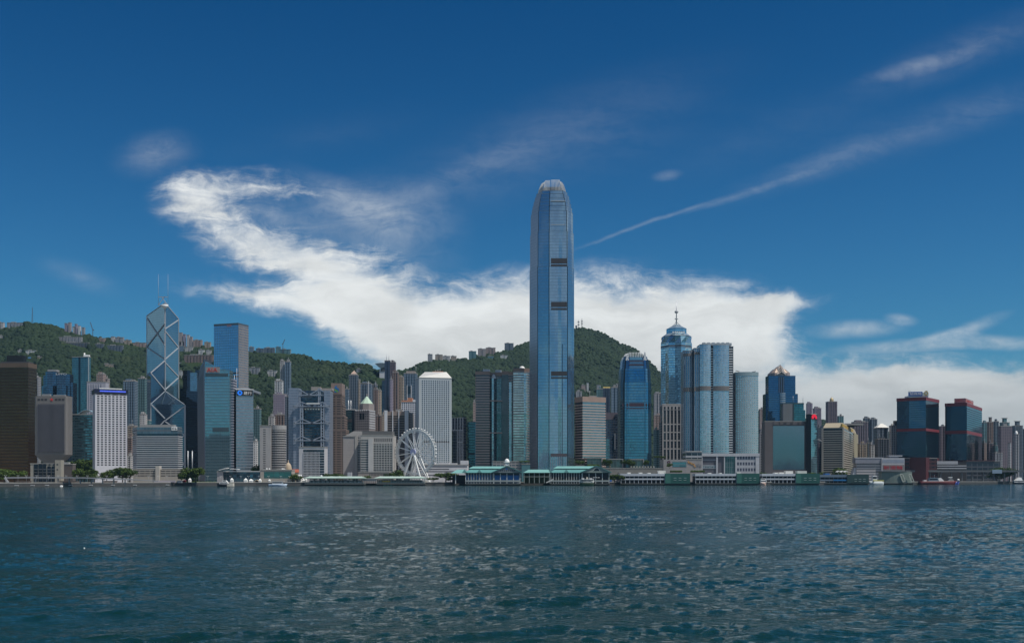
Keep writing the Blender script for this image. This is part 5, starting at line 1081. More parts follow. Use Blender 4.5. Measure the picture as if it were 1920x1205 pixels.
# long mall terrace with glass pavilions
Y = 1450; ms = S('mall_terrace', (.20, .195, .18), .85)
r = tower('mall_block', 'long terraced mall podium with stone walls and a dark round emblem', 'mall', front(1079, 1287, Y, 55), 877, Y, ms)
MB().prism(front(1244, 1287, Y-1, 34), G, Z(861, Y)).build('wall', S('mall_stone', ()), r); p, q = (X(1244, Y-1), Y-1), (X(1287, Y-1), Y-1)
edge_disc(p, q, m(9.8, Y), Z(866.3, Y), m(3.2, Y), m(3.2, Y), .2, S('emblem_plum', (.10, .045, .06), .6), r, 'emblem', inner=.35); edge_box(MB(), p, q, m(17, Y), m(43, Y), -.2, .3, Z(874.5, Y), Z(865, Y)).build('glass_wall', FA('mall_teal', (.10, .16, .18), (.10, .30, .34), 3.4, 9, .97, .66, gm=.6, gr=.1, var=.5), r)
for a, b, t in ((1105, 1128, 857), (1149, 1167, 859.5), (1188, 1206, 860)):
    f_ = front(a-4, b, Y+8, 20); MB().prism(f_, Z(877, Y), Z(t+1, Y), False).build('pavilion_glass', FA('pavilion_glass', (.2, .22, .2), (.13, .18, .17), 8, 4, .95, .95, gm=.5, gr=.1), r)
    mb = MB(); mb.prism(front(a-8, b+1.5, Y+5, 25), Z(t+1.4, Y), Z(t, Y), True, True); mb.prism(front(b, b+1.5, Y+5, 3), Z(877, Y), Z(t+1.4, Y)); mb.build('pavilion_frame', S('mall_stone', ()), r)
for k, (a, b, t) in enumerate(((1144, 1240, 880), (1160, 1230, 884.5), (1080, 1096, 872))): MB().prism(front(a, b, Y-8-3*k, 7+3*k), G, Z(t, Y)).build('terrace_wall', ms, r)
for k in range(9): edge_box(MB(), (X(1180, Y-20), Y-20), (X(1230, Y-20), Y-20), m(2+5.2*k, Y), m(4.6+5.2*k, Y), 0, 2.6, Z(875.5, Y), Z(874.4, Y)).build('parasol', S('canopy_cream', (.66, .62, .52), .7), r)
# teal drum at the left foot of the tallest tower + white domed clock tower
Y = 1420; r = tower('pavilion', 'small teal-walled pavilion with planting on its roof, at the foot of the tallest tower', 'pavilion', front(978, 994, Y, 14), 869, Y, S('pav_teal', (.07, .17, .19), .4), roof=S('mall_terrace', ()))
r = tower('low_block', 'low grey glazed link block behind the domed clock turret', 'low building', front(924, 978, Y+6, 22), 864, Y, FA('link_glass', (.28, .27, .27), (.12, .14, .16), 4, 5, .85, .6, gm=.5, gr=.15))
# ---------------------------------------------------------------- western towers
Y = 1900; cgx = FA('cobalt_glass', (.03, .055, .09), (.06, .15, .28), 3.9, 1.9, .9, .8, gm=.9, gr=.06, wm=.6, wr=.3, tilt=.01, var=.15)
r = thing('skyscraper', 'deep blue stepped tower with a bronze gabled crown of shining chevrons', 'skyscraper', (X(1466, Y), Y, G))
MB().prism(front(1436, 1496, Y+12, 40), G-1, Z(737, Y), True).build('glass_wall', cgx, r); MB().prism(front(1441, 1491.5, Y, 44), G-1, Z(704, Y), True).build('glass_wall', cgx, r)
fv = curved(1463, 1473, Y-3, 8, 1, 4); o = MB().prism(fv, Z(792, Y), Z(736, Y), True).build('balcony_bay', FA('bay_striped', (.26, .32, .38), (.07, .15, .24), 3.9, 6, .98, .5, gm=.8, gr=.1, wr=.4), r)
edge_box(MB(), (X(1441, Y), Y), (X(1491, Y), Y), m(18.5, Y), m(29.5, Y), -.3, .3, Z(736, Y), Z(706, Y)).build('recess', S('slot_dark', ()), r)
for k in range(3): edge_box(MB(), (X(1441, Y), Y), (X(1491, Y), Y), m(19+4*k, Y), m(20.6+4*k, Y), .2, .9, Z(736, Y), Z(707, Y)).build('rib', S('rib_blue', (.10, .15, .24), .4, .5), r)
cr = S('crown_bronze', (.42, .33, .27), .4, .5); oc = [(X(1466+a, Y), Y+22+b) for a, b in ((-18, -12), (-12, -17), (12, -17), (18, -12), (18, 14), (12, 18), (-12, 18), (-18, 14))]
MB().prism(oc, Z(704, Y), Z(698, Y)).build('crown_drum', S('crown_stone', (.30, .24, .22), .6), r); MB().prism(oc, Z(698, Y), Z(690, Y), True, fp1=scaled(oc, .58)).build('crown_slope', cr, r); MB().prism(scaled(oc, .5), Z(690, Y), Z(684, Y), True, fp1=scaled(oc, .12)).build('crown_peak', cr, r)
for k in range(4):
    t = 700-4.2*k; wd = 8.5-1.2*k; yy = Y+5+3*k; mb = MB(); mb.bar((X(1466-wd, Y), yy, Z(t+1.5, Y)), (X(1466, Y), yy, Z(t-4.5, Y)), 1.7, 5); mb.bar((X(1466, Y), yy, Z(t-4.5, Y)), (X(1466+wd, Y), yy, Z(t+1.5, Y)), 1.7, 5); mb.build('chevron', S('chevron_pale', (.74, .62, .54), .35, .4), r)
Y = 1780; fp = front(1469, 1507, Y, 30); tg2 = FA('sea_teal', (.03, .07, .08), (.05, .20, .24), 3.8, 2.2, .9, .8, gm=.85, gr=.07, wm=.4)
r = tower('office_tower', 'teal office tower with a matt grey end wall, before the deep blue stepped tower', 'office tower', fp, 755, Y, tg2, rt=2.5, roof=S('teal_dark', (.04, .08, .09), .4)); MB().prism(front(1468.5, 1487, Y-.6, 12), G, Z(757, Y), True).build('end_wall', S('slate_wall', (.15, .16, .17), .7), r); MB().prism(front(1503, 1510, Y+6, 16), G, Z(768, Y), True).build('side_wing', tg2, r)
for px, t in ((1506.5, 741), (1488, 742)): mast(r, X(px, Y), Y+3, r['zt'], Z(t, Y), .35)
o = edge_box(MB(), (X(1469, Y), Y), (X(1507, Y), Y), m(18, Y), m(20, Y), -.3, 1.2, G, r['zt']).build('rib', S('teal_dark', ()), r)
Y = 1690; gw = S('bank_granite', (.10, .09, .095), .6); fp = front(1434, 1511, Y, 44)
r = tower('bank_block', 'broad dark grey block with one huge mirror-glass wall reflecting the sky', 'office block', fp, 789, Y, gw, lip=.1)
edge_box(MB(), fp[0], fp[1], m(15.5, Y), m(74, Y), -.2, .15, Z(880, Y), Z(798, Y)).build('mirror_wall', FA('mirror_glass', (.15, .19, .22), (.19, .25, .30), 3.7, 3.0, .97, .97, gm=.95, gr=.07, wm=.9, wr=.1, tilt=.003, var=.04, warp=.002), r)
for k in range(5): edge_box(MB(), fp[0], fp[1], m(16+12*k, Y), m(26+12*k, Y), -.2, .6, Z(796, Y), Z(790, Y)).build('parapet_panel', gw, r)
for k in range(3): edge_box(MB(), fp[0], fp[1], m(35+13*k, Y), m(39+13*k, Y), .3, .9, Z(794.6, Y), Z(792, Y)).build('vent', LOUV, r)
Y = 1680; fp = quad(1511, 1520.5, 1532, Y, 48); r = tower('office_tower', 'slim tower with a black side, pale teal face and round red top sign', 'office tower', fp, 775, Y, S('coal_wall', (.015, .018, .025), .25, .4), lip=.05)
p, q = fp[1], fp[2]; edge_box(MB(), p, q, .3, elen(p, q)-.2, -.1, .2, G, Z(786, Y)).build('glass_face', FA('pale_teal', (.18, .27, .30), (.26, .42, .46), 3.7, 2.4, .96, .9, gm=.92, gr=.05, wm=.7, tilt=.01, var=.1), r)
L = elen(p, q); edge_disc(p, q, L*.5, Z(781.5, Y), L*.44, m(5.6, Y), .6, S('sign_scarlet', (.85, .02, .05), .4, emit=.12), r, 'emblem', 0, 180, 16); edge_box(MB(), p, q, L*.08, L*.42, .3, .7, Z(784.4, Y), Z(781.5, Y)).build('emblem', S('sign_scarlet', ()), r); edge_box(MB(), p, q, L*.66, L*.92, .3, .7, Z(784.4, Y), Z(781.5, Y)).build('emblem', S('sign_scarlet', ()), r)
for k in range(3): edge_box(MB(), p, q, L*(.15+.27*k), L*(.30+.27*k), .1, .35, Z(788.6, Y), Z(786.8, Y)).build('slot', LOUV, r)
# banded cream twin-faced block
Y = 1720; fp = quad(1541, 1581, 1608, Y, 22); cb = S('cream_band', (.33, .30, .26), .75); r = tower('office_block', 'cream and dark banded block with a solid corner pier and a sloping bronze roof storey', 'office block', fp, 801, Y, S('band_glass', (.03, .032, .04), .12, .5), roof=cb, rt=1.2)
bands(r, fp, G+5, Z(803, Y), m(4.2, Y), m(2.1, Y), .7, cb, 'floor_band')
P_ = fp[1]; MB().prism([edge_pt(fp[0], P_, elen(fp[0], P_)-m(1.5, Y), 1), (P_[0]+.4, P_[1]-1.2), edge_pt(P_, fp[2], m(2.2, Y), 1), edge_pt(P_, fp[2], m(1, Y), -2)], G, Z(800, Y), True).build('corner_pier', S('pier_cream', (.40, .365, .31), .75), r)
edge_box(MB(), P_, fp[2], elen(P_, fp[2])*.68, elen(P_, fp[2])+.6, -.3, 1.0, G, Z(801, Y)).build('end_pier', S('sunlit_wall', (.30, .27, .18), .75), r); edge_box(MB(), fp[0], P_, -.4, 2.5, -.3, 1.0, G, Z(801, Y)).build('end_pier', S('pier_cream', ()), r)  # right-hand end pier coloured yellower to stand for sunlight on that side
f1 = scaled(fp, .80); MB().prism(scaled(fp, .95), Z(801, Y), Z(790.5, Y), True, fp1=f1).build('roof_storey', S('roof_bronze', (.34, .29, .20), .6), r); edge_box(MB(), P_, fp[2], .5, elen(P_, fp[2])*.72, -4, -1.2, Z(800.5, Y), Z(794, Y)).build('gold_panel', S('gold_wall', (.42, .28, .06), .6), r); plant(r, f1, .3, .7, .3, .7, 3, z=Z(790.5, Y))
# red-banded mirror pair with roof signs
def redpair(label, pl, pm, pr, Y, t, mids, bottom, th):
    fp = quad(pl, pm, pr, Y, th); mg = FA('pair_mirror', (.025, .035, .05), (.038, .062, .098), 3.6, 1.6, .93, .78, gm=.93, gr=.05, wm=.75, wr=.2, tilt=.012, var=.15, warp=.012)
    r = tower('office_tower', label, 'office tower', fp, t, Y, mg, roof=S('red_trim', (.19, .026, .032), .5), rt=m(6, Y), lip=.5)
    for a, b in mids: MB().prism(offset(fp, .45), Z(b, Y), Z(a, Y), True, True).build('red_band', S('red_trim', ()), r)
    MB().prism(offset(fp, .3), G, Z(bottom, Y), False).build('base_wall', S('red_base', (.07, .016, .02), .6), r)
    return r, fp
Y = 1720; r, fp = redpair('dark mirror tower with red belts and a blue rooftop sign with white characters', 1681.5, 1736, 1760.5, Y, 744, [(802.5, 807.5)], 857, 37); P_ = fp[1]
edge_box(MB(), fp[0], P_, m(23, Y), elen(fp[0], P_), -.2, .2, Z(801.5, Y), Z(750.5, Y)).build('glass_bay', FA('pair_bright', (.04, .07, .10), (.07, .14, .22), 3.6, 1.6, .95, .8, gm=.93, gr=.045, wm=.75, tilt=.008, var=.12, warp=.01), r)
pa, pb_ = (X(1703, Y+8), Y+8), (X(1739, Y+8), Y+4); MB().prism([pa, pb_, (pb_[0], Y+24), (pa[0], Y+24)], r['zt'], r['zt']+2.4).build('plant_room', S('pier_white', ()), r)
zs = r['zt']+2.4; h = Z(733.5, Y)-zs; sg = edge_box(MB(), pa, pb_, 0, m(25.5, Y), 0, .8, zs-.5, zs+h).build('sign_panel', S('sign_royal', (.03, .10, .36), .5), r)
text('招商局', pa, pb_, m(13, Y), zs+h*.5, m(21, Y), h*.62, .82, S('sign_white', ()), sg)
edge_box(MB(), pa, pb_, m(25.6, Y), elen(pa, pb_), 0, .9, zs-.4, zs+h*.8).build('sign_panel', S('sign_pale', (.45, .5, .48), .6), r); edge_disc(pa, pb_, m(32, Y), zs+h*.62, m(3.6, Y), m(4.6, Y), 1.05, S('emblem_gold', (.42, .31, .13), .5, .3), r, 'emblem', inner=.45)
for a in (2, 33): edge_disc(pa, pb_, m(a, Y), zs+h, m(2, Y), m(1.6, Y), .85, S('sign_pale', ()), r, 'emblem', inner=.6)
mast(r, X(1714, Y+12), Y+12, zs, Z(730, Y), .3)
Y = 1790; r, fp = redpair('dark mirror tower with red belts and a pinkish rooftop box sign', 1772, 1812.5, 1841, Y, 754.5, [(806.5, 812.5)], 862, 32); P_ = fp[1]
MB().prism(scaled(fp, .45), r['zt'], r['zt']+m(3, Y)).build('sign_plinth', S('pier_white', ()), r); sf = scaled(fp, .52); z0, z1 = r['zt']+m(3, Y), r['zt']+m(11.5, Y); sg = MB().prism(sf, z0, z1, True, True).build('sign_box', S('red_trim', ()), r)
for a, b in ((sf[0], sf[1]), (sf[1], sf[2])):
    L = elen(a, b); edge_box(MB(), a, b, L*.05, L*.95, -.1, .25, z0+.8, z1-1.0).build('sign_panel', S('sign_blush', (.40, .27, .27), .6), sg); text('信德中心', a, b, L*.5, (z0+z1)/2, L*.82, (z1-z0)*.5, .3, S('sign_red', ()), sg)
edge_box(MB(), P_, fp[2], .5, elen(P_, fp[2])-.5, -.2, .25, Z(805, Y), Z(763, Y)).build('louvre_front', FA('pair_louvre', (.035, .06, .09), (.06, .13, .20), 3.6, 20, .99, .55, gm=.92, gr=.08, wm=.6, tilt=.005), r)
# ferry terminal, car park, viaduct
Y = 1700; wg = S('terminal_white', (.36, .37, .40), .7); r = thing('ferry_terminal', 'long pale ferry terminal hall with a row of red characters on its end wall', 'terminal', (X(1650, Y), Y, G))
MB().prism(front(1606, 1656, Y+4, 40), G-1, Z(860, Y), True).build('wall', FA('terminal_strips', (.38, .37, .38), (.13, .13, .15), 4.2, 30, .99, .45, gm=.3, gr=.3), r); MB().prism(front(1604, 1656, Y+2, 44), Z(868, Y), Z(857.5, Y), True, True).build('roof', S('terminal_slate', (.20, .21, .25), .6), r); MB().prism(front(1603.5, 1656, Y+1.6, 2), Z(859, Y), Z(857, Y)).build('roof_edge', wg, r)
MB().prism(front(1653, 1696, Y, 42), G-1, Z(858, Y), True).build('wall', wg, r); p, q = (X(1653, Y), Y), (X(1696, Y), Y); edge_box(MB(), p, q, m(1.5, Y), m(42, Y), -.2, .2, Z(867, Y), Z(861, Y)).build('window_band', S('lilac_glass', (.30, .32, .38), .3, .3), r)
edge_box(MB(), p, q, m(2, Y), m(42.5, Y), -.2, .15, Z(882, Y), Z(871, Y)).build('sign_panel', S('sign_stone', (.17, .16, .16), .7), r); text('新渡輪', p, q, m(21.5, Y), Z(876, Y), m(36, Y), m(7.2, Y), .2, S('sign_crimson', (.40, .03, .04), .5), r)  # panel grey darkened to stand for lens vignetting at this edge
MB().prism(front(1667, 1692, Y+6, 14), Z(855, Y), Z(853, Y), True, True).build('roof_canopy', wg, r); MB().box(X(1671, Y), X(1688, Y), Y+8, Y+18, Z(858, Y), Z(855, Y)).build('roof_hut', S('terminal_slate', ()), r)
Y = 1760; r = thing('car_park', 'white layered car park deck below the two red-belted towers', 'car park', (X(1785, Y), Y, G)); MB().prism(front(1758, 1812, Y+1, 30), G-1, Z(866, Y), True).build('deck_shade', S('void_dark', (.03, .03, .035), .8), r)  # solid near-black block painted as the shade inside the open decks
MB().prism(front(1757, 1796, Y, 30), Z(870, Y), Z(864, Y), True, True).build('roof_slab', wg, r)
for t in (872.5, 877): MB().prism(front(1757, 1812, Y, 30), Z(t+1.6, Y), Z(t-.6, Y), True, True).build('parapet', wg, r)
Y = 1775; r = tower('podium_block', 'dark red podium block at the foot of the blue-signed mirror tower', 'podium', front(1697, 1757, Y-40, 30), 858, Y-40, FA('red_podium', (.055, .014, .018), (.03, .02, .025), 6, 7, .8, .5, gm=.4, gr=.2)); r = tower('podium_block', 'dark grey glazed podium below the second red-belted tower', 'podium', front(1812, 1876, Y, 30), 864, Y, FA('grey_podium', (.07, .075, .09), (.06, .07, .09), 7, 9, .85, .7, gm=.6, gr=.15)); MB().prism(front(1812, 1866, Y-1, 32), Z(864, Y), Z(862.5, Y), True, True).build('roof_edge', S('red_base', ()), r)
Y = 1730; r = thing('footbridge', 'grey elevated deck running along the dark western quays', 'bridge', (X(1800, Y), Y, G)); MB().box(X(1698, Y), X(1990, Y), Y, Y+9, Z(884.5, Y), Z(881, Y)).build('deck', S('deck_grey', (.10, .11, .12), .7), r)  # deck colour darkened to follow the lens vignette towards this edge
o = MB().box(X(1704, Y), X(1706, Y), Y+2, Y+5, G-1, Z(884.5, Y)).build('pier', S('deck_grey', ()), r)
for k in range(1, 14): clone(o, (m(20, Y)*k, 0, 0))
MB().box(X(1860, Y), X(1878, Y), Y-1.4, Y-.4, Z(887, Y), Z(880, Y)).build('sign_panel', S('sign_steel', (.25, .33, .42), .5), r)
# ---------------------------------------------------------------- housing towers between and behind
def C(c, v=1.0): return tuple(x*v for x in c)
RM = {}
def resmat(key, wall, glass=(.06, .08, .11), bw=3.4, fh=2.95, wf=.5, hf=.5): return FA('res_'+key, wall, glass, fh, bw, wf, hf, gm=.55, gr=.15, wvar=.25)
resmat('pink', (.35, .30, .29)); resmat('tan', (.40, .33, .26)); resmat('grey', (.30, .30, .32)); resmat('blue', (.16, .21, .27), (.07, .12, .17), 2.6, wf=.7); resmat('teal', (.13, .22, .24), (.06, .16, .18), 2.6, wf=.7)
resmat('brown', (.22, .155, .13)); resmat('pale', (.50, .48, .47)); resmat('lilac', (.30, .26, .33)); resmat('navy', (.05, .06, .09), (.04, .06, .10), 2.4, wf=.8, hf=.7); resmat('white', (.60, .60, .60)); resmat('plum', (.17, .13, .15)); resmat('slate', (.13, .155, .19), (.06, .08, .11), 3.0, wf=.6); resmat('rose', (.36, .27, .24)); resmat('dim', (.10, .11, .13))
# label, left, right, top, base (None: street), distance, colour, bays, roof, [extra]
HOUSING = [
 ('pale grey housing slab at the far edge behind the bronze tower', 66, 77, 706, None, 1850, 'grey', 2, 'flat'),
 ('pinkish stepped housing tower on the wooded slope above the white hotel', 181, 199, 700, 745, 2050, 'rose', 3, 'cap'),
 ('small pinkish housing tower at the shoulder of the pink stepped one', 197, 206, 709, 745, 2060, 'pink', 2, 'flat'),
 ('wide blue-grey housing slab with a greenish roof line, behind the white hotel', 231, 259, 713, 770, 1980, 'blue', 5, 'cap'),
 ('ribbed teal housing tower close to the left edge of the braced tower', 258.5, 277, 708, 800, 1930, 'teal', 4, 'flat'),
 ('tan housing slab low between the white hotel and the striped slab', 239, 258, 797, 830, 1600, 'tan', 5, 'flat'),
 ('brown brick block under the tan housing slab', 239, 251, 819, 860, 1560, 'brown', 3, 'flat'),
 ('pale low annex beside the foot of the striped slab', 238.5, 251, 853, None, 1480, 'pale', 2, 'flat'),
 ('blank pale wall slab rising behind the striped office', 262, 276, 776, None, 1580, 'pale', 1, 'cap'),
 ('small teal block between the pale wall slab and the braced tower', 276, 284, 786, None, 1590, 'teal', 2, 'flat'),
 ('greenish grey housing tower just right of the roundel-sign tower', 474.5, 490, 765, 850, 1900, 'teal', 4, 'flat'),
 ('small pale hut block below the greenish grey housing tower', 475, 484, 826, 870, 1650, 'white', 1, 'flat'),
 ('tall slim tower with a lighter flank and a cap, high on the slope', 525, 534, 676, 790, 2250, 'pale', 2, 'cap'),
 ('bluish half of the tall slim hillside tower', 533.7, 546, 677, 790, 2245, 'blue', 3, 'flat'),
 ('white and blue rounded-top tower below the tall slim one', 515, 531.5, 713, 790, 2100, 'white', 4, 'cap'),
 ('lilac office slab with fine ribs beside the trussed bank tower', 512.5, 538, 738, None, 1850, 'lilac', 1, 'flat'),
 ('brown block with a sunlit roof edge below the lilac slab', 515, 538, 776, None, 1750, 'brown', 4, 'flat'),
 ('pale little block with a white roof beam left of the brown one', 503.5, 516, 780, None, 1740, 'pale', 3, 'flat'),
 ('slim grey slab between the brown block and the trussed bank', 534, 546, 742, None, 1700, 'slate', 2, 'flat'),
 ('tall ribbed tower with a lit copper pyramid cap and a sunlit flank painted tan', 654, 672.5, 702, None, 2050, 'slate', 4, 'pyramid'),
 ('slab painted tan as the sunlit flank of the copper-capped tower', 672.3, 675.6, 710, None, 2052, 'tan', 1, 'flat'),  # separate slab whose tan stands for sunlight on its neighbour's flank
 ('lower blue-grey tower left of the copper-capped one', 647.5, 655, 728, None, 2040, 'blue', 2, 'flat'),
 ('blue-grey housing slab with a white side strip above the green pyramid', 675.5, 698, 718, None, 2120, 'blue', 4, 'cap'),
 ('short dark housing block right of the white side strip', 698, 708, 720, None, 2150, 'slate', 2, 'flat'),
 ('brown apartment tower with close horizontal lines, behind the green pyramid', 700.5, 710, 729, None, 1980, 'brown', 2, 'cap'),
 ('cream-flanked apartment tower beside the brown lined one', 709.5, 715.5, 731, None, 1985, 'tan', 1, 'flat'),  # sunlit side of the brown tower, built as its own tan slab
 ('red-brown block low between the green pyramid and the white piers', 704, 717, 778, None, 1720, 'brown', 2, 'flat'),
 ('ochre block squeezed against the white-piered office', 716, 722, 776, None, 1700, 'tan', 1, 'flat'),
 ('slim blue slab at the left shoulder of the dark needle tower', 716, 723, 713, None, 2090, 'blue', 1, 'flat'),
 ('tall dark navy needle tower with two roof masts', 721, 732.5, 675, None, 2080, 'navy', 2, 'masts'),
 ('plum-brown right half of the dark needle tower', 732, 742.5, 678, None, 2084, 'plum', 3, 'cap'),
 ('lilac-brown housing tower in front of the dark needle', 731, 737, 710, None, 2000, 'lilac', 1, 'flat'),
 ('red-brown housing tower with a rounded brown crown', 736, 748, 697, None, 2010, 'brown', 3, 'cap'),
 ('cream-edged tower between the red-brown and the blue-white towers', 747, 757.5, 706, None, 2030, 'tan', 3, 'cap'),
 ('blue-white housing tower with a portal opening, left of the porthole tower', 757, 783, 699, None, 2060, 'blue', 5, 'crown'),
 ('brown sliver of a tower left of the brown granite twin', 887, 893, 753, None, 1800, 'rose', 1, 'flat'),
 ('pale grey twin-bay tower above the granite-banded block', 1082, 1091, 733, 770, 2300, 'grey', 2, 'flat'),
 ('bluish housing tower with a golden cornice', 1118, 1131, 728, None, 2150, 'teal', 3, 'flat'),
 ('dark blue tower with a gold roof sign', 1130, 1144, 727, None, 2120, 'navy', 3, 'goldtop'),
 ('blue-grey hotel slab with white floor lines left of the shorter blue tower', 1145, 1164, 725, None, 1950, 'blue', 3, 'flat'),
 ('grey housing slab in the gap between the two blue towers', 1225, 1243, 737, None, 2150, 'grey', 3, 'cap'),
 ('pink-topped housing block below the grey slab in the gap', 1225, 1241, 777, None, 1900, 'rose', 3, 'flat'),
 ('teal glass block low in the gap between the two blue towers', 1225, 1239, 804, None, 1750, 'teal', 2, 'flat'),
 ('tan hillside block right of the teal hotel wing', 1422.5, 1436, 766, None, 2600, 'rose', 3, 'flat'),
 ('navy block right of the teal hotel wing', 1423, 1435, 803, None, 1900, 'navy', 2, 'flat'),
 ('grey lined block in front of the navy one', 1423, 1430.5, 812, None, 1860, 'grey', 2, 'flat'),
 ('lilac apartment tower with a round-shouldered top behind the red sign tower', 1511.5, 1523.5, 755.5, None, 2500, 'lilac', 3, 'cap'),
 ('lower lilac apartment tower right of the red sign', 1524, 1540, 764.5, None, 2450, 'lilac', 4, 'cap'),
 ('dark plum residential tower with a small gold dome', 1548, 1570, 752, None, 2400, 'plum', 5, 'dome'),
 ('teal housing block leaning on the gold-domed tower', 1570, 1582, 779, None, 2500, 'teal', 3, 'flat'),
 ('slate block between the red sign tower and the cream banded block', 1532, 1541, 800, None, 1950, 'slate', 2, 'flat'),
 ('brown block with a white slanted roof, right of the red sign tower', 1532, 1541.5, 829, None, 1850, 'plum', 2, 'slant'),
 ('long brown housing slab behind the cream banded block', 1596, 1628, 790, None, 2300, 'plum', 6, 'cap'),
 ('bluish housing cluster tower with many stepped tops', 1618, 1632, 783, None, 2450, 'slate', 3, 'cap'),
 ('tall stepped housing tower beside the bluish cluster', 1631, 1645, 785, None, 2440, 'slate', 3, 'cap'),
 ('blue-grey tower under a white pyramid roof', 1639, 1666, 801, None, 2000, 'slate', 3, 'whitepyr'),
 ('cream low-rise with small windows near the ferry terminal', 1608, 1625, 831, None, 1900, 'tan', 4, 'flat'),
 ('slim blue and white office strip beside the cream low-rise', 1630, 1640, 833, None, 1880, 'white', 2, 'flat'),
 ('dark office block with faint grid left of the blank grey slab', 1640, 1668, 822, None, 1850, 'dim', 5, 'flat'),
 ('narrow slate block behind the cream low-rise', 1624, 1632, 829, None, 1910, 'slate', 2, 'flat'),
 ('blank grey slab with a dark water tank, left of the blue-signed mirror tower', 1667, 1683, 797, None, 1800, 'pale', 1, 'tank'),
 ('grey banded block between the two red-belted towers', 1759, 1775, 798, None, 2000, 'plum', 2, 'flat'),
 ('teal housing tower just right of the second red-belted tower', 1841, 1852, 791, None, 2200, 'teal', 2, 'cap'),
 ('brown housing tower with a grey top box', 1850.5, 1863, 790, None, 2150, 'brown', 3, 'bigcap'),
 ('slate housing tower right of the brown top-boxed one', 1862.5, 1873, 789, None, 2220, 'slate', 2, 'flat'),
 ('broad plum-brown slab at the far western end', 1871, 1898, 798, None, 2050, 'plum', 1, 'flat'),
 ('blue-topped tower showing over the plum-brown slab', 1874, 1893, 791, None, 2250, 'teal', 3, 'bigcap'),
 ('grey ribbed tower with a top box, last of the western row', 1897, 1918, 797, None, 2200, 'slate', 4, 'bigcap'),
 ('pale slim tower with a white domed cap near the western end', 1900, 1911, 813, None, 2000, 'grey', 2, 'whitedome'),
 ('light window-strip tower before the plum-brown slab', 1892, 1896, 829, None, 1950, 'white', 1, 'flat'),
 ('reddish low-rise at the foot of the western housing row', 1841, 1850, 829, None, 1900, 'rose', 3, 'flat'),
 ('brown-grey low-rise right of the reddish one', 1850, 1862, 830, None, 1910, 'plum', 3, 'flat'),
 ('turquoise low-rise at the foot of the western row', 1862, 1871, 834, None, 1900, 'teal', 2, 'flat'),
 ('grey rounded low-rise under the turquoise one', 1860, 1880, 848, None, 1870, 'grey', 3, 'flat'),
 ('dim housing tower at the western frame edge', 1918, 1934, 803, None, 2100, 'slate', 3, 'flat'),
]
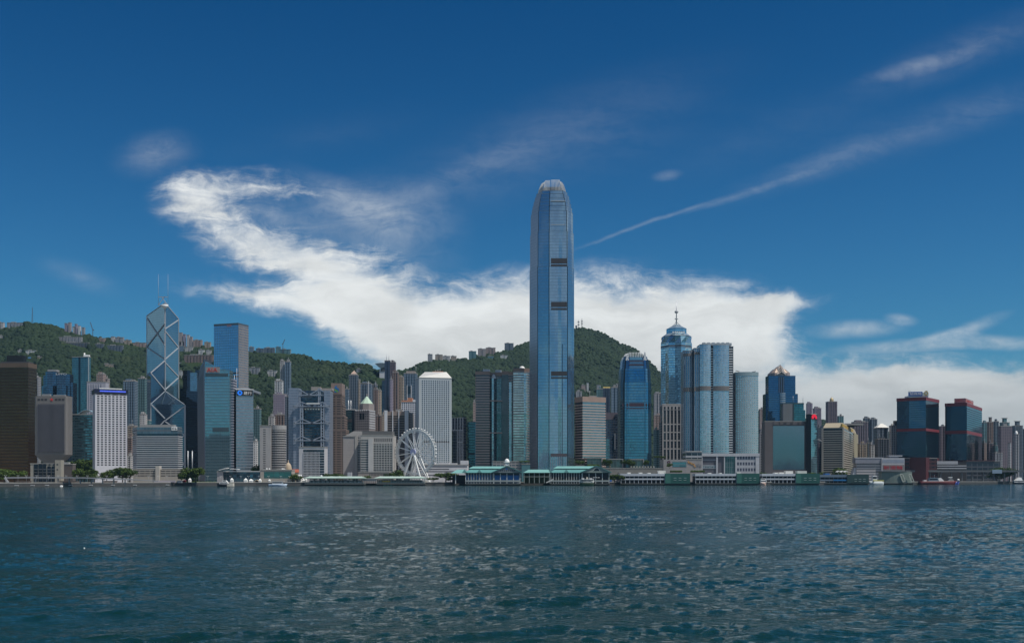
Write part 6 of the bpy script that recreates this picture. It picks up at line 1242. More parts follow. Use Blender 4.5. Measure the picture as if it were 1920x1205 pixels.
for lab, pl, pr, pt, pb, Y, ck, nb, rk in HOUSING:
    d = max(10, min(26, m(pr-pl, Y)*.8)); mt_k = MT['res_'+ck]
    d = shallow(pl, pr, Y, d); pl0, pr0 = pl, pr; sh_ = (Y+d)/Y
    if pr < CX: pr = max(CX+(pr-CX)*sh_, pl+1.5)
    elif pl > CX: pl = min(CX+(pl-CX)*sh_, pr-1.5)
    fp = notched(pl, pr, Y, d, nb, 2.6) if nb > 1 else front(pl, pr, Y, d)
    zb_ = min(terr((pl+pr)/2, Y), Z(pb, Y) if pb else 1e9)-6
    r = tower('office_block' if 'office' in lab or 'block' in lab else 'apartment_tower', lab, 'tower' if 'tower' in lab else 'building', fp, pt, Y, mt_k, z0=max(zb_, G-1) if pb is None else zb_, roof=S('roof_'+ck[:5]+'_top', C(MT and (.3, .28, .27), 1), .85), rt=1.4, lip=.2)
    EXCL.append((pl-2, pr+2, Y-40, Y+d+6)); zt = r['zt']; xs = (X(pl, Y), X(pr, Y)); w = xs[1]-xs[0]
    if rk == 'cap': plant(r, fp, .15, .55, .2, .8, 3.6, mt_k); plant(r, fp, .6, .85, .3, .8, 2.2, PLANT)
    elif rk == 'flat' and pr-pl > 4: a_ = RNG.uniform(.1, .5); plant(r, fp, a_, a_+RNG.uniform(.2, .4), .2, .8, RNG.uniform(2, 5), RNG.choice([mt_k, PLANT])); mast(r, xs[0]+w*RNG.uniform(.2, .8), Y+4, zt, zt+RNG.uniform(4, 9), .25)
    elif rk == 'bigcap': plant(r, fp, .3, .7, .2, .8, 8, mt_k); plant(r, fp, .22, .78, .15, .85, 1.2, PLANT, zt+8, 'roof_slab')
    elif rk == 'pyramid':
        c4 = [(xs[0]+w*.2, Y+2), (xs[1]-w*.14, Y+2), (xs[1]-w*.14, Y+18), (xs[0]+w*.2, Y+18)]; MB().prism(c4, zt, zt+1.5).build('crown_drum', PLANT, r); MB().prism(c4, zt+1.5, Z(693.5, Y), True, fp1=scaled(c4, .06)).build('pyramid_roof', S('copper_lit', (.62, .44, .34), .35, .4), r)
    elif rk == 'masts':
        for a in (.3, .72): mast(r, xs[0]+w*a, Y+6, zt, Z(663, Y), .5)
    elif rk == 'crown': plant(r, fp, .18, .85, .1, .9, 4, S('crown_tan', (.34, .29, .26), .8), name='crown'); MB().box(xs[0]+w*.30, xs[0]+w*.55, Y-.25, Y+1, Z(738, Y), Z(724, Y)).build('portal', DARKG, r); MB().box(xs[0]+w*.24, xs[0]+w*.29, Y-.4, Y+1, Z(750, Y), Z(722, Y)).build('portal_pier', S('pier_white', ()), r); MB().box(xs[0]+w*.56, xs[0]+w*.61, Y-.4, Y+1, Z(750, Y), Z(722, Y)).build('portal_pier', S('pier_white', ()), r); mast(r, xs[0]+w*.93, Y+6, zt, Z(686, Y), .4)
    elif rk == 'goldtop': plant(r, fp, 0, 1, 0, .5, 2.4, S('gold_sign', (.85, .60, .18), .4, .3), name='roof_sign')
    elif rk == 'dome': MB().lathe((xs[0]+xs[1])/2, Y+9, [(4.6, zt), (4.6, zt+3), (4.0, zt+6), (2.2, zt+8.2), (.5, zt+9), (.3, zt+11), (0, zt+11.5)], 12).build('dome', S('dome_gold', (.42, .34, .20), .5, .3), r)
    elif rk == 'slant':
        o = MB().prism([(xs[0]-.5, Y-1), (xs[1]+.5, Y-1), (xs[1]+.5, Y+d), (xs[0]-.5, Y+d)], 0, 1.0, True, True); o.v = [(x, y, z+zt+5-4*(x-xs[0])/w) for x, y, z in o.v]; o.build('slanted_roof', WHITE, r); plant(r, fp, .1, .9, .1, .9, 1.2, PLANT)
    elif rk == 'whitepyr': c4 = offset(front(pl, pr, Y, d), 1.0); MB().prism(c4, zt, Z(793, Y), True, fp1=scaled(c4, .15)).build('pyramid_roof', S('roof_ivory', (.70, .68, .62), .6), r); MB().box(xs[0]+w*.62, xs[0]+w*.86, Y-.3, Y+1, G, zt-1).build('window_strip', DARKG, r)
    elif rk == 'whitedome': MB().lathe((xs[0]+xs[1])/2, Y+5, [(w*.45, zt), (w*.42, zt+2), (w*.25, zt+5), (0, zt+6)], 12).build('dome', WHITE, r)
    elif rk == 'tank': plant(r, fp, .55, .95, .2, .7, 8, S('tank_dark', (.08, .08, .08), .8), name='water_tank'); plant(r, fp, .1, .6, .1, .5, 2.6, S('roof_ivory', ()), name='roof_slab')
    if 'white side strip' in lab: MB().box(xs[0]+w*.72, xs[0]+w*.80, Y-.3, Y+1, G, zt+4).build('side_strip', S('pier_white', ()), r)
    if 'ribs' in lab: fins(r, (xs[0]+.5, Y), (xs[1]-.5, Y), 12, .5, .5, G, zt-2, S('rib_lilac', (.36, .31, .37), .7), 'rib')

# ---------------------------------------------------------------- houses and blocks on the wooded hills
HILL = [
 ('pale low house row on the far left ridge', -6, 9, 604, 612, 'pale'), ('long pale terrace on the left ridge near the mast', 13, 47, 604.5, 612, 'grey'),
 ('small pale house low on the left slope', -4, 10, 629, 633, 'pale'), ('white stepped villa row on the left slope', 48, 70, 656.5, 664, 'white'), ('cream villa roof below the white villa row', 67, 81, 668, 673, 'tan'), ('tiny bluish house left of the white villa row', 33, 45, 655.5, 660, 'pale'),
 ('first of the ridge apartment blocks right of the mast', 121, 128, 605.5, 612, 'lilac'), ('taller ridge apartment block with a pinkish wall', 128, 134.5, 604, 614, 'pink'), ('slim ridge block beside the pinkish one', 140, 146, 607, 617, 'lilac'), ('cream ridge block in the middle of the ridge row', 136, 144, 612, 620, 'pale'), ('white ridge block stepping down the ridge row', 146, 152, 610.5, 621, 'white'), ('last ridge block of the stepping row', 153, 160, 613.5, 621, 'grey'),
 ('long grey terrace of flats high on the left slope', 110, 155, 631, 641, 'grey'), ('lower dim terrace under the long grey one', 112, 168, 642, 647, 'dim'), ('small pink house on the ridge slope', 184.5, 198.5, 633.5, 640, 'rose'), ('dim terrace right of the long grey one', 178, 196, 644, 652, 'slate'), ('second dim terrace further right', 200, 232, 647, 657, 'slate'),
 ('pale ridge flats above the dim terraces', 208, 216, 630.5, 640, 'pale'), ('greyish ridge flats stepping right', 216, 233, 632, 642, 'grey'), ('pale ridge house near the braced tower', 233, 247, 637, 645, 'tan'), ('pinkish ridge row at the left of the braced tower', 248, 275, 642, 650, 'rose'),
 ('tiny white house on the slope above the white hotel', 182, 190, 669, 673, 'white'), ('cream retaining terrace on the slope above the white hotel', 190, 216, 682, 687, 'tan'),
 ('tall ridge tower block right of the braced tower', 336, 343, 623, 640, 'pink'), ('second tall ridge tower block', 343, 349, 626, 640, 'lilac'), ('third ridge tower block', 350, 356.5, 627.5, 641, 'pale'), ('fourth ridge tower block', 356, 362, 631, 642, 'pink'), ('ridge house row descending to the box tower', 362, 380, 637, 645, 'rose'), ('last small ridge houses left of the box tower', 383, 396, 641, 647, 'tan'),
 ('grey block under the tall ridge towers', 335, 347, 640, 648, 'grey'), ('bluish flats with white trim below the ridge towers', 335, 346, 648, 658, 'blue'), ('pale bluish flats row below the ridge towers', 346.5, 363, 650, 659, 'pale'), ('small white gabled flats on the slope', 372, 384, 655, 664, 'white'), ('white square-fronted flats by the box tower', 386, 397, 656, 666, 'pale'), ('long dark red terrace of flats behind the fin tower', 345, 401, 665, 681, 'brown'), ('white villa beside the braced tower', 335, 343, 679, 685, 'white'), ('pale cluster of flats low beside the braced tower', 335, 346, 695, 708, 'pale'),
 ('bluish ridge house beside the box tower', 467, 477, 650, 658, 'blue'), ('long ridge terrace right of the box tower', 495, 516, 651.5, 659, 'slate'), ('green netted building site on the ridge under a crane', 525, 546, 654.5, 661, 'teal'), ('bright green netted block on the ridge', 517, 527, 650, 658, 'teal'), ('dim ridge row left of the netted site', 480, 495, 653, 659, 'slate'),
 ('grey flats on the slope right of the box tower', 467, 488, 688.5, 700, 'grey'), ('pale blue flats in the trees left of the tall slim tower', 501, 520, 694, 705, 'pale'), ('little ridge pavilion in the trees left of the peak building', 668, 680, 691, 697, 'grey'),
 ('small grey lookout block on the middle ridge', 802, 811, 663.5, 671, 'grey'), ('long tan flats on the middle ridge', 816, 830, 664.5, 673, 'tan'), ('tan flats continuing along the middle ridge', 830, 844, 667, 673, 'pale'), ('small tan block ending the middle ridge row', 845, 856, 667, 672, 'tan'),
 ('teal-grey ridge block left of the tallest tower', 879, 893, 658, 666, 'teal'), ('pink-grey ridge flats left of the tallest tower', 896, 911, 653.5, 662, 'pink'), ('brownish ridge flats beside the pink-grey ones', 911, 929, 651.5, 660, 'rose'), ('ridge block closest to the tallest tower', 946, 963, 643, 650, 'slate'), ('white house in the trees below the ridge flats', 938, 952, 665.5, 671, 'white'), ('small teal-roofed house in the trees below the ridge flats', 914, 926, 667, 671, 'teal'),
 ('pink and white flats in the trees behind the granite-banded block', 1090, 1098, 721, 735, 'rose'), ('white slim block in the trees right of the tallest tower', 1100, 1104, 717, 736, 'white'), ('pale pair of blocks low right of the tallest tower', 1080, 1090, 733, 746, 'pale'), ('blue-grey block behind the golden cornice tower', 1119, 1126, 721, 740, 'grey'), ('pink-grey block beside the shorter blue tower', 1156, 1163, 719, 740, 'pink'),
]
for lab, pl, pr, pt, pb, ck in HILL:
    Y = hill_y((pl+pr)/2, pb+1.0); d = 9; mt_k = MT['res_'+ck]; nb = max(1, int((pr-pl)/6))
    if pr < CX: pr = max(CX+(pr-CX)*(Y+d)/Y, pl+1.5)
    fp = notched(pl, pr, Y, d, nb, 2.0) if nb > 1 else front(pl, pr, Y, d)
    r = tower('hillside_house' if 'house' in lab or 'villa' in lab else 'apartment_block', lab, 'house' if 'house' in lab or 'villa' in lab else 'apartment block', fp, pt, Y, mt_k, z0=Z(pb, Y)-14, roof=ROOFM if 'netted' not in lab else mt_k, rt=.8, lip=.4)
    EXCL.append((pl-1, pr+1, Y-34, Y+d+3))
    if pr-pl > 7: plant(r, fp, .2, .5, .3, .8, 2.2)
# anvil-shaped lookout on the gap of the ridge
Y = 2700; r = thing('lookout_building', 'anvil-shaped viewing tower on the ridge gap beside the dark needle tower', 'building', (X(715, Y), Y, Z(700, Y)-20))
MB().box(X(711.5, Y), X(724, Y), Y, Y+20, Z(700, Y)-22, Z(691, Y)).build('wall', S('office_white', ()), r)
fb_ = [(X(714, Y), Y-1), (X(721, Y), Y-1), (X(721, Y), Y+16), (X(714, Y), Y+16)]; MB().prism(fb_, Z(696, Y), Z(689, Y)).build('stem', S('tank_dark', ()), r)
mb = MB(); 
for k in range(10):
    a, b = k/10, (k+1)/10; lo = lambda t: 690-8.5*abs(2*t-1)**1.6; x = lambda t: X(703+25*t, Y); hi = lambda t: 681.8-1.6*(1-(2*t-1)**2)
    mb.face([(x(a), Y-3, Z(lo(a), Y)), (x(b), Y-3, Z(lo(b), Y)), (x(b), Y-3, Z(hi(b), Y)), (x(a), Y-3, Z(hi(a), Y))]); mb.face([(x(b), Y+20, Z(lo(b), Y)), (x(a), Y+20, Z(lo(a), Y)), (x(a), Y+20, Z(hi(a), Y)), (x(b), Y+20, Z(hi(b), Y))])
    mb.face([(x(a), Y-3, Z(hi(a), Y)), (x(b), Y-3, Z(hi(b), Y)), (x(b), Y+20, Z(hi(b), Y)), (x(a), Y+20, Z(hi(a), Y))]); mb.face([(x(b), Y-3, Z(lo(b), Y)), (x(a), Y-3, Z(lo(a), Y)), (x(a), Y+20, Z(lo(a), Y)), (x(b), Y+20, Z(lo(b), Y))])
mb.build('anvil_roof', S('anvil_grey', (.13, .16, .18), .4, .3), r); EXCL.append((702, 724, Y-60, Y+22))
# masts and cranes on the ridges
def ridge_mast(label, px, pt, pb, w=1.2, cat='mast', name='radio_mast'):
    Y = interp(px, YR); r = thing(name, label, cat, (X(px, Y), Y, Z(pb, Y)-6)); mb = MB(); z0, z1 = Z(pb, Y)-6, Z(pt, Y)
    for a, b in ((-1, -1), (1, -1), (0, 1)): mb.tube((X(px, Y)+a*w, Y+b*w, z0), (X(px, Y)+a*w*.25, Y+b*w*.25, z1), .5, 4, .3)
    z = z0
    while z < z1-4: k = 1-.75*(z-z0)/(z1-z0); mb.bar((X(px, Y)-w*k, Y-w*k, z), (X(px, Y)+w*k, Y-w*k, z+4), .3, .3); z += 4
    mb.build('lattice', S('mast_grey', (.10, .11, .13), .6), r); return r, Y
ridge_mast('tall thin radio mast on the left hilltop', 61, 576, 604, 1.8)
r, Y = ridge_mast('radio mast on the summit right of the tallest tower', 1091, 597, 614, 1.3); 
for z in (601, 604, 607): MB().box(X(1090, Y)-.6, X(1092, Y)+1.2, Y-2, Y+1, Z(z+1, Y), Z(z, Y)).build('platform', S('mast_grey', ()), r)
r, Y = ridge_mast('thicker lattice mast on the summit beside the tallest tower', 1084.5, 600, 615, 2.2)
for z in (603, 608): MB().box(X(1083, Y), X(1086.5, Y), Y-2.5, Y+1, Z(z+1.4, Y), Z(z, Y)).build('platform', S('mast_grey', ()), r)
MB().box(X(1079, Y), X(1082, Y), Y-2, Y+5, Z(616, Y), Z(610, Y)).build('hut', S('mast_grey', ()), r)
for px, top, jx, jy, lab in ((530.5, 645, 534, 636, 'tower crane over the green netted ridge site'), (174, 619, 169.5, 604, 'luffing crane on the ridge right of the apartment row')):
    r, Y = ridge_mast(lab, px, top, 657 if px > 300 else 626, 1.2, 'crane', 'tower_crane'); mb = MB(); mb.bar((X(px, Y), Y, Z(top, Y)), (X(jx, Y), Y, Z(jy, Y)), 1.5, 1.5); mb.build('jib', S('mast_grey', ()), r); mb = MB(); mb.bar((X(px, Y), Y, Z(top, Y)), (X(px-(jx-px)*.5, Y), Y, Z(top-1, Y)), 2.2, 2.2); mb.build('counter_jib', S('mast_grey', ()), r)
# glass houses of the park
Y = 1440; r = thing('park_pavilion', 'pale blue glass pavilion with a white tent roof among the trees behind the stem tower', 'pavilion', (X(146, Y), Y, G)); MB().prism(front(134, 163, Y+4, 16), G+8, Z(859, Y), False).build('glass_wall', S('glass_pale', (.20, .34, .38), .3, .3), r)
for a, b, t, bt, k in ((135.5, 144, 846, 857, 'glass_pale'), (143, 156, 851, 859, 'glass_pale'), (145, 160, 855.5, 861.5, 'roof_ivory'), (153, 164, 856, 860, 'glass_pale')): c4 = front(a, b, Y, 14); MB().prism(c4, Z(bt, Y), Z(t, Y), True, fp1=scaled(c4, .12)).build('tent_roof', S(k, ()), r)
EXCL.append((1070, 1112, 2000, 4000) if False else (-9e3, -8e3, 0, 1))
make_forest()
# ---------------------------------------------------------------- waterfront: piers
DECK = S('pier_deck', (.10, .105, .10), .7, var=.4, scale=.4); PILE = S('pier_pile', (.04, .042, .045), .7); GREENR = S('roof_sage', (.36, .47, .42), .6); TEALR = S('roof_turquoise', (.085, .25, .25), .6, var=.2); TEALR2 = S('roof_turquoise_pale', (.16, .36, .345), .6, var=.2)
COLW = S('pier_column_white', (.62, .63, .60), .6)
def deck(r, pl, pr, Y, d, h=2.6, mat=None):
    MB().box(X(pl, Y), X(pr, Y), Y, Y+d, 1.1, h, True).build('deck', mat or DECK, r)
    o = MB().box(X(pl, Y)+1, X(pl, Y)+2, Y+.6, Y+1.6, -3, 1.1).build('pile', PILE, r); n = int((X(pr, Y)-X(pl, Y)-2)/4.0)
    for k in range(1, n+1): clone(o, (4.0*k, 0, 0))
    MB().box(X(pl, Y)+.5, X(pr, Y)-.5, Y+2.5, Y+d-1, -3, 1.1).build('pier_base', PILE, r)
def cols(r, pl, pr, Y, n, z0, z1, w=.5, mat=None, name='column'):
    o = None
    for k in range(n):
        x = X(pl, Y)+(X(pr, Y)-X(pl, Y))*k/(n-1)
        if o is None: o = MB().box(x-w/2, x+w/2, Y, Y+w, z0, z1).build(name, mat or COLW, r); xo = x
        else: clone(o, (x-xo, 0, 0))
def sage_pier(label, pl, pr, n):
    Y = shore((pl+pr)/2)-14; r = thing('public_pier', label, 'pier', (X((pl+pr)/2, Y), Y, 0)); deck(r, pl, pr, Y, 15)
    xa, xb = X(pl, Y), X(pr, Y); zr0, zr1 = Z(895.6, Y), Z(892.6, Y)
    base = [(xa-1, Y-.5), (xb+1, Y-.5), (xb+1, Y+15), (xa-1, Y+15)]; MB().prism(base, zr0-.9, zr0, True, True).build('eave', S('sage_dark', (.22, .30, .26), .6), r); MB().prism(base, zr0, zr1, True, fp1=[(xa+5, Y+4), (xb-5, Y+4), (xb-5, Y+10), (xa+5, Y+10)]).build('roof', GREENR, r)
    cols(r, pl+1, pr-1, Y+1, n, 2.6, zr0-.9, .55, S('sage_column', (.34, .38, .36), .6)); cols(r, pl+1, pr-1, Y+13, n, 2.6, zr0-.9, .55, S('sage_column', ()))
    MB().box(xa+.5, xb-.5, Y+1.1, Y+1.3, 2.6, 3.9).build('railing', S('sage_rail', (.18, .22, .21), .6), r); MB().box(xa+4, xb-4, Y+8.8, Y+9.2, 2.6, zr0-2.4).build('partition', S('sage_wall', (.20, .22, .21), .7), r)
    return r, Y
r, Y = sage_pier('long open pier with a pale sage-green roof, west of the white tents', 571, 683, 22)
for k in range(11): MB().box(X(584+8.6*k, Y), X(584+8.6*k+RNG.uniform(2.5, 5), Y), Y+7.6, Y+8.2, 3.2, 5.0).build('notice_board', WHITE, r)
r, Y = sage_pier('second open sage-green roofed pier in front of the big wheel', 703, 797, 20)
for k in range(14): MB().box(X(706+5*k, Y), X(709+5*k, Y), Y+7.8, Y+8.4, 4.6, 6.6).build('notice_board', S('board_pale', (.55, .55, .5), .7), r)
Y = shore(694)-6; r = thing('landing_block', 'low striped landing shed between the two sage-green roofed piers', 'shed', (X(693, Y), Y, 0)); MB().box(X(678, Y), X(706, Y), Y, Y+8, 2.5, Z(897, Y)).build('wall', FA('landing_shed', (.45, .42, .40), (.22, .16, .14), 7, 2.2, .5, .6, gm=.1, gr=.5), r); MB().box(X(677, Y), X(707, Y), Y-.6, Y+9, Z(897, Y), Z(896.2, Y)).build('roof', S('roof_ivory', ()), r)

def ferry_pier(label, pl, p_wing, pg, pr, ap, eave, upper, wall, panel, gw):
    """turquoise hipped pier house: wing roof, long main roof with raised ridge, gable end towards the water"""
    Y = shore((pl+pr)/2)-30; r = thing('ferry_pier', label, 'ferry pier', (X((pl+pr)/2, Y), Y, 0)); deck(r, p_wing, pr, Y, 34, 2.2)
    z1, z2, ze = Z(902, Y), Z(eave+1.5, Y), Z(eave, Y); xa, xb = X(p_wing, Y), X(pr, Y)
    MB().box(xa+1, X(pg, Y), Y+3.2, Y+30, 2.2, ze).build('wall', wall, r)
    MB().box(X(pg, Y), xb-1, Y+3.6, Y+30, 2.2, ze).build('wall', wall, r)
    n = int((pg-p_wing)/5)
    for k in range(n): MB().box(X(p_wing+1.5+5*k, Y), X(p_wing+4.4+5*k, Y), Y+2.9, Y+3.3, z1+.8, z2-2.0).build('shutter_panel', panel, r)
    for k in range(n): MB().box(X(p_wing+1.5+5*k, Y), X(p_wing+4.4+5*k, Y), Y+2.9, Y+3.3, z2-1.9, z2-.8).build('window', DARKG, r)
    MB().box(X(pg, Y)+1, xb-2, Y+3.2, Y+3.7, z1+.8, Z(eave+5, Y)).build('shutter_panel', panel, r); MB().box(X(pg, Y)+1, xb-2, Y+3.1, Y+3.7, Z(eave+4.6, Y), z2-.6).build('window', DARKG, r)
    MB().box(xa, xb, Y+.3, Y+2, z1-.3, z1+.5).build('gallery_floor', COLW, r); MB().box(xa, xb, Y+.2, Y+.35, z1+.5, z1+1.5).build('railing', S('sage_column', ()), r)
    cols(r, p_wing+1, pg-1, Y+.6, n+1, 2.2, ze, .6); cols(r, pg, pr-1, Y+.4, 5, 2.2, ze, .8)
    # roofs
    def hip(x0, x1, y0, y1, z0, z1_, mat, nm, inset):
        MB().prism([(x0, y0), (x1, y0), (x1, y1), (x0, y1)], z0-.5, z0, False, True).build('eave', S('eave_teal', (.06, .16, .16), .6), r)
        MB().prism([(x0, y0), (x1, y0), (x1, y1), (x0, y1)], z0, z1_, True, fp1=[(x0+inset, y0+inset*.9), (x1-inset, y0+inset*.9), (x1-inset, y1-inset*.9), (x0+inset, y1-inset*.9)]).build(nm, mat, r)
    zu = Z(upper, Y); zm = ze+(zu-ze)*.52
    hip(xa-1.5, xb+1.5, Y-.6, Y+34, ze, zm, TEALR, 'lower_roof', 7.5)
    xg = X(pg, Y); gx = X(ap, Y)
    MB().box(X(p_wing+9, Y), X(pr-9, Y), Y+7, Y+27, zm-.5, zm+.9).build('clerestory', S('sage_wall', ()), r)
    MB().prism([(X(p_wing+6, Y), Y+5), (X(ap, Y), Y+5), (X(ap, Y), Y+29), (X(p_wing+6, Y), Y+29)], zm+.9, zu, True, fp1=[(X(p_wing+14, Y), Y+16), (X(ap, Y)+1, Y+16), (X(ap, Y)+1, Y+18), (X(p_wing+14, Y), Y+18)]).build('upper_roof', TEALR2, r)
    g = MB(); t, q = zu, X(pr, Y)+1.5; y0 = Y-1.0
    g.face([(xg-2, y0, ze), (q, y0, ze), (gx, y0, t)]); g.face([(q, y0, ze), (q, y0+30, ze), (gx, y0+30, t), (gx, y0, t)]); g.face([(xg-2, y0+30, ze), (xg-2, y0, ze), (gx, y0, t), (gx, y0+30, t)]); g.build('gable', gw, r)
    rr = MB(); rr.bar((xg-3, y0-.3, ze), (gx, y0-.3, t+.3), .8, 1); rr.bar((gx, y0-.3, t+.3), (q+1, y0-.3, ze), .8, 1); rr.build('gable_trim', TEALR, r)
    for px in (p_wing-1, p_wing+(pg-p_wing)*.5):
        xx = X(px, Y); w = m(4.5, Y); d_ = MB(); d_.face([(xx-w, Y-1.4, ze), (xx+w, Y-1.4, ze), (xx, Y-1.4, ze+4)]); d_.face([(xx+w, Y-1.4, ze), (xx+w, Y+9, ze+.5), (xx, Y+9, ze+4), (xx, Y-1.4, ze+4)]); d_.face([(xx-w, Y+9, ze+.5), (xx-w, Y-1.4, ze), (xx, Y-1.4, ze+4), (xx, Y+9, ze+4)]); d_.build('dormer', TEALR2, r)
    return r, Y, ze, zu
r, Y, ze, zu = ferry_pier('turquoise-roofed ferry pier with blue shutters along its upper floor', 846, 872, 926, 976, 951, 885.5, 873.5, S('pier_grey_wall', (.16, .19, .22), .7), S('shutter_blue', (.03, .14, .38), .6), S('gable_grey', (.22, .25, .26), .7))
edge_disc((X(926, Y), Y-1), (X(976, Y), Y-1), m(24, Y), Z(878.5, Y), m(2, Y), m(1.6, Y), .15, S('shutter_blue', ()), r, 'emblem')
for k in range(8): MB().box(X(938+3.6*k, Y), X(940+3.6*k, Y), Y-1.2, Y-1, Z(882.6, Y), Z(880.4, Y)).build('gable_mark', S('ribbon_dark', ()), r)
MB().prism([(X(845, Y), Y-2), (X(870, Y), Y-2), (X(870, Y), Y+14), (X(845, Y), Y+14)], Z(886.5, Y), Z(880, Y), True, fp1=[(X(857, Y), Y+4), (X(869, Y), Y+4), (X(869, Y), Y+8), (X(857, Y), Y+8)]).build('entrance_roof', TEALR2, r); MB().box(X(853.5, Y), X(855, Y), Y, Y+1, 2, Z(886, Y)).build('column', COLW, r)
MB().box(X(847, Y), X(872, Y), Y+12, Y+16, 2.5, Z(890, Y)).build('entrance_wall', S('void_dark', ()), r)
r, Y, ze, zu = ferry_pier('turquoise-roofed ferry pier with two-storey white columns and an arched gable window', 1000, 1032, 1092, 1143, 1118, 885.5, 873.2, S('void_green', (.035, .05, .05), .7), S('void_dark', ()), S('gable_sage', (.27, .32, .29), .7))
edge_disc((X(1092, Y), Y-1), (X(1143, Y), Y-1), m(26.5, Y), Z(882, Y), m(5.2, Y), m(4.6, Y), .15, DARKG, r, 'arched_window', 0, 180); edge_disc((X(1092, Y), Y-1), (X(1143, Y), Y-1), m(26.5, Y), Z(882, Y), m(6, Y), m(5.4, Y), .2, COLW, r, 'window_surround', 0, 180, inner=.87)
for k in range(3): MB().box(X(1112+4.6*k, Y), X(1115.4+4.6*k, Y), Y-.2, Y+2.6, Z(895.3, Y), Z(894.2, Y)).build('awning', WHITE, r)
Y = 1325; r = thing('pergola_wing', 'low trellised link with a pale turquoise roof between the two turquoise ferry piers', 'pergola', (X(1005, Y), Y, G)); MB().prism(front(981, 1031, Y, 14), Z(885.6, Y), Z(879.8, Y), True, True, fp1=[(X(991, Y), Y+5), (X(1029, Y), Y+5), (X(1029, Y), Y+9), (X(991, Y), Y+9)]).build('roof', TEALR2, r)
cols(r, 983, 1030, Y+1, 6, G-1, Z(885.6, Y), .7, S('sage_column', ())); MB().box(X(982, Y), X(1030, Y), Y+6, Y+12, G-1, Z(886, Y)).build('trellis', leafmat('trellis_leaves', (.02, .03, .012), (.05, .06, .025)), r); MB().box(X(981, Y), X(1031, Y), Y+.8, Y+1.4, Z(893.6, Y), Z(892.8, Y)).build('rail_beam', S('sage_column', ()), r)
st_ = MB(); st_.bar((X(1024, Y), Y-1.5, Z(904.5, Y)), (X(1037, Y), Y-1.5, Z(898, Y)), 1.2, 2); st_.build('stair', COLW, r)
# clock turret
Y = 1350; cx = X(950.5, Y); r = thing('clock_turret', 'small white-domed clock turret behind the blue-shuttered ferry pier', 'clock tower', (cx, Y, G)); hw_ = m(5, Y)
MB().prism([(cx-hw_, Y), (cx+hw_, Y), (cx+hw_, Y+2*hw_), (cx-hw_, Y+2*hw_)], G-1, Z(866, Y), True).build('wall', S('turret_cream', (.45, .44, .40), .75), r); MB().prism([(cx-hw_-.6, Y-.6), (cx+hw_+.6, Y-.6), (cx+hw_+.6, Y+2*hw_+.6), (cx-hw_-.6, Y+2*hw_+.6)], Z(866.8, Y), Z(865.8, Y), True, True).build('cornice', COLW, r)
MB().lathe(cx, Y+hw_, [(hw_*.95, Z(866, Y)), (hw_*.9, Z(863, Y)), (hw_*.65, Z(860.8, Y)), (.4, Z(859.4, Y)), (0, Z(858.6, Y))], 14).build('dome', WHITE, r); edge_disc((cx-hw_, Y), (cx+hw_, Y), hw_, Z(869.6, Y), 2.3, 2.3, .15, WHITE, r, 'clock_face')
edge_box(MB(), (cx-hw_, Y), (cx+hw_, Y), hw_-.15, hw_+.15, .1, .3, Z(869.6, Y), Z(869.6, Y)+1.8).build('clock_hand', BLACK, r); edge_box(MB(), (cx-hw_, Y), (cx+hw_, Y), hw_, hw_+1.3, .1, .3, Z(869.6, Y)-.15, Z(869.6, Y)+.15).build('clock_hand', BLACK, r)
for s_ in (.25, .75): edge_box(MB(), (cx-hw_, Y), (cx+hw_, Y), 2*hw_*s_-.9, 2*hw_*s_+.9, -.1, .12, Z(880, Y), Z(874.5, Y)).build('arched_window', DARKG, r)

GRN = S('hoarding_green', (.02, .10, .085), .6, var=.2); GRN2 = S('hoarding_pale', (.045, .16, .13), .6); PW = S('pier_white_wall', (.52, .55, .60), .65)
def white_pier(label, pl, pm, pr, gear, wallm=None, top=887.5, hoard=None):
    Y = shore((pl+pr)/2)-24; r = thing('ferry_pier', label, 'ferry pier', (X((pl+pr)/2, Y), Y, 0)); deck(r, pl, pr, Y, 26, 2.4); wm = wallm or PW
    z = lambda py: Z(py, Y); xa, xm, xr = X(pl, Y), X(pm, Y), X(pr, Y); b = 13.0
    MB().box(xa+.3, xm, Y+4, Y+25, 2.4, z(top+1)).build('hall_shade', S('void_dark', ()), r)  # solid dark filling that paints the shade of the open pier hall
    MB().box(xa-.4, xm, Y+.2, Y+26, z(top+4.6), z(top)).build('roof_fascia', wm, r)
    MB().box(xa, xm, Y+.6, Y+1.4, z(top+11.6), z(top+8.8)).build('balustrade', wm, r)
    nn = max(3, int((pm-pl)/7)); cols(r, pl+.5, pm-.5, Y+1, nn, 2.4, z(top+11), .7, wm); cols(r, pl+.5, pm-.5, Y+1.6, nn, z(top+9), z(top+4), .5, wm)
    for k in range(nn-1): MB().box(X(pl+(pm-pl)*(k+.2)/(nn-1), Y), X(pl+(pm-pl)*(k+.8)/(nn-1), Y), Y+3.7, Y+4.1, z(top+8.4), z(top+5.2)).build('window', DARKG, r)
    if pr-pm > 4:
        MB().box(xm+.2, xr, Y-.3, Y+26, 2.0, z(top-.4)).build('hoarding', hoard or GRN, r); MB().box(xm+.2, X(pm+(pr-pm)*.22, Y), Y-.5, Y+10, 2.2, z(top+.4)).build('hoarding', GRN2 if hoard is None else hoard, r)
        for j, py in enumerate((top+8, top+12)):
            for k in range(3): MB().box(X(pm+(pr-pm)*(.34+.2*k), Y), X(pm+(pr-pm)*(.34+.2*k+.11), Y), Y-.6, Y-.3, z(py+.5), z(py-.2)).build('sign_strip', S('strip_pale', (.42, .52, .5), .6), r)
    for a, b_, h in gear: MB().box(X(a, Y), X(b_, Y), Y+8, Y+18, z(top), z(top)+h).build('roof_hut', S('roof_ivory', ()), r)
    return r, Y
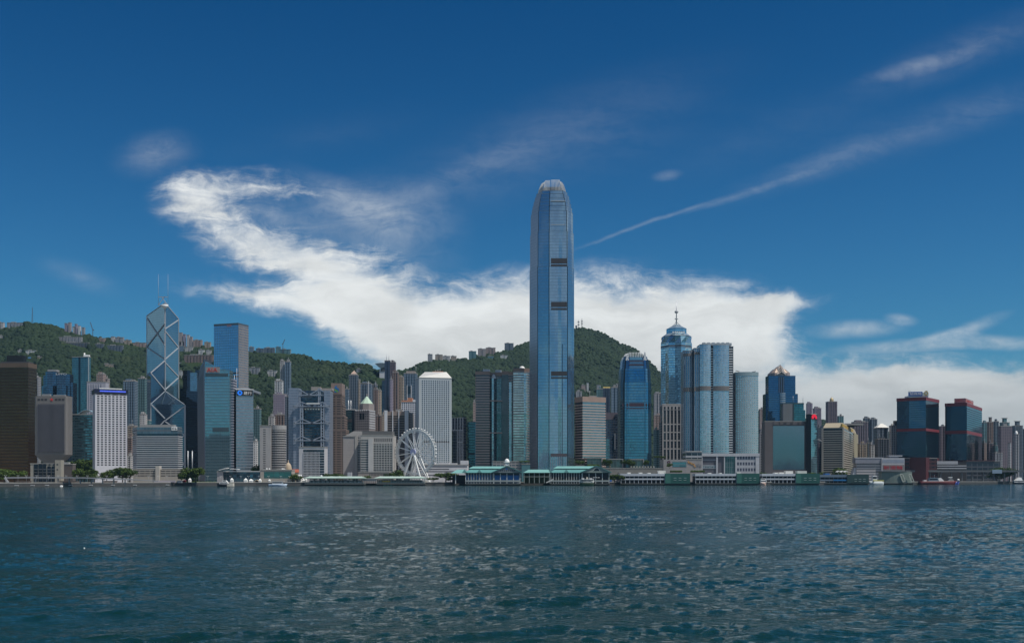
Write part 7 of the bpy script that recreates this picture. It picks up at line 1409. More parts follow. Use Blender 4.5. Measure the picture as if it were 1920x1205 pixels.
white_pier('white two-storey ferry pier with rooftop huts, next to the arched-gable turquoise pier', 1164, 1247, 1294, [(1178, 1184, 1.6), (1236, 1250, 4), (1200, 1206, 1.5), (1216, 1222, 1.2)])
white_pier('middle white ferry pier with a green hoarded end, below the hotel podium', 1304, 1381, 1424, [(1330, 1336, 1), (1352, 1356, 1), (1384, 1391, 2)])
white_pier('third white ferry pier with a shorter green hoarded end, below the mirror-walled bank', 1429, 1492, 1537, [(1455, 1461, 1.6), (1464, 1473, 1.8), (1476, 1490, 3.6), (1498, 1516, 3.8)])
r, Y = white_pier('dark blue-grey ferry pier with a bright blue rooftop box', 1538, 1588, 1629, [(1553, 1561, 0.5)], S('pier_slate_wall', (.14, .19, .25), .6), 889.5, S('hoarding_deep', (.025, .06, .06), .6)); MB().box(X(1549, Y), X(1557.5, Y), Y+4, Y+14, Z(889.5, Y), Z(887, Y)).build('roof_box', S('box_blue', (.02, .13, .40), .5), r); MB().box(X(1563, Y), X(1588, Y), Y+.1, Y+.6, Z(901, Y), Z(898.4, Y)).build('awning', S('awning_blue', (.02, .16, .38), .6), r)
Y = shore(1682)-20; r = thing('ferry_pier', 'grey-green rounded landing stage with two leaning white gangway frames at the western quay', 'ferry pier', (X(1680, Y), Y, 0)); deck(r, 1656, 1714, Y, 24, 2.2); MB().prism(curved(1655, 1712, Y, 22, 4, 8), 2.2, Z(884.5, Y), True).build('wall', S('stage_green', (.17, .21, .19), .6), r); MB().prism(curved(1650, 1708, Y-1, 24, 4, 8), Z(884.5, Y), Z(882.6, Y), True, True).build('roof', S('stage_roof', (.10, .11, .11), .6), r)
for px in (1689, 1705):
    g = MB(); y = Y-1.2
    for a, b in (((px-2, 888.5), (px+2.5, 902)), ((px+2.5, 888.5), (px+8, 902)), ((px-2, 888.5), (px+2.5, 888.5)), ((px+2.5, 902), (px+8, 902))): g.bar((X(a[0], Y), y, Z(a[1], Y)), (X(b[0], Y), y, Z(b[1], Y)), 1.0, 1.0)
    g.build('gangway_frame', S('gangway_pale', (.50, .52, .46), .6), r)

# ---------------------------------------------------------------- big wheel
Y = 1355; a_ = R(26); ax = Vector((-math.sin(a_), -math.cos(a_), 0)); wv = Vector((math.cos(a_), -math.sin(a_), 0)); up = Vector((0, 0, 1))
hc = Vector((X(779.5, Y), Y, Z(847.5, Y))); RW = m(42.5, Y); WH = S('wheel_white', (.88, .88, .86), .5, var=.04)
r = thing('ferris_wheel', 'tall white ferris wheel with a lilac hub disc on the waterfront', 'ferris wheel', (hc.x, hc.y, G))
def wp(t, rad, off=0): return hc+wv*(math.cos(t)*rad)+up*(math.sin(t)*rad)+ax*off
NG = 42
for off in (-1.4, 1.4):
    mb = MB()
    for rad, w in ((RW-.4, .8), (RW-2.6, .55)):
        for k in range(84): mb.bar(wp(2*math.pi*k/84, rad, off), wp(2*math.pi*(k+1)/84, rad, off), w, w, tuple(ax))
    for k in range(84): mb.bar(wp(2*math.pi*k/84, RW-2.6, off), wp(2*math.pi*(k+.5)/84, RW-.4, off), .25, .25, tuple(ax)); mb.bar(wp(2*math.pi*(k+.5)/84, RW-.4, off), wp(2*math.pi*(k+1)/84, RW-2.6, off), .25, .25, tuple(ax))
    mb.build('rim', WH, r)
for k in range(16):
    t = 2*math.pi*(k+.35)/16; mb = MB()
    mb.bar(wp(t, 2, 2.6), wp(t, RW-2.4, 1.2), 0.85, .85, tuple(ax)); mb.bar(wp(t, 2, -2.6), wp(t, RW-2.4, -1.2), .6, .6, tuple(ax)); mb.bar(wp(t, RW*.62, 1.7), wp(t, RW*.62, -1.7), .3, .3, tuple(wv)); mb.build('spoke', WH, r)
gl = S('gondola_glass', (.10, .13, .17), .15, .4); g0 = None
for k in range(NG):
    t = 2*math.pi*(k+.5)/NG; c = wp(t, RW+1.0)
    if g0 is None:
        mb = MB(); mb.lathe(c.x, c.y, [(0, c.z-1.35), (.9, c.z-1.3), (1.25, c.z-.5), (1.25, c.z+.5), (.9, c.z+1.2), (0, c.z+1.3)], 10); g0 = mb.build('gondola', WH, r); mb = MB(); mb.lathe(c.x, c.y, [(1.28, c.z-.35), (1.28, c.z+.55)], 10); gw_ = mb.build('gondola_window', gl, g0); gc = c
    else:
        n_ = clone(g0, tuple(c-gc)); w_ = gw_.copy(); COL.objects.link(w_); w_.parent = n_
def disc(off, rad, mat, name, th=1.2):
    mb = MB(); n = 24
    for k in range(n):
        t0, t1 = 2*math.pi*k/n, 2*math.pi*(k+1)/n; mb.face([wp(t0, 0, off+th), wp(t0, rad, off+th), wp(t1, rad, off+th)]); mb.face([wp(t0, rad, off), wp(t1, rad, off), wp(t1, rad, off+th), wp(t0, rad, off+th)]); mb.face([wp(t1, rad, off), wp(t0, rad, off), wp(t0, 0, off)])
    mb.build(name, mat, r)
disc(6.0, m(6.0, Y), S('hub_lilac', (.50, .50, .72), .5), 'hub_disc'); disc(-4.5, m(5.4, Y), S('hub_cream', (.62, .60, .53), .5), 'hub_disc', 4); mb = MB(); mb.tube(tuple(wp(0, 0, -6)), tuple(wp(0, 0, 7)), 2.2, 14); mb.build('axle', WH, r)
for off, spread, ln in ((6.4, 14.8, 6), (-6.4, 15, -6)):
    for s_ in (-1, 1):
        foot = hc+wv*(s_*spread)+ax*(off+ln*.6); foot.z = G-.5; MB().bar(wp(0, 0, off), foot, 1.5, 1.5, tuple(ax)).build('support_leg', WH, r)
for s_ in (-1, 1):
    foot = hc+wv*(s_*22)+ax*3; foot.z = G-.5; MB().bar(wp(0, 0, 6.2), foot, .8, .8, tuple(ax)).build('support_leg', WH, r)
MB().box(hc.x-16, hc.x+14, Y-3, Y+10, G-.2, G+2.2).build('platform', S('board_pale', ()), r)

# ---------------------------------------------------------------- promenade
Y = 1105; r = thing('walkway_ramp', 'long grey elevated walkway with a sloping west end along the promenade', 'walkway', (X(140, Y), Y, G))
mb = MB(); pts = [(9, 895.2, 2.4), (60, 894.6, 2.4), (150, 895.2, 2.2), (230, 897.8, 1.9), (296, 901.5, 1.5)]
for (a, za, t0), (b, zb_, t1) in zip(pts, pts[1:]):
    A0, B0 = X(a, Y), X(b, Y); z0, z1 = Z(za, Y), Z(zb_, Y); h0, h1 = m(t0, Y), m(t1, Y)
    mb.face([(A0, Y, z0-h0/2), (B0, Y, z1-h1/2), (B0, Y, z1+h1/2), (A0, Y, z0+h0/2)]); mb.face([(A0, Y, z0+h0/2), (B0, Y, z1+h1/2), (B0, Y+6, z1+h1/2), (A0, Y+6, z0+h0/2)]); mb.face([(A0, Y+6, z0-h0/2), (B0, Y+6, z1-h1/2), (B0, Y, z1-h1/2), (A0, Y, z0-h0/2)])
mb.build('deck', S('walkway_grey', (.30, .31, .33), .7), r); mb = MB(); mb.bar((X(9, Y), Y+.5, Z(894.5, Y)), (X(15, Y), Y+.5, Z(904, Y)), 1.6, 3); mb.build('end_strut', S('walkway_grey', ()), r)
o = MB().box(X(64, Y), X(65, Y), Y+2, Y+4, G-.5, Z(895.5, Y)).build('column', S('walkway_grey', ()), r)
for k in range(1, 9): clone(o, (m(21, Y)*k, 0, -m(.18*k*k*.16, Y)))
BR = S('kiosk_brown', (.20, .11, .075), .8)
for a, b, t, lab in ((31, 54, 901.6, 'brown timber kiosk under the west end of the walkway'), (111, 143, 901.8, 'wider brown timber kiosk in the middle of the walkway'), (194, 216, 901.5, 'brown timber kiosk under the lower east part of the walkway')):
    Y = shore((a+b)/2)+10; r = thing('promenade_kiosk', lab, 'kiosk', (X((a+b)/2, Y), Y, G), 'timber kiosks on the promenade'); MB().box(X(a, Y), X(b, Y), Y, Y+6, G-.2, Z(t, Y)).build('wall', BR, r); MB().box(X(a-1, Y), X(b+1, Y), Y-.8, Y+7, Z(t, Y), Z(t, Y)+.35).build('roof', S('roof_dark', ()), r)
    for k in range(3): MB().box(X(a+(b-a)*(.12+.3*k), Y), X(a+(b-a)*(.28+.3*k), Y), Y-.08, Y+.1, G+.4, Z(t, Y)-.5).build('hatch', S('hatch_brown', (.10, .06, .045), .7), r)
fd = None
for k, px in enumerate((31, 61, 88, 132, 170, 212, 253, 314)):
    Y = shore(px)-1.4; loc = (X(px, Y), Y, 1.0)
    if fd is None:
        fd = thing('quay_fender', 'small white quay fender on the dark seawall under the walkway', 'fender', loc, 'white fenders on the seawall'); MB().box(loc[0]-1.9, loc[0]+1.9, Y-.4, Y+.6, .55, 1.5).build('fender_pad', S('fender_pale', (.50, .50, .50), .6), fd); MB().box(loc[0]-1.6, loc[0]+1.6, Y-.1, Y+.8, 0, .55).build('fender_bracket', S('black_paint', ()), fd)
    else: clone_thing(fd, loc)
Y = shore(309)+4; r = thing('hoarding_wall', 'long pinkish hoarding wall on the promenade before the beige base', 'hoarding', (X(309, Y), Y, G)); MB().box(X(289, Y), X(329, Y), Y, Y+1, G-.2, Z(900.2, Y)).build('panel', S('hoard_pink', (.42, .37, .40), .7), r); MB().box(X(316, Y), X(327, Y), Y-.1, Y+.2, G, Z(903.5, Y)).build('dark_panel', S('void_dark', ()), r); MB().box(X(332, Y), X(341, Y), Y, Y+3, G-.2, Z(900.5, Y)).build('grey_unit', S('walkway_grey', ()), r)
Y = shore(344)+6; r = thing('red_marquee', 'small red marquee on the promenade by the bright green trees', 'tent', (X(345, Y), Y, G)); c4 = front(342.5, 347.5, Y, 3); MB().prism(c4, G-.2, G+2, False).build('canvas_wall', REDP, r); MB().prism(offset(c4, .3), G+2, G+3.2, True, fp1=scaled(c4, .1)).build('canvas_roof', S('canvas_red', (.6, .05, .04), .6), r)
tents = [(487, 4.5), (505, 4), (514, 6), (522, 6), (534, 5), (541, 4), (550, 4.6), (557, 4), (562, 5), (569, 5), (573, 4), (460, 6), (470, 7), (434, 5), (355, 4)]
tp = None
for k, (px, w) in enumerate(tents):
    Y = shore(px)+14; loc = (X(px, Y), Y, G); s_ = m(w, Y)/4
    if tp is None:
        tp = thing('marquee_tent', '', 'tent', loc); c4 = [(loc[0]-2, Y), (loc[0]+2, Y), (loc[0]+2, Y+4), (loc[0]-2, Y+4)]; MB().prism(c4, G, G+2.2, False).build('canvas_wall', S('canvas_white', (.78, .78, .76), .7), tp); MB().prism(offset(c4, .25), G+2.2, G+4.1, True, fp1=scaled(c4, .08)).build('canvas_roof', S('canvas_white', ()), tp); r = tp; r.scale = (s_, 1, 1.15)
    else: r = clone_thing(tp, loc, None, None, (s_, 1, RNG.uniform(1, 1.4)))
    r['label'] = 'white pointed marquee tent in the row on the promenade before the low halls' if k < 11 else ('white tent beside the low glazed hall behind the motor yacht' if k < 14 else 'lone white tent under the bright green trees'); r['group'] = 'white tents on the promenade'
for px, py, lab in ((526.5, 891.5, 'white globe balloon, higher of two above the tents by the green glass hall'), (530.5, 895, 'white globe balloon, lower of two above the tents'), (560.5, 891.3, 'white globe balloon beside its twin near the foot of the white-framed block'), (564.3, 891.6, 'white globe balloon nearer the sage pier of the twin pair'), (567.6, 896.5, 'small white globe balloon just over the tents by the sage pier'), (602.5, 891.8, 'white globe balloon above the long sage-green roof')):
    Y = shore(px)+20; r = thing('globe_balloon', lab, 'balloon', (X(px, Y), Y, G), 'white globes over the promenade'); rr = m(1.9, Y); z = Z(py, Y); MB().lathe(X(px, Y), Y, [(rr*math.sin(R(a)), z-rr*math.cos(R(a))) for a in range(0, 181, 20)], 14).build('globe', S('globe_white', (.8, .8, .8), .4), r); MB().tube((X(px, Y), Y, G-.2), (X(px, Y), Y, z-rr), .12, 5).build('tether_pole', STEEL, r)
Y = shore(484)+16; r = thing('arched_shell', 'tan arched bandshell among the tents beside the low hall', 'bandshell', (X(484, Y), Y, G)); mb = MB(); rr = m(4.5, Y)
for k in range(12):
    a, b = math.pi*k/12, math.pi*(k+1)/12; x = X(481, Y)
    P0 = [(x+rr*math.cos(t), Y, G+rr*1.1*math.sin(t)) for t in (a, b)]; P1 = [(p_[0], Y+6, p_[2]) for p_ in P0]; P2 = [(x+(p_[0]-x)*.86, Y, G+(p_[2]-G)*.86) for p_ in P0]; mb.face([P0[0], P0[1], P1[1], P1[0]]); mb.face([P2[0], P2[1], P0[1], P0[0]]); mb.face([(q_[0], Y+6, q_[2]) for q_ in P2]+[P1[1], P1[0]]) if False else mb.face([P2[1], P2[0], (P2[0][0], Y+6, P2[0][2]), (P2[1][0], Y+6, P2[1][2])])
mb.build('shell', S('shell_tan', (.50, .41, .30), .7), r); MB().box(X(481, Y)-rr*.8, X(481, Y)+rr*.8, Y+5.5, Y+6, G, G+rr*.85).build('back_wall', S('void_dark', ()), r)
for px, w, col, lab in ((1144, 6, (.05, .18, .55), 'blue awning tent between the turquoise pier and the first white pier'), (1156, 4, (.45, .38, .34), 'beige booth beside the blue awning tent')):
    Y = shore(px)+5; r = thing('awning_tent', lab, 'tent', (X(px, Y), Y, G)); c4 = front(px-w/2, px+w/2, Y, 4); MB().prism(c4, G-.2, G+2.4, False).build('canvas_wall', S('awn%d' % px, col, .7), r); MB().prism(offset(c4, .3), G+2.4, G+3.6, True, fp1=scaled(c4, .2)).build('canvas_roof', S('awn%d' % px, ()), r)
for k, (px, w) in enumerate(((1163, 3.6), (1167, 4), (1171, 3.4), (1178, 3))):
    Y = shore(px)+7; loc = (X(px, Y), Y, G); r = clone_thing(tp, loc, 'white parasol tent in the cluster at the east end of the first white pier', None, (m(w, Y)/4, 1, 2.0), 'white parasols by the first white pier')
for k, (a, b) in enumerate(((1570, 1577), (1577.5, 1584), (1584.5, 1590.5))):
    Y = 1620; r = thing('wave_canopy', 'white wavy canopy, one of three in a row behind the dark blue pier', 'canopy', (X(a, Y), Y, G), 'white wavy canopies'); mb = MB()
    for i in range(6):
        t0, t1 = i/6, (i+1)/6; x0, x1 = X(a+(b-a)*t0, Y), X(a+(b-a)*t1, Y); z = lambda t: Z(884.6, Y)+2.2*math.sin(t*math.pi)
        mb.face([(x0, Y, z(t0)), (x1, Y, z(t1)), (x1, Y+10, z(t1)), (x0, Y+10, z(t0))]); mb.face([(x0, Y, z(t0)-.9), (x1, Y, z(t1)-.9), (x1, Y, z(t1)), (x0, Y, z(t0))])
    mb.build('membrane', WHITE, r); MB().tube((X((a+b)/2, Y), Y+5, G-.2), (X((a+b)/2, Y), Y+5, Z(883, Y)), .25, 6).build('post', STEEL, r)
lp = None
for k in range(46):
    px = 12+k*19+RNG.uniform(-3, 3)
    if 700 < px < 1040: px = 12+k*19
    Y = shore(px)+2.6; loc = (X(px, Y), Y, G)
    if lp is None:
        lp = thing('lamp_post', 'slim grey lamp post in the row along the edge of the promenade', 'lamp post', loc, 'lamp posts along the promenade'); MB().tube(loc, (loc[0], Y, G+7.5), .11, 6, .07).build('post', STEEL, lp); MB().bar((loc[0]-.9, Y, G+7.4), (loc[0]+.9, Y, G+7.5), .12, .12).build('arm', STEEL, lp)
        for s_ in (-.9, .9): MB().lathe(loc[0]+s_, Y, [(0, G+7.15), (.26, G+7.25), (.3, G+7.5), (0, G+7.7)], 8).build('lamp_head', WHITE, lp)
    else: clone_thing(lp, loc)
# ---------------------------------------------------------------- boats
def hull(pl, pr, Y, beam, zd, mat, r, bow=1, name='hull', rake=.16):
    """bow=1: bow points right"""
    x0, x1 = X(pl, Y), X(pr, Y); L = x1-x0; mb = MB(); n = 12; rows = []
    for i in range(n+1):
        t = i/n; s_ = t if bow > 0 else 1-t; w = beam/2*(1-max(0, (s_-.55)/.45)**2.2)*(.86+.14*min(1, s_*5)); x = x0+L*t; rk = L*rake*max(0, (s_-.55)/.45)*(.35)*bow; sh = zd+.22*zd*max(0, s_-.5)**1.5*2
        rows.append([(x-rk, Y-w*.55, -.6), (x, Y-w, sh), (x, Y+w, sh), (x-rk, Y+w*.55, -.6)])
    for a, b in zip(rows, rows[1:]):
        mb.face([a[0], b[0], b[1], a[1]], None, True); mb.face([a[1], b[1], b[2], a[2]]); mb.face([b[3], a[3], a[2], b[2]], None, True)
    mb.face([rows[0][3], rows[0][0], rows[0][1], rows[0][2]]); mb.face([rows[-1][0], rows[-1][3], rows[-1][2], rows[-1][1]])
    return mb.build(name, mat, r)
def cabin(r, pl, pr, Y, w, z0, z1, mat, name='cabin', rake=0.0, win=True):
    x0, x1 = X(pl, Y), X(pr, Y); k = (x1-x0)*rake
    c = MB().prism([(x0, Y-w), (x1, Y-w), (x1, Y+w), (x0, Y+w)], z0, z1, True, fp1=[(x0+k*.4, Y-w*.9), (x1-k, Y-w*.9), (x1-k, Y+w*.9), (x0+k*.4, Y+w*.9)]).build(name, mat, r)
    if win: MB().box(x0+k*.3+.4, x1-k*.7-.4, Y-w-.06, Y-w*.85, z0+(z1-z0)*.45, z0+(z1-z0)*.8).build('window', DARKG, c)
    return c
BW = S('boat_white', (.74, .74, .73), .35, var=.06); BH = S('boat_black', (.015, .016, .02), .35)
Y = 1080; r = thing('motor_yacht', 'motor yacht with a black hull, white superstructure and pale stern, off the low glazed hall', 'yacht', (X(422, Y), Y, 0)); hull(406.5, 437.5, Y, 6, 2.6, BH, r, -1); MB().box(X(427, Y), X(438, Y), Y-2.9, Y+2.9, .1, 3.4).build('stern', S('stern_cream', (.66, .61, .53), .5), r); cabin(r, 412, 430, Y, 2.2, 2.6, 4.6, BW, rake=.2); cabin(r, 417, 427, Y, 1.8, 4.6, 6.2, BW, 'flybridge', .25); mast(r, X(424, Y), Y, 6.2, 8.6, .12)
Y = 1180; r = thing('cruiser', 'white and pale blue open cruiser moored below the tents', 'boat', (X(522, Y), Y, 0)); hull(504, 539, Y, 6, 2.0, S('hull_powder', (.40, .50, .62), .4), r, 1); cabin(r, 511, 531, Y, 2.4, 2.0, 4.4, BW, rake=.1); MB().box(X(510, Y), X(533, Y), Y-2.8, Y+2.8, 4.9, 5.2).build('awning', BW, r); mast(r, X(529, Y), Y, 5, 9, .12)
for px in (512, 520, 528): MB().tube((X(px, Y), Y-2, 4.3), (X(px, Y), Y-2, 5.0), .12, 5).build('awning_post', STEEL, r)
Y = 1290; r = thing('sampan', 'small green and yellow sampan with an awning, beside the second sage-green pier', 'boat', (X(731, Y), Y, 0)); hull(718, 743, Y, 5, 1.9, S('hull_jade', (.07, .25, .23), .5), r, 1); cabin(r, 732, 742, Y, 2, 1.9, 4.2, S('cabin_jade', (.08, .34, .30), .5)); MB().box(X(717, Y), X(732, Y), Y-2.4, Y+2.4, 4.0, 5.4).build('awning', S('awning_yellow', (.50, .34, .05), .6), r)
for px in (719, 730): MB().tube((X(px, Y), Y-2, 1.8), (X(px, Y), Y-2, 4.1), .15, 5).build('awning_post', STEEL, r)
Y = 1240; r = thing('harbour_ferry', 'round-ended double-deck ferry with a dark green hull and white upper deck, off the turquoise piers', 'ferry', (X(1100, Y), Y, 0)); hg_ = S('hull_green', (.035, .09, .055), .5)
x0, x1 = X(1087, Y), X(1114, Y); n = 20
def oval(k, yk=1.0): return [((x0+x1)/2+(x1-x0)/2*k*math.copysign(abs(math.cos(2*math.pi*i/n))**.8, math.cos(2*math.pi*i/n)), Y+3.6*yk*math.copysign(abs(math.sin(2*math.pi*i/n))**.6, math.sin(2*math.pi*i/n))) for i in range(n)]
MB().prism(oval(.9, .8), -.6, 2.0, True, fp1=oval(1)).build('hull', hg_, r); MB().prism(oval(.95), 2.0, 3.9, True).build('lower_deck', S('deck_olive', (.10, .13, .09), .6), r); MB().prism(oval(.99), 3.9, 4.5, True, True).build('deck_edge', BW, r); u_ = MB().prism(oval(.93, .92), 4.5, 7.0, True).build('upper_deck', S('deck_cream', (.55, .56, .52), .6), r); MB().prism(oval(.97), 7.0, 7.5, True, True).build('roof', BW, r)
for k in range(9): MB().box(x0+1.6+1.55*k, x0+2.6+1.55*k, Y-3.55, Y-3.2, 5.2, 6.4).build('window', DARKG, u_)
for px in (1093, 1108): cabin(r, px-2, px+2, Y, 1.2, 7.5, 9.0, BW, 'wheelhouse')
MB().tube((X(1100.5, Y), Y, 7.5), (X(1100.5, Y), Y, 9.6), .7, 10).build('funnel', S('stern_cream', ()), r)
Y = shore(115)-14; r = thing('speedboat', 'tiny white speedboat by the seawall under the walkway', 'boat', (X(115, Y), Y, 0)); hull(112.5, 118, Y, 1.5, .7, BW, r, 1); cabin(r, 114, 116.4, Y, .5, .7, 1.3, BW, rake=.3, win=False)
Y = shore(1431)-34; r = thing('catamaran_ferry', 'white and orange ferry stern berthed between two white piers', 'ferry', (X(1431, Y), Y, 0)); hull(1424.6, 1436.5, Y, 9, 3.2, S('hull_peach', (.60, .42, .34), .4), r, 1); cabin(r, 1425, 1435.5, Y, 3.8, 3.2, 6.2, BW); cabin(r, 1426, 1434, Y, 3.2, 6.2, 8.4, BW, 'upper_cabin')
Y = 1712; x = lambda p_: X(p_, Y); r = thing('ship_like_block', 'pale slope-fronted ship-like superstructure with a lattice mast, between the dark blue pier and the terminal', 'building', (x(1606), Y, G)); c4 = [(x(1592), Y-7), (x(1620), Y-7), (x(1620), Y+7), (x(1592), Y+7)]; MB().prism(c4, G-1, Z(876.5, Y), True, fp1=[(x(1600), Y-6), (x(1620), Y-6), (x(1620), Y+6), (x(1600), Y+6)]).build('wall', S('ship_white', (.40, .42, .46), .6), r); MB().box(x(1604), x(1620.5), Y-7, Y+7, Z(876.5, Y)-.2, Z(875.2, Y)).build('gallery', S('ship_white', ()), r); MB().box(x(1605.5), x(1619), Y-6, Y+6, Z(875.2, Y), Z(872.2, Y)).build('bridge_room', DARKG, r); MB().box(x(1604.5), x(1620.5), Y-6.6, Y+6.6, Z(872.2, Y), Z(871.2, Y)).build('roof', BW, r)  # read as a vessel's superstructure, set on land as a building
mb = MB(); mb.tube((x(1615), Y, Z(871, Y)), (x(1615), Y, Z(863.5, Y)), .45, 6); mb.bar((x(1611.5), Y, Z(869, Y)), (x(1618.5), Y, Z(869, Y)), .4, .4); mb.bar((x(1612), Y, Z(871, Y)), (x(1615), Y, Z(866.5, Y)), .35, .35); mb.build('mast', BW, r)
Y = shore(1642)-30; r = thing('pilot_launch', 'white and yellow launch with a tall wheelhouse before the rounded landing stage', 'boat', (X(1642, Y), Y, 0)); hull(1629, 1656, Y, 7, 4.4, S('hull_ice', (.55, .60, .62), .5), r, -1); MB().box(X(1636, Y), X(1656, Y), Y-3.4, Y+3.4, 4.6, 6.2).build('deck_strip', S('strip_yellow', (.55, .50, .14), .5), r); cabin(r, 1635, 1644, Y, 2.4, 5, 12.5, BW, 'wheelhouse', .1); mast(r, X(1640, Y), Y, 12.5, 15, .15)
Y = shore(1755)-34; r = thing('fireboat', 'dark red hulled fireboat with a grey superstructure and a white wheelhouse roof', 'ship', (X(1758, Y), Y, 0)); hull(1723, 1794, Y, 10, 4.6, S('hull_maroon', (.10, .014, .018), .5), r, 1); cabin(r, 1740, 1760, Y, 3.5, 4.4, 9.6, S('cabin_slate', (.16, .22, .28), .6), rake=.22); w_ = MB().prism([(X(1758, Y), Y-3.4), (X(1769, Y), Y-3.4), (X(1769, Y), Y+3.4), (X(1758, Y), Y+3.4)], 4.6, 9.4, True, fp1=[(X(1758.5, Y), Y-3), (X(1763, Y), Y-3), (X(1763, Y), Y+3), (X(1758.5, Y), Y+3)]).build('wheelhouse', BW, r); MB().box(X(1731, Y), X(1736, Y), Y-3, Y+2, 4.6, 6.4).build('deck_locker', BW, r); mast(r, X(1752, Y), Y, 9.6, 14, .2)
Y = shore(1785)-14; r = thing('launch', 'white launch with a blue hull moored at the bow of the red fireboat', 'boat', (X(1786, Y), Y, 0)); hull(1776, 1799, Y, 5, 3.6, S('hull_navy', (.05, .08, .35), .4), r, 1); cabin(r, 1778, 1788, Y, 2, 3.6, 6.8, BW, rake=.2); MB().box(X(1778, Y), X(1785, Y), Y-1.8, Y+1.8, 9.6, 11).build('radar_arch', BW, r); MB().tube((X(1781.5, Y), Y, 6.8), (X(1781.5, Y), Y, 9.7), .25, 6).build('arch_post', BW, r); MB().lathe(X(1796.3, Y), Y-1, [(0, 4.4), (1.5, 5.0), (1.9, 6.3), (1.5, 7.6), (0, 8.2)], 12).build('fender_ball', WHITE, r)
Y = shore(1908)-40; r = thing('fast_ferry', 'sleek white fast ferry with a raked wheelhouse at the western end of the water', 'ferry', (X(1912, Y), Y, 0)); hull(1897, 1934, Y, 8, 3.0, S('hull_charcoal', (.05, .055, .07), .4), r, -1); cabin(r, 1900, 1934, Y, 3.4, 2.6, 5.6, BW, rake=-.02); MB().prism([(X(1902, Y), Y-3), (X(1916, Y), Y-3), (X(1916, Y), Y+3), (X(1902, Y), Y+3)], 5.4, 10.4, True, fp1=[(X(1909, Y), Y-2), (X(1914, Y), Y-2), (X(1914, Y), Y+2), (X(1909, Y), Y+2)]).build('wheelhouse', BW, r); mast(r, X(1912, Y), Y, 10.4, 13, .15)
for px, py, lab in ((158, 1028, 'white buoy float bobbing alone on the open water'),):
    Y = HC*F/(py-HZ); r = thing('buoy', lab, 'buoy', (X(px, Y), Y, 0)); MB().lathe(X(px, Y), Y, [(0, -.07), (.06, -.03), (.085, .04), (.065, .1), (0, .13)], 12).build('float', WHITE, r); MB().lathe(X(px, Y), Y, [(.02, .12), (.02, .17), (0, .175)], 8).build('eyelet', STEEL, r)

# ---------------------------------------------------------------- trees one can tell apart
TR = [('dark spreading tree at the foot of the bronze tower', 8, 1150, 17, 1, 20), ('second dark tree by the bronze tower, under the walkway end', 27, 1140, 15, 3, 20), ('low bush tree at the west foot of the walkway', -2, 1120, 7, 3, 12),
 ('tall park tree behind the dark low annex', 140, 1350, 30, 1, 26), ('park tree right beside the dark teal mid-rise foot', 152, 1370, 33, 0, 26), ('park tree at the left edge of the white hotel', 166, 1380, 34, 1, 26), ('lower park tree under the glass pavilion', 158, 1330, 22, 0, 22), ('bright tree in front of the dark low annex', 147, 1190, 18, 0, 17), ('yellowish tree left of the white hotel foot', 169, 1200, 17, 1, 17), ('small tree by the walkway in front of the white hotel', 177, 1180, 11, 2, 13),
 ('bushy tree under the left side of the white hotel', 200, 1200, 14, 1, 17), ('large tree under the middle of the white hotel', 213, 1190, 16, 0, 19), ('large dark tree under the right side of the white hotel', 230, 1180, 19, 1, 22), ('tree between the white hotel and the beige base', 244, 1195, 17, 0, 17), ('slope tree behind the white hotel, left of the striped slab', 243, 1500, 30, 1, 26),
 ('bright green tree right of the beige base', 352, 1195, 18, 0, 18), ('second bright green tree, before the sign tower', 367, 1195, 19, 1, 19), ('small bright tree leaning on the beige base', 341, 1190, 11, 2, 12),
 ('small tree left of the concrete hall tower', 481, 1350, 24, 0, 16), ('tree behind the low green glass hall', 522, 1290, 17, 2, 14), ('tree between the green glass hall and the white-framed block', 551, 1272, 11, 0, 15), ('second tree before the old court house', 558, 1276, 9, 1, 13), ('small tree before the white-framed block', 592, 1275, 8, 3, 14),
 ('leafy tree right of the white-framed block', 613, 1300, 12, 0, 16), ('second leafy tree right of the white-framed block', 626, 1302, 12, 1, 16), ('third leafy tree before the brown bank tower', 640, 1304, 11, 0, 14), ('small tree at the foot of the hotel wing', 664, 1305, 8, 3, 13), ('tree before the colonnaded block', 687, 1300, 9, 1, 15), ('low tree left of the big wheel', 729, 1330, 13, 1, 17), ('dim tree behind the left rim of the big wheel', 746, 1345, 17, 0, 17),
 ('wide umbrella tree on the quay right of the big wheel', 836, 1325, 14, 3, 25), ('small bright tree under the umbrella tree', 845, 1312, 7, 0, 11), ('low tree before the post office', 812, 1330, 7, 3, 12), ('dark tree between the post office and the umbrella tree', 862, 1335, 9, 1, 12),
 ('big bushy tree between the turquoise pier and the white pier', 1152, 1335, 11, 1, 18), ('second bushy tree beside the white pier end', 1163, 1345, 10, 0, 14), ('small tree at the street end of the first white pier', 1143, 1350, 9, 2, 10)]
for lab, px, Y, h, k, w in TR: tree(lab, px, Y, h, k, None, w)
RT = [('roof garden tree left of the first glass pavilion', 1087, 864, 'first'), ('roof garden tree right of the first glass pavilion', 1134, 862, ''), ('second roof garden tree beside the first glass pavilion', 1142, 864, ''), ('roof garden tree left of the second glass pavilion', 1172, 862, ''), ('roof garden tree between the second and third pavilions', 1180, 863, ''), ('roof garden tree just left of the third pavilion', 1186, 866, ''), ('roof garden tree right of the third pavilion', 1212, 864, ''), ('tree over the emblem wall of the mall', 1233, 857, ''), ('second tree over the emblem wall', 1243, 858, ''), ('bush below the dark round emblem', 1256, 871, '')]
for lab, px, py, _ in RT: Y = 1455 if px < 1250 else 1440; z = Z(877, Y) if px < 1225 else (Z(861, Y) if px < 1250 else Z(878, Y)); tree(lab, px, Y, max(5, Z(py-4, Y)-z), RNG.choice([0, 1, 3]), z, 9, group='trees on the mall roof garden')
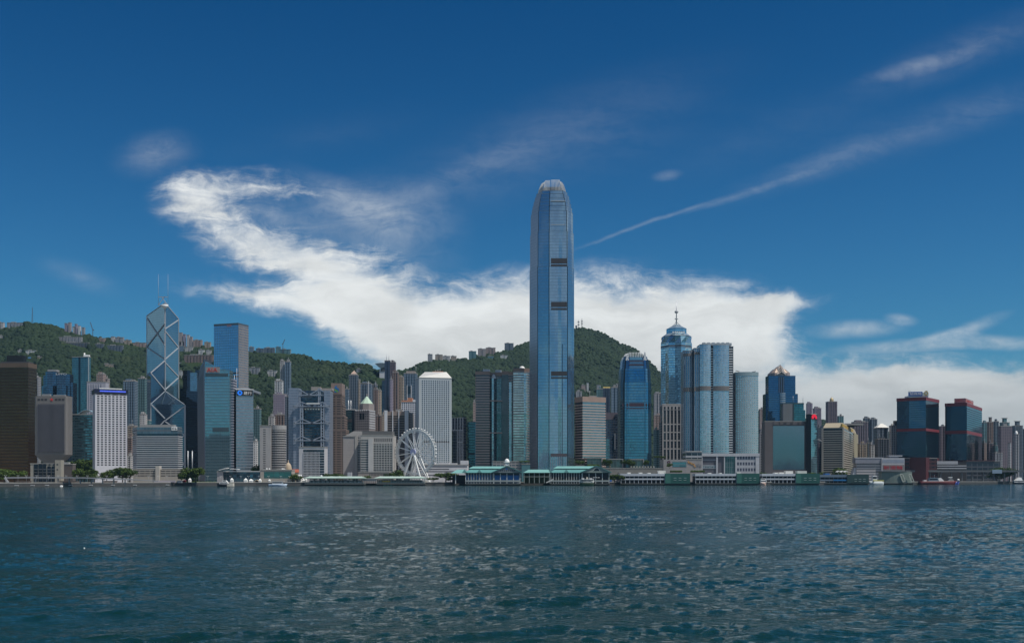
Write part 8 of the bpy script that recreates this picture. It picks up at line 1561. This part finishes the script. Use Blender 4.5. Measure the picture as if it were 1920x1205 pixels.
for lab, px, Y, h, w in (('tuft of planting on the teal pavilion roof', 984, 1427, 5, 11),): tree(lab, px, Y, h, 3, Z(869, 1420), w, 'roof_shrub', 'roof planting')
for lab, px, Y, h in (('bush right of the hotel podium', 1429, 1560, 16), ('bush behind the red sign tower', 1522, 1600, 16), ('tree left of the white wavy canopies', 1543, 1600, 16), ('tree right behind the wavy canopies', 1575, 1660, 24), ('small tree before the cream banded block', 1552, 1610, 13), ('shrub at the foot of the mirror-walled bank', 1462, 1590, 12), ('dark tree on the western quay under the deck', 1868, 1745, 26), ('second dark tree on the western quay', 1893, 1750, 25), ('tree at the edge of the western quay', 1882, 1760, 17)): tree(lab, px, Y, h, RNG.choice([0, 1]), None, h*1.05)
for lab, a, b, Y, z, c in (('clipped green hedge strip on the mall ledge behind the first white pier', 1254, 1276, 1425, 884, 0), ('clipped hedge strip on the mall ledge right of the emblem', 1292, 1318, 1425, 884, 0), ('planting strip along the first terrace ledge', 1100, 1122, 1432, 873, 0), ('grass verge on the promenade before the sign tower', 344, 410, 1262, 905, 0)):
    me = MB(); n = int((b-a)*3)
    for i in range(n*14):
        x = X(a+(b-a)*RNG.random(), Y); y = Y-14+RNG.random()*3; zz_ = Z(z, Y)+RNG.random()*2.0-.6; s_ = .5+RNG.random()*.4; d1 = Vector((RNG.gauss(0, 1), RNG.gauss(0, 1), RNG.gauss(0, 1))).normalized(); d2 = d1.orthogonal().normalized(); p_ = Vector((x, y, zz_)); me.face([p_-d1*s_, p_-d2*s_*.7, p_+d1*s_, p_+d2*s_*.7])
    o = me.build('hedge', LEAF); tag(o, lab, 'hedge')
# ---------------------------------------------------------------- air
hz_ = newmat('haze_air'); nt = hz_.node_tree
pv = nd('ShaderNodeVolumePrincipled'); o_ = nd('ShaderNodeOutputMaterial'); lk(pv.outputs[0], o_.inputs['Volume'])
pv.inputs['Color'].default_value = (0.36, 0.70, 1.0, 1); pv.inputs['Density'].default_value = 0.000024; pv.inputs['Anisotropy'].default_value = 0.2
MB().box(-14000, 14000, -2200, 9500, -4, 720).build('haze', hz_, None, 'stuff')
SC.cycles.volume_bounces = 0
